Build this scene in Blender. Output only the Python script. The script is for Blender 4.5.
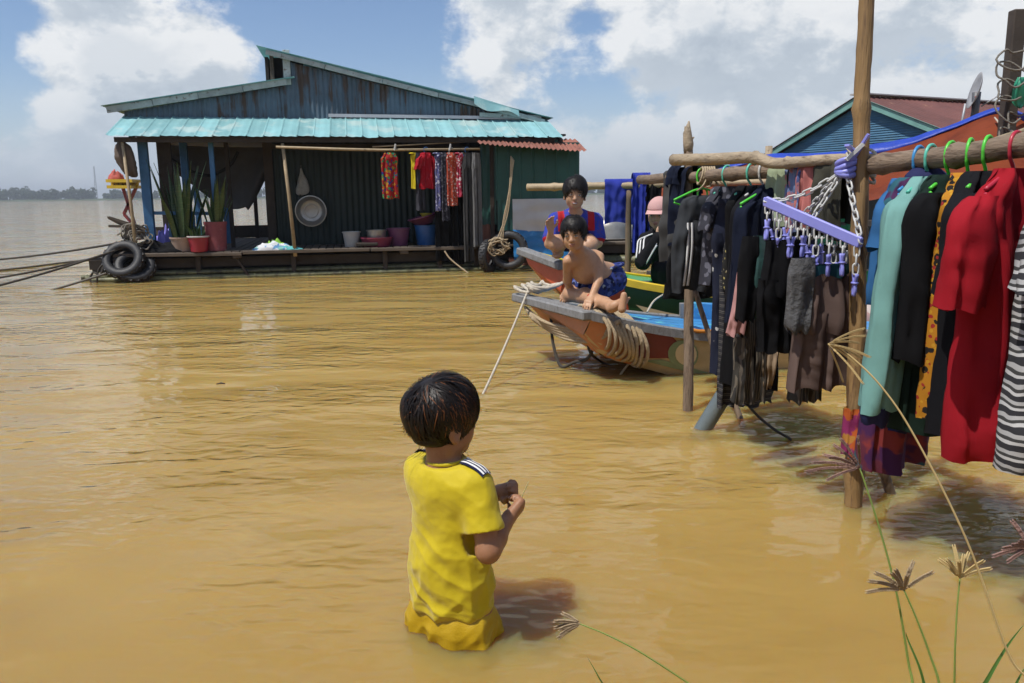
import bpy, math, random
import numpy as np
from mathutils import Vector, Matrix, noise as mnoise
random.seed(7); np.random.seed(7)
S = bpy.context.scene
C = S.collection
for o in list(bpy.data.objects): bpy.data.objects.remove(o)

# ------------------------------------------------------------------ camera
CAM_H, FPX = 1.2, 796.0
PITCH, ROLL = math.atan((341.5-194)/FPX), math.radians(0.66)
_f = Vector((0, math.cos(PITCH), -math.sin(PITCH)))
_r0 = Vector((1, 0, 0)); _u0 = Vector((0, math.sin(PITCH), math.cos(PITCH)))
_r = _r0*math.cos(ROLL) - _u0*math.sin(ROLL)
_u = _r0*math.sin(ROLL) + _u0*math.cos(ROLL)
cam = bpy.data.cameras.new('camera'); cam_o = bpy.data.objects.new('camera', cam); C.objects.link(cam_o)
cam.sensor_width = 36.0; cam.lens = 36.0*FPX/1024; cam.clip_end = 20000; cam.clip_start = 0.05
cam_o.matrix_world = Matrix(((_r.x, _u.x, -_f.x, 0), (_r.y, _u.y, -_f.y, 0), (_r.z, _u.z, -_f.z, CAM_H), (0, 0, 0, 1)))
S.camera = cam_o
S.render.resolution_x, S.render.resolution_y = 1024, 683
S.view_settings.view_transform = 'Standard'; S.view_settings.look = 'None'
S.view_settings.exposure = 0.0; S.view_settings.gamma = 1.0
S.render.engine = 'CYCLES'
S.cycles.max_bounces = 5; S.cycles.diffuse_bounces = 3; S.cycles.glossy_bounces = 3; S.cycles.transmission_bounces = 2; S.cycles.transparent_max_bounces = 6; S.cycles.use_denoising = True; S.cycles.use_adaptive_sampling = True; S.cycles.adaptive_threshold = 0.02; S.cycles.caustics_reflective = False; S.cycles.caustics_refractive = False

# ------------------------------------------------------------------ sun and sky
SUN_EL, SUN_DIR = math.radians(63), Vector((-0.83, -0.56, 0)).normalized()   # direction towards the sun (horizontal)
to_sun = Vector((SUN_DIR.x*math.cos(SUN_EL), SUN_DIR.y*math.cos(SUN_EL), math.sin(SUN_EL)))
sl = bpy.data.lights.new('sun', 'SUN'); sl.energy = 4.7; sl.angle = math.radians(0.53); sl.color = (1.0, 0.955, 0.88)
so = bpy.data.objects.new('sun', sl); C.objects.link(so); so.location = (0, 0, 30)
so.rotation_euler = to_sun.to_track_quat('Z', 'Y').to_euler()

W = bpy.data.worlds.new('World'); S.world = W; W.use_nodes = True
wn, wl = W.node_tree.nodes, W.node_tree.links; wn.clear()
def WN(t, **k):
    n = wn.new(t)
    for a, b in k.items(): setattr(n, a, b)
    return n
def wmath(op, a, b=None, c=None, clamp=False):
    n = WN('ShaderNodeMath', operation=op, use_clamp=clamp)
    for i, v in enumerate((a, b, c)):
        if v is None: continue
        if isinstance(v, (int, float)): n.inputs[i].default_value = v
        else: wl.new(v, n.inputs[i])
    return n.outputs[0]
def wvmath(op, a, b):
    n = WN('ShaderNodeVectorMath', operation=op)
    for i, v in enumerate((a, b)):
        if isinstance(v, (tuple, Vector)): n.inputs[i].default_value = tuple(v)
        else: wl.new(v, n.inputs[i])
    return n
out = WN('ShaderNodeOutputWorld'); bg = WN('ShaderNodeBackground')
sky = WN('ShaderNodeTexSky'); sky.sky_type = 'NISHITA'; sky.sun_disc = False
sky.sun_elevation = SUN_EL; sky.sun_rotation = math.atan2(SUN_DIR.x, SUN_DIR.y)
sky.air_density = 1.0; sky.dust_density = 0.25; sky.ozone_density = 2.2
tc = WN('ShaderNodeTexCoord')
dirv = tc.outputs['Generated']
nrm = wvmath('NORMALIZE', dirv, (0, 0, 0)).outputs[0]
sep = WN('ShaderNodeSeparateXYZ'); wl.new(nrm, sep.inputs[0])
zc = wmath('MAXIMUM', sep.outputs[2], 0.0)
def blob(px, py, ang, gain):
    """broad patch of more (or less) cloud around one compass direction of the sky"""
    d = (_f + _r*((px-512)/FPX) - _u*((py-341.5)/FPX)).normalized()
    dt = wvmath('DOT_PRODUCT', nrm, d).outputs['Value']
    m = WN('ShaderNodeMapRange', interpolation_type='SMOOTHSTEP')
    m.inputs[1].default_value = math.cos(math.radians(ang)); m.inputs[2].default_value = 1.0
    m.inputs[3].default_value = 0; m.inputs[4].default_value = gain
    wl.new(dt, m.inputs[0]); return m.outputs[0]
def cnoise(vec, scale, detail, rough, dist=0.0, lac=2.0):
    n = WN('ShaderNodeTexNoise'); n.inputs['Scale'].default_value = scale; n.inputs['Detail'].default_value = detail
    n.inputs['Roughness'].default_value = rough; n.inputs['Distortion'].default_value = dist
    wl.new(vec, n.inputs['Vector']); return n.outputs['Fac']
def add(*t):
    r = t[0]
    for x in t[1:]: r = wmath('ADD', r, x)
    return r
def scaled(off):
    a = wvmath('ADD', nrm, off).outputs[0]
    return wvmath('MULTIPLY', a, (1.0, 1.0, 1.5)).outputs[0]
bias = add(blob(150, 55, 10, 0.22), blob(195, 75, 5, 0.10), blob(70, 15, 5, 0.10), blob(40, 140, 9, 0.15), blob(700, 50, 24, 0.18), blob(980, 80, 20, 0.14),
           blob(470, 0, 8, 0.10), blob(290, 0, 11, -0.30), blob(5, 55, 6, -0.28), blob(430, 80, 6, -0.10), blob(560, 75, 6, -0.06), blob(820, 90, 8, -0.06))
def density(off):
    v = scaled(off)
    big = cnoise(v, 3.2, 1.0, 0.5); fine = cnoise(v, 8.0, 7.0, 0.62, 0.1)
    return add(wmath('MULTIPLY', big, 0.55), wmath('MULTIPLY', fine, 0.75), bias)
d0 = density((13.1, 4.2, 7.7))
so_ = to_sun*0.035
d1 = density((13.1+so_.x, 4.2+so_.y, 7.7+so_.z))
cover = WN('ShaderNodeMapRange', interpolation_type='SMOOTHSTEP'); wl.new(d0, cover.inputs[0])
cover.inputs[1].default_value = 0.645; cover.inputs[2].default_value = 0.77
dens2 = WN('ShaderNodeMapRange'); wl.new(d0, dens2.inputs[0]); dens2.inputs[1].default_value = 0.72; dens2.inputs[2].default_value = 1.05
dif = WN('ShaderNodeMapRange'); wl.new(wmath('SUBTRACT', d0, d1), dif.inputs[0]); dif.inputs[1].default_value = -0.075; dif.inputs[2].default_value = 0.075
lit = add(wmath('MULTIPLY', dif.outputs[0], 0.62), wmath('MULTIPLY', wmath('SUBTRACT', 1.0, dens2.outputs[0], clamp=True), 0.45))
cr = WN('ShaderNodeValToRGB'); wl.new(lit, cr.inputs[0])
e = cr.color_ramp.elements; e[0].position = 0.0; e[0].color = (4.5, 5.15, 5.9, 1); e[1].position = 0.80; e[1].color = (9.3, 9.4, 9.4, 1)
k = cr.color_ramp.elements.new(0.42); k.color = (6.0, 6.6, 7.2, 1)
hz = WN('ShaderNodeMapRange', interpolation_type='SMOOTHSTEP'); wl.new(zc, hz.inputs[0])
hz.inputs[1].default_value = 0.0; hz.inputs[2].default_value = 0.16; hz.inputs[3].default_value = 0.75; hz.inputs[4].default_value = 0.0
mx = WN('ShaderNodeMixRGB'); wl.new(wmath('MULTIPLY', cover.outputs[0], 0.93), mx.inputs[0]); wl.new(wvmath('MULTIPLY', sky.outputs[0], (0.97, 1.03, 1.16)).outputs[0], mx.inputs[1]); wl.new(cr.outputs[0], mx.inputs[2])
mh = WN('ShaderNodeMixRGB'); wl.new(hz.outputs[0], mh.inputs[0]); wl.new(mx.outputs[0], mh.inputs[1]); mh.inputs[2].default_value = (5.5, 6.4, 7.4, 1)
wl.new(mh.outputs[0], bg.inputs[0]); bg.inputs[1].default_value = 0.10; wl.new(bg.outputs[0], out.inputs[0])
W.cycles.sampling_method = 'MANUAL'; W.cycles.sample_map_resolution = 256

# ------------------------------------------------------------------ helpers
def ray(px, py): return _f + _r*((px-512)/FPX) - _u*((py-341.5)/FPX)
def at(px, py, Y):
    d = ray(px, py); return Vector((0, 0, CAM_H)) + d*(Y/d.y)
def water_at(px, py, z=0.0):
    d = ray(px, py); return Vector((0, 0, CAM_H)) + d*((z-CAM_H)/d.z)

MW = {}
def link(o, parent=None):
    C.objects.link(o)
    if parent is not None: o.parent = parent
    return o
def tag(o, label=None, cat=None, group=None, kind=None):
    if label: o['label'] = label
    if cat: o['category'] = cat
    if group: o['group'] = group
    if kind: o['kind'] = kind
    return o
def thing(name, loc, label, cat, rz=0.0, group=None):
    o = bpy.data.objects.new(name, None); o.empty_display_size = 0.1
    o.location = loc; o.rotation_euler = (0, 0, rz); C.objects.link(o)
    MW[o.name] = Matrix.Translation(Vector(loc)) @ Matrix.Rotation(rz, 4, 'Z')
    return tag(o, label, cat, group)

def nt(m): return m.node_tree.nodes, m.node_tree.links
MATS = {}
def mat(name, col, rough=0.7, var=0.18, scale=6.0, bump=0.0, bscale=60.0, metallic=0.0, spec=0.5, col2=None, thr=(0.45, 0.65),
        stretch=(1, 1, 1), rnd=0.0, sheen=0.0, coat=0.0, trans=0.0, coords='Object', subsurf=0.0, detail=5.0):
    """procedural surface: base colour mottled by noise, a second colour in patches, fine relief"""
    m = bpy.data.materials.new(name); m.use_nodes = True; n, l = nt(m)
    b = n['Principled BSDF']; b.inputs['Roughness'].default_value = rough; b.inputs['Metallic'].default_value = metallic
    b.inputs['Specular IOR Level'].default_value = spec
    if sheen: b.inputs['Sheen Weight'].default_value = sheen
    if coat: b.inputs['Coat Weight'].default_value = coat; b.inputs['Coat Roughness'].default_value = 0.2
    if subsurf:
        b.inputs['Subsurface Weight'].default_value = subsurf; b.inputs['Subsurface Radius'].default_value = (0.02, 0.008, 0.004); b.inputs['Subsurface Scale'].default_value = 0.25
    t = n.new('ShaderNodeTexCoord'); mp = n.new('ShaderNodeMapping'); mp.inputs['Scale'].default_value = stretch
    l.new(t.outputs[coords], mp.inputs['Vector'])
    def nz(sc, de, ro=0.6):
        x = n.new('ShaderNodeTexNoise'); x.inputs['Scale'].default_value = sc; x.inputs['Detail'].default_value = de; x.inputs['Roughness'].default_value = ro
        l.new(mp.outputs[0], x.inputs['Vector']); return x.outputs['Fac']
    n1 = nz(scale, detail)
    mr = n.new('ShaderNodeMapRange'); l.new(n1, mr.inputs[0]); mr.inputs[1].default_value = 0.25; mr.inputs[2].default_value = 0.75
    mr.inputs[3].default_value = 1-var; mr.inputs[4].default_value = 1+var
    cc = n.new('ShaderNodeRGB'); cc.outputs[0].default_value = (*col, 1); cur = cc.outputs[0]
    if col2:
        n2 = nz(scale*1.7, 8, 0.65); r2 = n.new('ShaderNodeMapRange'); r2.interpolation_type = 'SMOOTHSTEP'
        l.new(n2, r2.inputs[0]); r2.inputs[1].default_value, r2.inputs[2].default_value = thr
        mx = n.new('ShaderNodeMixRGB'); l.new(r2.outputs[0], mx.inputs[0]); l.new(cur, mx.inputs[1]); mx.inputs[2].default_value = (*col2, 1); cur = mx.outputs[0]
    fac = mr.outputs[0]
    if rnd:
        oi = n.new('ShaderNodeObjectInfo'); r3 = n.new('ShaderNodeMapRange'); l.new(oi.outputs['Random'], r3.inputs[0]); r3.inputs[3].default_value = 1-rnd; r3.inputs[4].default_value = 1+rnd
        mm = n.new('ShaderNodeMath'); mm.operation = 'MULTIPLY'; l.new(fac, mm.inputs[0]); l.new(r3.outputs[0], mm.inputs[1]); fac = mm.outputs[0]
    ml = n.new('ShaderNodeVectorMath'); ml.operation = 'SCALE'; l.new(cur, ml.inputs[0]); l.new(fac, ml.inputs['Scale'])
    l.new(ml.outputs[0], b.inputs['Base Color'])
    if bump:
        bp = n.new('ShaderNodeBump'); bp.inputs['Strength'].default_value = bump; bp.inputs['Distance'].default_value = 0.01
        l.new(nz(bscale, 4), bp.inputs['Height']); l.new(bp.outputs[0], b.inputs['Normal'])
    if trans:
        tr = n.new('ShaderNodeBsdfTranslucent'); l.new(ml.outputs[0], tr.inputs[0]); ms = n.new('ShaderNodeMixShader'); ms.inputs[0].default_value = trans
        l.new(b.outputs[0], ms.inputs[1]); l.new(tr.outputs[0], ms.inputs[2]); l.new(ms.outputs[0], n['Material Output'].inputs[0])
    MATS[name] = m
    return m

class MB:
    """collects shapes; build() links them as one mesh object"""
    def __init__(s): s.v = []; s.f = []; s.m = []
    def add(s, vs, fs, mi=0):
        o = len(s.v); s.v.extend([Vector(p) for p in vs]); s.f.extend([tuple(i+o for i in f) for f in fs]); s.m.extend([mi]*len(fs)); return s
    def box(s, c, size, rot=None, mi=0, bev=0.0):
        x, y, z = (d/2 for d in size); M = rot if rot else Matrix.Identity(3); c = Vector(c)
        if bev <= 0:
            vs = [c + M @ Vector((sx*x, sy*y, sz*z)) for sx in (-1, 1) for sy in (-1, 1) for sz in (-1, 1)]
            return s.add(vs, [(0, 1, 3, 2), (4, 6, 7, 5), (0, 4, 5, 1), (2, 3, 7, 6), (0, 2, 6, 4), (1, 5, 7, 3)], mi)
        vs = []; idx = {}
        for sx in (-1, 1):
            for sy in (-1, 1):
                for sz in (-1, 1):
                    for a in range(3):
                        q = [sx*(x-bev), sy*(y-bev), sz*(z-bev)]; q[a] = (sx*x, sy*y, sz*z)[a]
                        idx[(sx, sy, sz, a)] = len(vs); vs.append(c + M @ Vector(q))
        fs = []
        for a in range(3):
            for sg in (-1, 1):
                o = [(-1, -1), (1, -1), (1, 1), (-1, 1)]
                if sg < 0: o = o[::-1]
                f = []
                for p, q in o:
                    k = [0, 0, 0]; k[a] = sg; k[(a+1) % 3] = p; k[(a+2) % 3] = q; f.append(idx[(k[0], k[1], k[2], a)])
                fs.append(tuple(f))
        for a in range(3):
            b, d = (a+1) % 3, (a+2) % 3
            for p in (-1, 1):
                for q in (-1, 1):
                    k0 = [0]*3; k1 = [0]*3; k0[a] = -1; k1[a] = 1; k0[b] = k1[b] = p; k0[d] = k1[d] = q
                    f = (idx[(*k0, b)], idx[(*k1, b)], idx[(*k1, d)], idx[(*k0, d)]); fs.append(f if p*q < 0 else f[::-1])
        for sx in (-1, 1):
            for sy in (-1, 1):
                for sz in (-1, 1):
                    f = tuple(idx[(sx, sy, sz, a)] for a in range(3)); fs.append(f if sx*sy*sz > 0 else f[::-1])
        return s.add(vs, fs, mi)
    def beam(s, a, b, w, h, mi=0, up=Vector((0, 0, 1)), bev=0.0):
        a, b = Vector(a), Vector(b); d = (b-a); L = d.length; d.normalize()
        r = d.cross(up)
        if r.length < 1e-4: r = d.cross(Vector((0, 1, 0)))
        r.normalize(); u = r.cross(d)
        M = Matrix((r, d, u)).transposed()
        return s.box((a+b)/2, (w, L, h), M, mi, bev)
    def tube(s, path, rad, n=8, mi=0, cap=True, closed=False, jit=0.0):
        P = [Vector(p) for p in path]; k = len(P); R = rad if hasattr(rad, '__len__') else [rad]*k
        vs = []; prev = None
        for i in range(k):
            if closed: t = P[(i+1) % k]-P[i-1]
            else: t = P[min(i+1, k-1)]-P[max(i-1, 0)]
            t.normalize()
            if prev is None:
                a = Vector((0, 0, 1)) if abs(t.z) < .9 else Vector((1, 0, 0)); r = t.cross(a).normalized()
            else:
                r = (prev - t*prev.dot(t)).normalized()
            prev = r; q = t.cross(r)
            for j in range(n):
                an = 2*math.pi*j/n; rr = R[i]*(1+random.uniform(-jit, jit))
                vs.append(P[i]+(r*math.cos(an)+q*math.sin(an))*rr)
        fs = []
        for i in range(k if closed else k-1):
            for j in range(n):
                a, b = i*n+j, i*n+(j+1) % n; i2 = ((i+1) % k)*n
                fs.append((a, b, i2+(j+1) % n, i2+j))
        if cap and not closed: fs.append(tuple(range(n))[::-1]); fs.append(tuple((k-1)*n+j for j in range(n)))
        return s.add(vs, fs, mi)
    def lathe(s, prof, n=24, M=None, mi=0):
        M = M or Matrix.Identity(4); vs = []; fs = []
        for (r, z) in prof:
            for j in range(n): an = 2*math.pi*j/n; vs.append(M @ Vector((r*math.cos(an), r*math.sin(an), z)))
        for i in range(len(prof)-1):
            for j in range(n): fs.append((i*n+j, i*n+(j+1) % n, (i+1)*n+(j+1) % n, (i+1)*n+j))
        return s.add(vs, fs, mi)
    def grid(s, fn, nu, nv, mi=0, flip=False, closeu=False):
        vs = [fn(i/nu, j/nv) for j in range(nv+1) for i in range(nu + (0 if closeu else 1))]; w = nu + (0 if closeu else 1); fs = []
        for j in range(nv):
            for i in range(nu):
                i2 = (i+1) % w if closeu else i+1
                f = (j*w+i, j*w+i2, (j+1)*w+i2, (j+1)*w+i); fs.append(f[::-1] if flip else f)
        return s.add(vs, fs, mi)
    def mesh(s, name, mats, smooth=True, inv=None):
        me = bpy.data.meshes.new(name)
        vs = [inv @ v for v in s.v] if inv is not None else s.v
        me.from_pydata([tuple(v) for v in vs], [], s.f)
        for m in (mats if isinstance(mats, (list, tuple)) else [mats]): me.materials.append(m)
        if max(s.m, default=0): me.polygons.foreach_set('material_index', s.m)
        if smooth is True: me.polygons.foreach_set('use_smooth', [True]*len(me.polygons))
        me.update(); return me
    def build(s, name, mats, parent=None, smooth=True, world=True, label=None, cat=None, group=None, kind=None, sharp=None):
        inv = MW[parent.name].inverted() if (parent is not None and world and parent.name in MW) else None
        if inv is None and parent is not None and world and parent.parent is not None and parent.parent.name in MW: inv = MW[parent.parent.name].inverted()
        me = s.mesh(name, mats, smooth, inv)
        if smooth and sharp: me.set_sharp_from_angle(angle=math.radians(sharp))
        o = bpy.data.objects.new(name, me); link(o, parent); tag(o, label, cat, group, kind); return o

def place(me, name, parent, loc, rot=(0, 0, 0), scale=(1, 1, 1)):
    """one more copy of a shared piece"""
    o = bpy.data.objects.new(name, me); o.location = loc; o.rotation_euler = rot; o.scale = scale; link(o, parent); return o

def smooth_path(pts, n=8):
    """Catmull-Rom through points"""
    P = [Vector(p) for p in pts]; P = [P[0]*2-P[1]]+P+[P[-1]*2-P[-2]]; out = []
    for i in range(1, len(P)-2):
        for k in range(n):
            t = k/n; a, b, c, d = P[i-1], P[i], P[i+1], P[i+2]
            out.append(0.5*((2*b)+(c-a)*t+(2*a-5*b+4*c-d)*t*t+(3*b-a-3*c+d)*t**3))
    out.append(P[-2]); return out
def sag(a, b, s, n=16):
    a, b = Vector(a), Vector(b)
    return [a.lerp(b, i/n) - Vector((0, 0, s*4*(i/n)*(1-i/n))) for i in range(n+1)]
def nz3(p, sc=1.0): return mnoise.noise(Vector(p)*sc)

# ------------------------------------------------------------------ signed distance modelling (bodies, clothes worn, hair caps)
class SDF:
    def __init__(s, lo, hi, h):
        s.lo = np.array(lo, float); s.h = h; s.n = np.ceil((np.array(hi)-s.lo)/h).astype(int)+1
        s.F = np.full(s.n, 9.0, np.float32)
    def sub(s, lo, hi):
        a = np.clip(np.floor((lo-s.lo)/s.h).astype(int), 0, s.n-1); b = np.clip(np.ceil((hi-s.lo)/s.h).astype(int)+1, 1, s.n)
        if np.any(b <= a): return None
        g = np.meshgrid(*[s.lo[i]+s.h*np.arange(a[i], b[i]) for i in range(3)], indexing='ij')
        return (slice(a[0], b[0]), slice(a[1], b[1]), slice(a[2], b[2])), np.stack(g, -1).astype(np.float32)
    def comb(s, sl, d, k, op):
        f = s.F[sl]
        if op == 'add':
            h = np.maximum(k-np.abs(f-d), 0)/max(k, 1e-6); s.F[sl] = np.minimum(f, d)-h*h*k*.25
        elif op == 'cut':
            d = -d; h = np.maximum(k-np.abs(f-d), 0)/max(k, 1e-6); s.F[sl] = np.maximum(f, d)+h*h*k*.25
    def cap(s, a, b, ra, rb, k=0.02, op='add', flat=None):
        """tapered capsule; flat=(axis, factor) thins it along one world axis"""
        a = np.array(a, float); b = np.array(b, float); R = max(ra, rb)+k+3*s.h
        g = s.sub(np.minimum(a, b)-R, np.maximum(a, b)+R)
        if g is None: return s
        sl, p = g; fac = 1.0
        if flat is not None:
            ax, fac = np.array(flat[0], float), flat[1]; ax = ax/np.linalg.norm(ax)
            m = (a+b)/2; q = p-m; along = (q@ax)[..., None]; p = m+q+ax*along*(1/fac-1)
            a = m+(a-m)+ax*((a-m)@ax)*(1/fac-1); b = m+(b-m)+ax*((b-m)@ax)*(1/fac-1)
        ba = b-a; t = np.clip(((p-a)@ba)/max(ba@ba, 1e-9), 0, 1)
        d = np.linalg.norm(p-a-t[..., None]*ba, axis=-1)-(ra+(rb-ra)*t)
        s.comb(sl, d*(1.0 if flat is None else min(1, fac)**.5), k, op); return s
    def ell(s, c, r, k=0.02, op='add', R=None):
        c = np.array(c, float); r = np.array(r, float); m = max(r)+k+3*s.h
        g = s.sub(c-m, c+m)
        if g is None: return s
        sl, p = g; q = p-c
        if R is not None: q = q@np.array(R)
        k0 = np.linalg.norm(q/r, axis=-1); k1 = np.linalg.norm(q/(r*r), axis=-1)
        d = np.where(k0 < 1e-4, -min(r), k0*(k0-1)/np.maximum(k1, 1e-6)); s.comb(sl, d, k, op); return s
    def plane(s, pt, nrm, k=0.0):
        """cut away the side the normal points to"""
        g = s.sub(s.lo, s.lo+s.h*s.n); sl, p = g; n_ = np.array(nrm, float); n_ /= np.linalg.norm(n_)
        s.comb(sl, -((p-np.array(pt, float))@n_), k, 'cut'); return s
    def pts(s):
        return s.sub(s.lo, s.lo+s.h*s.n)[1]
    def mesh(s):
        """surface nets -> verts (N,3), quads (M,4)"""
        F = s.F; sg = F < 0; n = np.array(F.shape)-1
        def cut(A, o): return A[o[0]:o[0]+n[0], o[1]:o[1]+n[1], o[2]:o[2]+n[2]]
        cor = [(i, j, k) for i in (0, 1) for j in (0, 1) for k in (0, 1)]
        cnt = sum(cut(sg, c).astype(np.int8) for c in cor); act = (cnt > 0) & (cnt < 8)
        idx = np.argwhere(act); acc = np.zeros((len(idx), 3)); num = np.zeros(len(idx))
        for a in cor:
            for ax in range(3):
                if a[ax]: continue
                b = list(a); b[ax] = 1; ia = tuple((idx+np.array(a)).T); ib = tuple((idx+np.array(b)).T)
                fa, fb = F[ia], F[ib]; m = (fa < 0) != (fb < 0); t = np.where(m, fa/np.where(m, fa-fb, 1), 0)
                p = np.tile(np.array(a, float), (len(idx), 1)); p[:, ax] += t; acc += p*m[:, None]; num += m
        V = s.lo+s.h*(idx+acc/num[:, None]); ids = -np.ones(n, np.int64); ids[tuple(idx.T)] = np.arange(len(idx))
        Q = []
        for ax in range(3):
            u, w = (ax+1) % 3, (ax+2) % 3; o = [0, 0, 0]; o[ax] = 1
            N = np.array(F.shape); sh = N.copy(); sh[ax] -= 1
            A = sg[:sh[0], :sh[1], :sh[2]]; B = sg[o[0]:o[0]+sh[0], o[1]:o[1]+sh[1], o[2]:o[2]+sh[2]]
            e = np.argwhere(A != B); e = e[(e[:, u] > 0) & (e[:, w] > 0) & (e[:, u] < n[u]) & (e[:, w] < n[w])]
            ins = A[tuple(e.T)]; q = []
            for du, dw in ((-1, -1), (0, -1), (0, 0), (-1, 0)):
                c = e.copy(); c[:, u] += du; c[:, w] += dw; q.append(ids[tuple(c.T)])
            q = np.stack(q, 1); q[~ins] = q[~ins][:, ::-1]; Q.append(q[(q >= 0).all(1)])
        return V, np.concatenate(Q)
def relax(V, Q, it=2, lam=0.5):
    for _ in range(it):
        acc = np.zeros_like(V); num = np.zeros(len(V))
        for a, b in ((0, 1), (1, 2), (2, 3), (3, 0)):
            np.add.at(acc, Q[:, a], V[Q[:, b]]); np.add.at(acc, Q[:, b], V[Q[:, a]]); np.add.at(num, Q[:, a], 1); np.add.at(num, Q[:, b], 1)
        V = V+lam*(acc/np.maximum(num, 1)[:, None]-V)
    return V
def normals(V, Q):
    n = np.cross(V[Q[:, 2]]-V[Q[:, 0]], V[Q[:, 3]]-V[Q[:, 1]]); N = np.zeros_like(V)
    for i in range(4): np.add.at(N, Q[:, i], n)
    return N/np.maximum(np.linalg.norm(N, axis=1), 1e-9)[:, None]
def npmesh(name, V, Q, mats, parent=None, smooth=True, attr=None, mi=None):
    me = bpy.data.meshes.new(name); V = np.asarray(V); Q = np.asarray(Q); k = Q.shape[1]
    me.vertices.add(len(V)); me.vertices.foreach_set('co', V.astype(np.float32).ravel())
    me.loops.add(Q.size); me.loops.foreach_set('vertex_index', Q.astype(np.int32).ravel())
    me.polygons.add(len(Q)); me.polygons.foreach_set('loop_start', np.arange(0, Q.size, k, dtype=np.int32))
    for m in (mats if isinstance(mats, (list, tuple)) else [mats]): me.materials.append(m)
    if mi is not None: me.polygons.foreach_set('material_index', np.asarray(mi, np.int32))
    me.update(calc_edges=True)
    if smooth: me.polygons.foreach_set('use_smooth', [True]*len(me.polygons))
    if attr:
        for an, av in attr.items():
            a = me.attributes.new(an, 'FLOAT', 'POINT'); a.data.foreach_set('value', np.asarray(av, np.float32))
    me.validate(); o = bpy.data.objects.new(name, me); return link(o, parent)

# ================================================================== SETTING
# ------------------------------------------------------------------ water
def water_material(name, opaque):
    m = bpy.data.materials.new(name); m.use_nodes = True; n, l = nt(m); b = n['Principled BSDF']
    t = n.new('ShaderNodeTexCoord')
    def nz(sc, de, ro, st, dist=0.0, rot=0.0):
        mp = n.new('ShaderNodeMapping'); mp.inputs['Scale'].default_value = st; mp.inputs['Rotation'].default_value = (0, 0, rot); l.new(t.outputs['Object'], mp.inputs['Vector'])
        x = n.new('ShaderNodeTexNoise'); x.inputs['Scale'].default_value = sc; x.inputs['Detail'].default_value = de; x.inputs['Roughness'].default_value = ro; x.inputs['Distortion'].default_value = dist
        l.new(mp.outputs[0], x.inputs['Vector']); return x.outputs['Fac']
    silt = nz(0.35, 3, 0.6, (1, 2.2, 1), 0.8)
    cr = n.new('ShaderNodeValToRGB'); l.new(silt, cr.inputs[0]); e = cr.color_ramp.elements
    e[0].position = 0.3; e[0].color = (0.335, 0.208, 0.056, 1); e[1].position = 0.72; e[1].color = (0.42, 0.275, 0.086, 1)
    l.new(cr.outputs[0], b.inputs['Base Color'])
    if opaque:
        b.inputs['Specular IOR Level'].default_value = 0.0; b.inputs['Roughness'].default_value = 1.0; b.inputs['Subsurface Weight'].default_value = 1.0; b.inputs['Subsurface Radius'].default_value = (1.0, .50, .18); b.inputs['Subsurface Scale'].default_value = 0.60; return m
    b.inputs['Roughness'].default_value = 0.06; b.inputs['IOR'].default_value = 1.333
    b.inputs['Subsurface Weight'].default_value = 1.0; b.inputs['Subsurface Radius'].default_value = (1.0, .50, .18); b.inputs['Subsurface Scale'].default_value = 0.60
    def mul(a, k):
        q = n.new('ShaderNodeMath'); q.operation = 'MULTIPLY'; l.new(a, q.inputs[0])
        if isinstance(k, float): q.inputs[1].default_value = k
        else: l.new(k, q.inputs[1])
        return q.outputs[0]
    def ad(a, c):
        q = n.new('ShaderNodeMath'); q.operation = 'ADD'; l.new(a, q.inputs[0]); l.new(c, q.inputs[1]); return q.outputs[0]
    # calm and ruffled patches, small wind ripples, chop, and slow swell (heights in metres)
    patch = n.new('ShaderNodeMapRange'); l.new(nz(0.55, 1, 0.5, (1, 1.6, 1), 0.6), patch.inputs[0]); patch.inputs[1].default_value = 0.40; patch.inputs[2].default_value = 0.62; patch.inputs[3].default_value = 0.18; patch.inputs[4].default_value = 1.0
    rip = mul(mul(nz(7.5, 1, 0.55, (0.8, 1.5, 1), 0.5, 0.25), 0.020), patch.outputs[0])
    fine = mul(mul(nz(24.0, 0, 0.5, (0.8, 1.4, 1), 0.3, -0.2), 0.0026), patch.outputs[0])
    chop = mul(nz(1.7, 1, 0.5, (0.6, 1.5, 1), 0.3, 0.12), 0.034)
    swell = mul(nz(0.33, 0, 0.5, (0.7, 1.3, 1), 0.0, 0.1), 0.035)
    bp = n.new('ShaderNodeBump'); bp.inputs['Strength'].default_value = 1.0; bp.inputs['Distance'].default_value = 1.0
    l.new(ad(ad(ad(rip, fine), chop), swell), bp.inputs['Height'])
    l.new(bp.outputs[0], b.inputs['Normal'])
    # turbid body lit from above, partly see-through near the surface, under a mirror-like skin
    b.inputs['Specular IOR Level'].default_value = 0.0
    tr = n.new('ShaderNodeBsdfTransparent'); ms = n.new('ShaderNodeMixShader'); ms.inputs[0].default_value = 0.40
    l.new(b.outputs[0], ms.inputs[1]); l.new(tr.outputs[0], ms.inputs[2])
    fr = n.new('ShaderNodeFresnel'); fr.inputs['IOR'].default_value = 1.333; l.new(bp.outputs[0], fr.inputs['Normal'])
    gl = n.new('ShaderNodeBsdfGlossy'); gl.inputs['Roughness'].default_value = 0.05; l.new(bp.outputs[0], gl.inputs['Normal'])
    mg = n.new('ShaderNodeMixShader'); l.new(fr.outputs[0], mg.inputs[0]); l.new(ms.outputs[0], mg.inputs[1]); l.new(gl.outputs[0], mg.inputs[2]); l.new(mg.outputs[0], n['Material Output'].inputs[0])
    return m
wb = MB()
wb.add([(-2500, -30, 0), (2500, -30, 0), (2500, 3000, 0), (-2500, 3000, 0)], [(0, 1, 2, 3)], 0)
wb.build('water', water_material('silty_water_surface', False), smooth=False, kind='structure')
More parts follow.
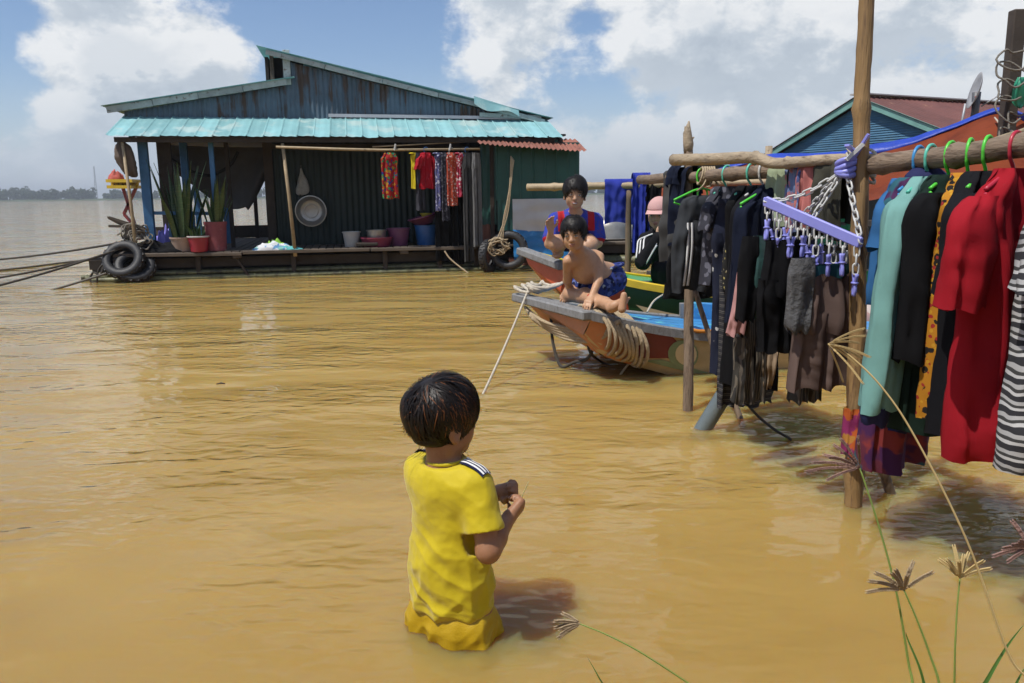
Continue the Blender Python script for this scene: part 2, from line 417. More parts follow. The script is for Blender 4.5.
wb = MB(); wb.add([(-2500, -30, -0.055), (2500, -30, -0.055), (2500, 3000, -0.055), (-2500, 3000, -0.055)], [(0, 1, 2, 3)])
wb.build('water_body', water_material('silty_water_body', True), smooth=False, kind='structure')

# river bed and the bank the grass grows on (slopes out of the water behind and below the camera)
m_mud = mat('wet_mud', (0.16, 0.10, 0.05), 0.6, 0.3, 3, 0.5, 30)
def bed(u, v):
    x = -70+140*u; y = -30+120*v**1.0
    z = 0.55 - 0.55*(y+1.0) if y < 0.75 else -0.4125-0.05*(y-0.75)
    z = max(z, -3.0); z = min(z, 2.5)
    return Vector((x, y, z+0.03*nz3((x, y, 0), .8)))
MB().grid(bed, 90, 160).build('ground', m_mud, kind='structure')

# far shore
m_land = mat('far_grass', (0.05, 0.075, 0.028), 0.9, 0.3, 0.05)
def shore_y(x): return 640+0.10*x+40*mnoise.noise(Vector((x*.002, 3, 0)))
lb = MB()
def land(u, v):
    x = -2400+4800*u; y = shore_y(x)+(0, 3, 14, 1500)[round(v*3)]
    return Vector((x, y, (-.5, .7, 1.2, 2.0)[round(v*3)]))
lb.grid(land, 120, 3); lb.build('far_shore', m_land, kind='structure')
m_wood = mat('far_foliage', (0.040, 0.068, 0.030), 0.9, 0.35, 0.12, trans=0.2)
def leafcloud(centers, radii, per, size):
    """leaf-sized faces scattered through crowns"""
    Vs = []
    for c, r in zip(centers, radii):
        k = int(per); d = np.random.normal(size=(k, 3)); d /= np.linalg.norm(d, axis=1)[:, None]
        d *= (np.random.rand(k, 1)**.4); p = np.array(c)+d*np.array(r)
        a = np.random.normal(size=(k, 3)); a /= np.linalg.norm(a, axis=1)[:, None]; b = np.cross(a, np.random.normal(size=(k, 3))); b /= np.linalg.norm(b, axis=1)[:, None]
        s_ = size*(0.6+0.8*np.random.rand(k, 1)); Vs.append(np.stack([p-a*s_, p-b*s_*.6, p+a*s_, p+b*s_*.6], 1))
    V = np.concatenate(Vs).reshape(-1, 3); Q = np.arange(len(V)).reshape(-1, 4); return V, Q
cs, rs = [], []
for i in range(1500):
    x = random.uniform(-1500, 1600); y = shore_y(x)+random.uniform(6, 60)
    left = 1.0 if x < -60 else 0.72
    big = max(0.25, 0.62+0.75*mnoise.noise(Vector((x*.011, 1.7, 0))))*left
    hgt = random.uniform(8, 17)*big
    w = hgt*random.uniform(.35, .62)
    for q in range(3):
        cs.append((x+random.uniform(-.5, .5)*w, y+random.uniform(-.5, .5)*w, 0.8+hgt*random.uniform(.45, .85))); rs.append((w*.75, w*.75, hgt*random.uniform(.2, .35)))
    cs.append((x, y, 0.8+hgt*.2)); rs.append((w*.9, w*.9, hgt*.3))
V, Q = leafcloud(cs, rs, 34, 1.1)
tag(npmesh('far_wood', V, Q, m_wood, smooth=False), 'dark green line of trees along the far river shore', 'woods', kind='stuff')
m_steel = mat('grey_steel', (0.35, 0.36, 0.38), 0.5, 0.1, 3, metallic=0.3)
t0 = at(97, 196, 660); mast = MB()
for sx, sy in ((-1, -1), (1, -1), (0, 1)):
    mast.tube([(t0.x+sx*.9, t0.y+sy*.9, 1), (t0.x+sx*.2, t0.y+sy*.2, 27)], .22, 5)
for k in range(12):
    z = 1+k*2.1; w = .9-.7*k/12
    mast.tube([(t0.x-w, t0.y-w, z), (t0.x+w, t0.y-w, z+1.8)], .12, 4)
tag(mast.build('radio_mast', m_steel, smooth=False), 'thin pale radio mast above the trees on the far shore', 'mast')

# pale humid air over the river
hzb = MB(); hzb.box((0, 1400, 19.5), (6400, 3400, 47.0))
hm = bpy.data.materials.new('humid_air'); hm.use_nodes = True; n, l = nt(hm); n.remove(n['Principled BSDF'])
pv = n.new('ShaderNodeVolumePrincipled'); pv.inputs['Color'].default_value = (0.86, 0.92, 1.0, 1); pv.inputs['Density'].default_value = 0.00065
pv.inputs['Anisotropy'].default_value = 0.3
l.new(pv.outputs[0], n['Material Output'].inputs['Volume'])
hzb.build('haze', hm, smooth=False, kind='stuff')

# ================================================================== FLOATING HOUSE
HA = water_at(88, 282); HB = water_at(490, 270)
HYAW = math.atan2(HB.y-HA.y, HB.x-HA.x)
HM = Matrix.Translation(HA) @ Matrix.Rotation(HYAW, 4, 'Z')
HMI = HM.inverted()
def hp(x, y, z): return HM @ Vector((x, y, z))
def hl(px, py, yl):
    """house-local x, z of a point seen at a pixel, at depth yl in the house"""
    o = HMI @ Vector((0, 0, CAM_H)); d = (HMI.to_3x3()) @ ray(px, py); t = (yl-o.y)/d.y; q = o+d*t; return q.x, q.z

def sheet_mat(name, col, rust, rust_thr, rough=0.5, metallic=0.0, streak=1.0, var=0.2):
    """painted or bare corrugated metal: mottled paint, rust that runs down in streaks, darker sheet to sheet"""
    m = bpy.data.materials.new(name); m.use_nodes = True; n, l = nt(m); b = n['Principled BSDF']
    t = n.new('ShaderNodeTexCoord')
    def nz(st, sc, de, ro=0.6):
        mp = n.new('ShaderNodeMapping'); mp.inputs['Scale'].default_value = st; l.new(t.outputs['Object'], mp.inputs['Vector'])
        x = n.new('ShaderNodeTexNoise'); x.inputs['Scale'].default_value = sc; x.inputs['Detail'].default_value = de; x.inputs['Roughness'].default_value = ro
        l.new(mp.outputs[0], x.inputs['Vector']); return x.outputs['Fac']
    a = nz((9*streak, 9*streak, .55), 1.4, 6); c = nz((1, 1, 1), 1.1, 5)
    sm = n.new('ShaderNodeMath'); sm.operation = 'ADD'; l.new(a, sm.inputs[0]); l.new(c, sm.inputs[1])
    mr = n.new('ShaderNodeMapRange'); mr.interpolation_type = 'SMOOTHSTEP'; l.new(sm.outputs[0], mr.inputs[0]); mr.inputs[1].default_value = rust_thr; mr.inputs[2].default_value = rust_thr+.16
    v = nz((2.5, 2.5, 2.5), 1.5, 7); vr = n.new('ShaderNodeMapRange'); l.new(v, vr.inputs[0]); vr.inputs[1].default_value = .25; vr.inputs[2].default_value = .75; vr.inputs[3].default_value = 1-var; vr.inputs[4].default_value = 1+var
    oi = n.new('ShaderNodeObjectInfo'); orr = n.new('ShaderNodeMapRange'); l.new(oi.outputs['Random'], orr.inputs[0]); orr.inputs[3].default_value = .84; orr.inputs[4].default_value = 1.14
    mu = n.new('ShaderNodeMath'); mu.operation = 'MULTIPLY'; l.new(vr.outputs[0], mu.inputs[0]); l.new(orr.outputs[0], mu.inputs[1])
    sc_ = n.new('ShaderNodeVectorMath'); sc_.operation = 'SCALE'; sc_.inputs[0].default_value = col; l.new(mu.outputs[0], sc_.inputs['Scale'])
    mx = n.new('ShaderNodeMixRGB'); l.new(mr.outputs[0], mx.inputs[0]); l.new(sc_.outputs[0], mx.inputs[1]); mx.inputs[2].default_value = (*rust, 1)
    l.new(mx.outputs[0], b.inputs['Base Color']); b.inputs['Roughness'].default_value = rough; b.inputs['Metallic'].default_value = metallic
    bp = n.new('ShaderNodeBump'); bp.inputs['Strength'].default_value = .3; bp.inputs['Distance'].default_value = .004; l.new(nz((1, 1, 1), 24, 3), bp.inputs['Height']); l.new(bp.outputs[0], b.inputs['Normal'])
    return m
M_teal = sheet_mat('teal_roof_paint', (0.22, 0.43, 0.45), (0.36, 0.50, 0.49), 1.04, 0.5, 0.0, .25, .14)
M_zinc = sheet_mat('weathered_zinc', (0.085, 0.128, 0.17), (0.060, 0.036, 0.024), 1.0, 0.55, 0.15, 1.0, .25)
M_green = sheet_mat('dark_green_sheet', (0.014, 0.075, 0.062), (0.035, 0.04, 0.03), 1.22, 0.5)
M_room = sheet_mat('dirty_shaded_green_sheet', (0.004, 0.015, 0.013), (0.008, 0.008, 0.007), 1.15, 0.6)  # dirty green, darkened further to put the porch shade into the colour
M_rust = sheet_mat('rust_red_sheet', (0.23, 0.085, 0.058), (0.12, 0.045, 0.03), 1.08, 0.7, 0.0, .6)
M_rustwall = sheet_mat('rusty_wall_sheet', (0.20, 0.085, 0.06), (0.07, 0.03, 0.02), 1.0, .8)
M_silver = mat('bare_aluminium_sheet', (0.55, 0.55, 0.57), 0.42, 0.10, 3, 0.12, 6, metallic=0.7)
M_wood = mat('weathered_grey_wood', (0.095, 0.074, 0.055), 0.85, 0.35, 4, 0.5, 40, stretch=(1, 6, 6), rnd=0.25)
M_wooddk = mat('old_dark_wood', (0.045, 0.034, 0.026), 0.85, 0.3, 4, 0.4, 40, rnd=.25)
M_bluewood = mat('blue_painted_wood', (0.035, 0.13, 0.28), 0.55, 0.22, 8, 0.2, 50, col2=(0.05, 0.07, 0.09), thr=(.60, .75))
M_trim = mat('grey_flaking_trim', (0.34, 0.38, 0.37), 0.75, 0.25, 8, 0.4, 50, col2=(0.13, 0.10, 0.075), thr=(.55, .68), rnd=.2)
M_bamboo = mat('dry_bamboo', (0.34, 0.26, 0.155), 0.6, 0.25, 9, 0.3, 60, col2=(0.16, 0.115, 0.07), thr=(.55, .75))
M_bamboow = mat('wet_mossy_bamboo', (0.13, 0.13, 0.062), 0.5, 0.35, 6, 0.4, 40, col2=(0.05, 0.045, 0.025), thr=(.45, .65), rnd=.3)
M_rubber = mat('old_black_rubber', (0.022, 0.022, 0.024), 0.55, 0.3, 14, 0.4, 70)
M_ropegrey = mat('grey_rope', (0.20, 0.18, 0.15), 0.95, 0.3, 60, 0.8, 200)
M_ropedark = mat('dark_wet_rope', (0.055, 0.048, 0.04), 0.9, 0.3, 60, 0.8, 200)
M_ropetan = mat('tan_rope', (0.46, 0.36, 0.23), 0.95, 0.25, 60, 0.9, 260)
M_ropepale = mat('pale_rope', (0.60, 0.54, 0.44), 0.95, 0.2, 60, 0.9, 260)
M_black = mat('shade_black_interior', (0.02, 0.018, 0.016), 0.9, 0.3, 3)  # near-black base carries the deep shade of the house interior

def corr(mb, p, u, v, w, h, pitch, amp, kind='sine', sv=2, droop=0.0, wav=0.0):
    """corrugated sheet: origin p, unit u across, unit v along the ribs, normal u x v"""
    p, u, v = Vector(p), Vector(u).normalized(), Vector(v).normalized(); n_ = u.cross(v)
    if kind == 'sine':
        nu = max(8, int(w/pitch*6)); xs = [w*i/nu for i in range(nu+1)]; hs = [amp*math.sin(2*math.pi*x/pitch) for x in xs]
    else:
        xs, hs = [], []; x = 0.0
        while x < w-1e-6:
            xs += [x, x+pitch*.06, x+pitch*.12, x+pitch*.18]; hs += [0, amp, amp, 0]; x += pitch
        xs.append(w); hs.append(0)
    def fn(a, b):
        i = round(a*(len(xs)-1)); t = b*h
        return p+u*xs[i]+v*t+n_*(hs[i]-droop*b*b+wav*mnoise.noise(Vector((xs[i]*2.3+p.x, b*2, p.y)))*(b if wav else 1))
    return mb.grid(fn, len(xs)-1, sv)

house = thing('floating_house', HA, 'dark floating house with teal porch roof and grey corrugated gable on a bamboo raft', 'house', HYAW)
R_ = random.Random(3)
DZ = 0.40            # deck height above the water
# raft: bundles of bamboo under the deck, each culm on its own
mb = MB()
def culm(L, r):
    q = MB(); pts = []; rad = []; x = 0.0
    while x < L:
        pts += [(x, 0, 0), (x+.015, 0, 0), (x+.03, 0, 0)]; rad += [r, r*1.12, r]; x += R_.uniform(.28, .38)
    pts.append((L, 0, 0)); rad.append(r); return q.tube(pts, rad, 8)
for k in range(5):
    me = culm(7.2, .042).mesh('bamboo', M_bamboow); me2 = culm(6.7, .036).mesh('bamboo', M_bamboow)
    place(me, 'bamboo', house, (0.02+R_.uniform(-.12, .12)-.05*k, .03+k*.10, .015+R_.uniform(-.01, .02)), (R_.uniform(0, 6), R_.uniform(-.004, .004), R_.uniform(-.008, .008)))
    place(me2, 'bamboo', house, (0.15+R_.uniform(-.1, .25), .08+k*.10, .09+R_.uniform(-.01, .01)), (R_.uniform(0, 6), R_.uniform(-.004, .004), R_.uniform(-.008, .008)))
# beams and stub posts between raft and deck
MB().box((3.45, .16, .235), (6.9, .05, .14)).build('beam', M_wooddk, house, False, False)
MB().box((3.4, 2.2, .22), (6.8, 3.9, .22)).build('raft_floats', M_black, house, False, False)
for x in (.55, 1.55, 2.92, 4.3, 5.2, 5.75):
    MB().box((x+R_.uniform(-.05, .05), .09, .20), (.07, .07, .34), bev=.008).build('stub_post', M_wooddk, house, False, False)
for x in (2.12, 4.62):
    MB().box((x, -.01, .33), (.13, .10, .07), Matrix.Rotation(.1, 3, 'Z'), bev=.008).build('beam_end', M_wood, house, False, False)
MB().beam((2.1, .02, .30), (2.33, .02, -.1), .07, .03).build('brace', M_wooddk, house, False, False)
# deck boards run away from the front edge; the front edge board is split and grey
for k in range(58):
    w = .115; x = .32+k*w
    if x > 7.35: break
    L = 4.35+R_.uniform(-.1, .05); MB().box((x+w/2, L/2-.03+R_.uniform(-.03, .03), DZ-.015+R_.uniform(-.004, .004)), (w-.012, L, .03), bev=.004).build('deck_board', M_wood, house, False, False)
for x0, x1 in ((.38, 2.2), (2.2, 4.1), (4.1, 5.78)):
    MB().beam((x0+.01, -.055, DZ-.03+R_.uniform(-.015, .015)), (x1-.01, -.055, DZ-.03+R_.uniform(-.02, .01)), .04, .05, bev=.006).build('edge_board', M_wood, house, False, False)

# --- walls.  Front wall of the room (dark green ribbed sheets), back wall, partitions
xw0, xw1, yw = 2.62, 5.86, 1.15
k = 0; x = xw0
while x < xw1-.05:
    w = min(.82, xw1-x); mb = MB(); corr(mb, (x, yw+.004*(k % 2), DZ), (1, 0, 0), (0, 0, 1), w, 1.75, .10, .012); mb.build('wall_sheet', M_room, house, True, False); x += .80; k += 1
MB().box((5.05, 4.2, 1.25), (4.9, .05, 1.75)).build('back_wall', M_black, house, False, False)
MB().box((2.60, 2.7, 1.25), (.05, 3.1, 1.72)).build('side_wall', M_wooddk, house, False, False)
MB().box((2.55, 1.12, 1.22), (.14, .09, 1.70)).build('door_post', M_wooddk, house, False, False)
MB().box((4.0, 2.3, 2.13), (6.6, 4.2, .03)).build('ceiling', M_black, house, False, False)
MB().box((.9, 4.25, .52), (2.9, .06, .24)).build('back_rail', M_wooddk, house, False, False)
# --- left porch: blue posts and railing, dark uprights
for (x, y, w) in ((.86, .28, .13), (1.30, .95, .11), (1.68, 2.3, .11), (1.83, .20, .07), (.92, 3.9, .10)):
    MB().box((x, y, DZ+.82), (w, w*.8, 1.66), bev=.006).build('post', M_bluewood, house, False, False)
for (x, y, w) in ((1.08, .62, .20), (1.95, .9, .06), (.55, 3.9, .08), (2.0, 3.9, .07)):
    MB().box((x, y, DZ+.82), (w, .06, 1.66)).build('upright', M_wooddk, house, False, False)
MB().beam((.93, .30, .98), (1.80, .24, .96), .05, .05).build('rail', M_bluewood, house, False, False)
for x in (1.15, 1.48, 1.30):
    MB().box((x, .30-.05*(x-.9), DZ+.285), (.055, .04, .56)).build('baluster', M_bluewood, house, False, False)
# thin bamboo / stick supports at the front
mb = MB(); mb.tube([hp(.71, -.03, -.35), hp(.70, -.03, 1.1), hp(.66, -.02, 2.0)], [.026, .024, .022], 8); mb.build('front_pole', M_bamboo, house)
mb = MB(); mb.tube([hp(2.97, -.03, .30), hp(2.93, -.03, 1.2), hp(2.88, -.03, 1.98)], [.030, .027, .025], 8); mb.build('front_pole', M_bamboo, house)
# --- wall box at the right end
bx0, bx1 = 5.86, 7.46
for k, (x0, x1, z0, z1) in enumerate(((6.10, 6.72, 1.10, 2.06), (6.70, 7.10, 1.10, 2.04), (7.08, bx1, 1.10, 2.0))):
    mb = MB(); corr(mb, (x0, -.02+.006*(k % 2), z0), (1, 0, 0), (0, 0, 1), x1-x0, z1-z0, .19, .010, 'rib'); mb.build('wall_sheet', M_green, house, False, False)
mb = MB(); corr(mb, (5.88, .10, .72), (1, -.15, 0), (0, 0, 1), .24, 1.34, .12, .010); mb.build('wall_sheet', M_green, house, True, False)
mb = MB(); corr(mb, (6.12, -.015, .62), (1, 0, 0), (0, 0, 1), .26, .50, .12, .010); mb.build('wall_sheet', M_green, house, True, False)
mb = MB(); corr(mb, (5.84, .11, .07), (1, -.12, 0), (0, 0, 1), .25, .66, .11, .012); mb.build('wall_sheet', M_rustwall, house, True, False)
def silv(a, b): return Vector((6.36+1.10*a, -.045-.003*math.sin(9*a+5*b)-.006*mnoise.noise(Vector((a*3, b*4, 1))), .62+.50*b-.03*math.sin(3.1*a)*(1-b)))
MB().grid(silv, 26, 14).build('aluminium_sheet', M_silver, house, True, False)
M_bluetarp = mat('blue_tarp', (0.025, 0.19, 0.47), 0.35, 0.25, 6, 0.5, 18, col2=(0.10, 0.36, 0.62), thr=(.56, .72))
def tarp(a, b): return Vector((6.36+1.1*a, -.05-.03*mnoise.noise(Vector((a*6, b*5, 4)))-.06*(1-b), .16+.48*b-.04*math.sin(2.6*a)*b))
MB().grid(tarp, 26, 14).build('blue_tarp', M_bluetarp, house, True, False)
MB().box((6.9, .06, .12), (1.2, .10, .14)).build('floor_beam', M_rustwall, house, False, False)
MB().box((6.05, 1.0, 1.05), (.06, 1.9, 1.9)).build('inner_wall', M_wooddk, house, False, False)
mb = MB(); corr(mb, (bx1, -.02, .2), (0, 1, 0), (0, 0, 1), 4.0, 1.8, .19, .010, 'rib'); mb.build('wall_sheet', M_green, house, False, False)
# --- porch roof: overlapping teal sheets sloping towards the river
xl, xr = .46, 7.15; nsh = 28; y0, z0, y1, z1 = .98, 2.44, -.12, 2.075
slope = Vector((0, y1-y0, z1-z0)); SL = slope.length; slope.normalize()
px_ = (xr-xl)/nsh
for k in range(nsh):
    x = xl+k*px_; mb = MB(); dx = 0
    uu, hh = px_+.02, R_.uniform(-.025, .02); n_ = slope.cross(Vector((-1, 0, 0)))
    bend = .03*R_.random() if 13 < k < 17 else .006*R_.random()
    def fn(a, b, x=x, uu=uu, hh=hh, bend=bend, k=k):
        X = a*uu; rib = .020*max(0, 1-abs(X-.012)/.016) + .003*math.sin(a*math.pi*4)
        t = b*(SL+hh); sk = 0.0
        return Vector((x+X+sk, y0, z0)) + slope*t + Vector((0, -.32, .95)).normalized()*(rib-.0-bend*b*b*math.sin(a*math.pi*.9) + .003*(k % 2))
    mb.grid(fn, 22, 5); mb.build('porch_roof_sheet', M_teal, house, True, False)
MB().beam((xl+.1, -.02, 2.03), (xr-.1, -.02, 2.03), .06, .07).build('eave_beam', M_wooddk, house, False, False)
mb = MB()
for k in range(5): mb.beam((xl+.3+k*1.6, .9, 2.36), (xl+.3+k*1.6, -.05, 2.05), .05, .05)
for k in range(5):
    b_ = MB(); b_.beam((xl+.3+k*1.6, .9, 2.33), (xl+.3+k*1.6, -.05, 2.02), .05, .05); b_.build('rafter', M_wooddk, house, False, False)
# short rusty roof over the box
for k in range(4):
    mb = MB(); corr(mb, (5.78+k*.42, .28, 2.12-.012*k), (1, 0, -.04), (0, -.86, -.24-.05*k*.3), .45, .72, .075, .012, sv=4, droop=.02, wav=.03); mb.build('rusty_roof_sheet', M_rust, house, True, False)
# --- gable: two roof pitches, the right one higher
yg = .95
(lx0, lz0), (lx1, lz1) = hl(108, 107, yg), hl(287, 79, yg)
(rx0, rz0), (rx1, rz1) = hl(262, 49, yg), hl(546, 119, yg)
def lz(x): return lz0+(lz1-lz0)*(x-lx0)/(lx1-lx0)
def rz(x): return rz0+(rz1-rz0)*(x-rx0)/(rx1-rx0)
x = lx0+.22; k = 0
xb = lx1+.02
def gable_sheet(xa, xb_, top, yo):
    mb = MB(); n_ = int((xb_-xa)/.0125)
    def fn(a, b):
        X = xa+(xb_-xa)*a; zt = top(X)-.10; return Vector((X, yg+yo-.010*math.sin(2*math.pi*X/.075), 2.38+(max(zt, 2.385)-2.38)*b))
    mb.grid(fn, n_, 4); mb.build('gable_sheet', M_zinc, house, True, False)
while x < xb-.02:
    w = min(.78, xb-x); gable_sheet(x, x+w, lz, .012+.006*(k % 2)); x += w-.01; k += 1
x = lx1-.06
while x < rx1-.12:
    w = min(.78, rx1-.1-x); gable_sheet(x, x+w, rz, -.012+.006*(k % 2)); x += w-.01; k += 1
# barge boards and the sheets on top
def barge(xa, za, xb_, zb, nm, m_, y, h=.10, cuts=4):
    for i in range(cuts):
        t0_, t1_ = i/cuts, (i+1)/cuts; p, q = Vector((xa+(xb_-xa)*t0_, y, za+(zb-za)*t0_-.05)), Vector((xa+(xb_-xa)*t1_, y, za+(zb-za)*t1_-.05))
        d_ = (q-p)*.004; MB().beam(p+d_, q-d_+Vector((0, .004*(i % 2), R_.uniform(-.008, .008))), .03, h, bev=.004).build(nm, m_, house, False, False)
barge(lx0, lz0, lx1, lz1, 'barge_board', M_trim, yg-.10)
barge(rx0+.06, rz0-.01, rx1-.05, rz1, 'barge_board', M_trim, yg-.12, .075, 5)
def roof_sheets(xa, za, xb_, zb, m_, cols=5):
    d_ = Vector((xb_-xa, 0, zb-za)); L = d_.length; d_.normalize()
    for i in range(cols):
        yy = yg-.16+i*.78; mb = MB(); corr(mb, Vector((xa, yy, za))-d_*.04, (0, 1, 0), d_, .82, L+.10, .10, .011, sv=3); mb.build('roof_sheet', m_, house, True, False)
roof_sheets(lx0-.02, lz0+.012, lx1+.06, lz1+.012, M_teal)
roof_sheets(rx0-.03, rz0+.02, rx1+.03, rz1+.02, M_teal)
# open clerestory end between the two pitches
MB().box((rx0+.13, yg+.06, (rz0+lz(rx0))/2-.02), (.06, .08, rz0-lz(rx0)-.10), bev=.006).build('clerestory_post', M_wood, house, False, False)
MB().box((rx0+.36, yg-.03, (rz0+lz(rx0))/2-.02), (.11, .03, rz0-lz(rx0)+.02), bev=.004).build('clerestory_board', M_trim, house, False, False)
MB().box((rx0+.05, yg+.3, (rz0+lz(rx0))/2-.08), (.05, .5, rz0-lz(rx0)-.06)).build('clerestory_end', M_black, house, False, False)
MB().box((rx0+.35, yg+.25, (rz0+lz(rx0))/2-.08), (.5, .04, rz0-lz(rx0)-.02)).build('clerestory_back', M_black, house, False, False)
# flashing strips where gable meets porch roof
MB().beam((3.55, .90, 2.475), (6.7, .90, 2.455), .012, .05).build('flashing', M_silver, house, False, False)
MB().beam((6.0, .86, 2.50), (7.05, .86, 2.46), .012, .07).build('flashing', M_trim, house, False, False)
def curl(a, b): return Vector((5.9+.75*a, .80-.05*b, 2.79-.20*a*1.05-.13*b-.05*math.sin(a*6)*b))
MB().grid(curl, 12, 5).build('loose_sheet', M_teal, house, True, False)
MB().beam((xw0, yw-.05, 2.0), (xw1, yw-.05, 2.0), .05, .08).build('wall_plate', M_wooddk, house, False, False)
# dark tarpaulin slung under the porch ceiling
M_greytarp = mat('grey_tarpaulin', (0.085, 0.082, 0.08), 0.8, 0.2, 3, 0.3, 20, trans=0.12)
def slung(a, b):
    X = 1.0+1.62*a; top = 2.04-.03*a; low = 1.62-.62*math.sin(math.pi*min(1, a*1.02)*.86)**1.3 if a < .70 else 0.98+.85*((a-.70)/.30)**1.15
    low = min(low, top-.04)
    return Vector((X, 1.35+.9*math.sin(a*3)*.4+.12*math.sin(b*6+a*8)*b, top+(low-top)*b))
MB().grid(slung, 40, 14).build('slung_tarpaulin', M_greytarp, house, True, False)
mb = MB(); mb.tube(smooth_path([(1.05, 1.1, 1.82), (1.35, 1.1, 1.62), (1.65, 1.1, 1.55), (1.95, 1.1, 1.70), (2.1, 1.1, 1.92)]), .028, 6); mb.build('hammock_roll', M_black, house, True, False)
# washing line poles along the front
mb = MB(); a, b = hl(276, 147, -.16), hl(480, 149, -.16)
mb.tube([(a[0], -.16, a[1]), (a[0]*.67+b[0]*.33, -.16, a[1]*.67+b[1]*.33-.025), ((a[0]+b[0])/2, -.16, (a[1]+b[1])/2-.03), (b[0], -.16, b[1])], [.019, .022, .020, .016], 8); mb.build('washing_pole', M_bamboo, house, True, False)
LINE_Z = (a[1]+b[1])/2-.02
mb = MB(); mb.tube([(4.2, -.02, 1.93), (5.9, .0, 2.02)], .012, 6); mb.build('washing_pole', M_bamboo, house, True, False)

# ================================================================== CLOTH TOOLS
def plain(name, col, rough=0.85, var=0.12, **k): return mat(name, col, rough, var, 9, 0.10, 320, spec=0.10, **k)
def print_mat(name, base, cols, scale=18.0, thr=0.5, kind='voronoi', rough=.85):
    """printed cloth: blotches of several colours on a base, with gaps"""
    m = bpy.data.materials.new(name); m.use_nodes = True; n, l = nt(m); b = n['Principled BSDF']; b.inputs['Roughness'].default_value = rough; b.inputs['Specular IOR Level'].default_value = .25
    t = n.new('ShaderNodeTexCoord'); cur = None
    rgb = n.new('ShaderNodeRGB'); rgb.outputs[0].default_value = (*base, 1); cur = rgb.outputs[0]
    for i, (c, th) in enumerate(cols):
        mp = n.new('ShaderNodeMapping'); mp.inputs['Location'].default_value = (i*3.7, i*1.9, i*5.3); l.new(t.outputs['Object'], mp.inputs['Vector'])
        if kind == 'voronoi':
            x = n.new('ShaderNodeTexVoronoi'); x.inputs['Scale'].default_value = scale*(1+.23*i); l.new(mp.outputs[0], x.inputs['Vector'])
            ns = n.new('ShaderNodeTexNoise'); ns.inputs['Scale'].default_value = scale*2.2; l.new(mp.outputs[0], ns.inputs['Vector'])
            md = n.new('ShaderNodeMath'); md.operation = 'MULTIPLY_ADD'; l.new(ns.outputs['Fac'], md.inputs[0]); md.inputs[1].default_value = .35; l.new(x.outputs['Distance'], md.inputs[2]); v = md.outputs[0]; lo, hi = th+.19, th+.16
        else:
            x = n.new('ShaderNodeTexNoise'); x.inputs['Scale'].default_value = scale*(1+.2*i); x.inputs['Detail'].default_value = 3; l.new(mp.outputs[0], x.inputs['Vector']); v = x.outputs['Fac']; lo, hi = th, th+.04
        r = n.new('ShaderNodeMapRange'); l.new(v, r.inputs[0]); r.inputs[1].default_value = lo; r.inputs[2].default_value = hi
        mx = n.new('ShaderNodeMixRGB'); l.new(r.outputs[0], mx.inputs[0]); l.new(cur, mx.inputs[1]); mx.inputs[2].default_value = (*c, 1); cur = mx.outputs[0]
    l.new(cur, b.inputs['Base Color']); return m
def stripe_mat(name, cols, axis='X', period=.03, wob=.0):
    m = bpy.data.materials.new(name); m.use_nodes = True; n, l = nt(m); b = n['Principled BSDF']; b.inputs['Roughness'].default_value = .85; b.inputs['Specular IOR Level'].default_value = .25
    t = n.new('ShaderNodeTexCoord'); sp = n.new('ShaderNodeSeparateXYZ'); l.new(t.outputs['Object'], sp.inputs[0])
    ns = n.new('ShaderNodeTexNoise'); ns.inputs['Scale'].default_value = 8; l.new(t.outputs['Object'], ns.inputs['Vector'])
    ad = n.new('ShaderNodeMath'); ad.operation = 'MULTIPLY_ADD'; l.new(ns.outputs['Fac'], ad.inputs[0]); ad.inputs[1].default_value = wob; l.new(sp.outputs[axis], ad.inputs[2])
    dv = n.new('ShaderNodeMath'); dv.operation = 'DIVIDE'; l.new(ad.outputs[0], dv.inputs[0]); dv.inputs[1].default_value = period
    fr = n.new('ShaderNodeMath'); fr.operation = 'FRACT'; l.new(dv.outputs[0], fr.inputs[0])
    cr = n.new('ShaderNodeValToRGB'); cr.color_ramp.interpolation = 'CONSTANT'; l.new(fr.outputs[0], cr.inputs[0]); e = cr.color_ramp.elements
    e[0].color = (*cols[0][1], 1); e[0].position = 0; e[1].position = cols[1][0]; e[1].color = (*cols[1][1], 1)
    for p, c in cols[2:]: q = e.new(p); q.color = (*c, 1)
    l.new(cr.outputs[0], b.inputs['Base Color']); return m

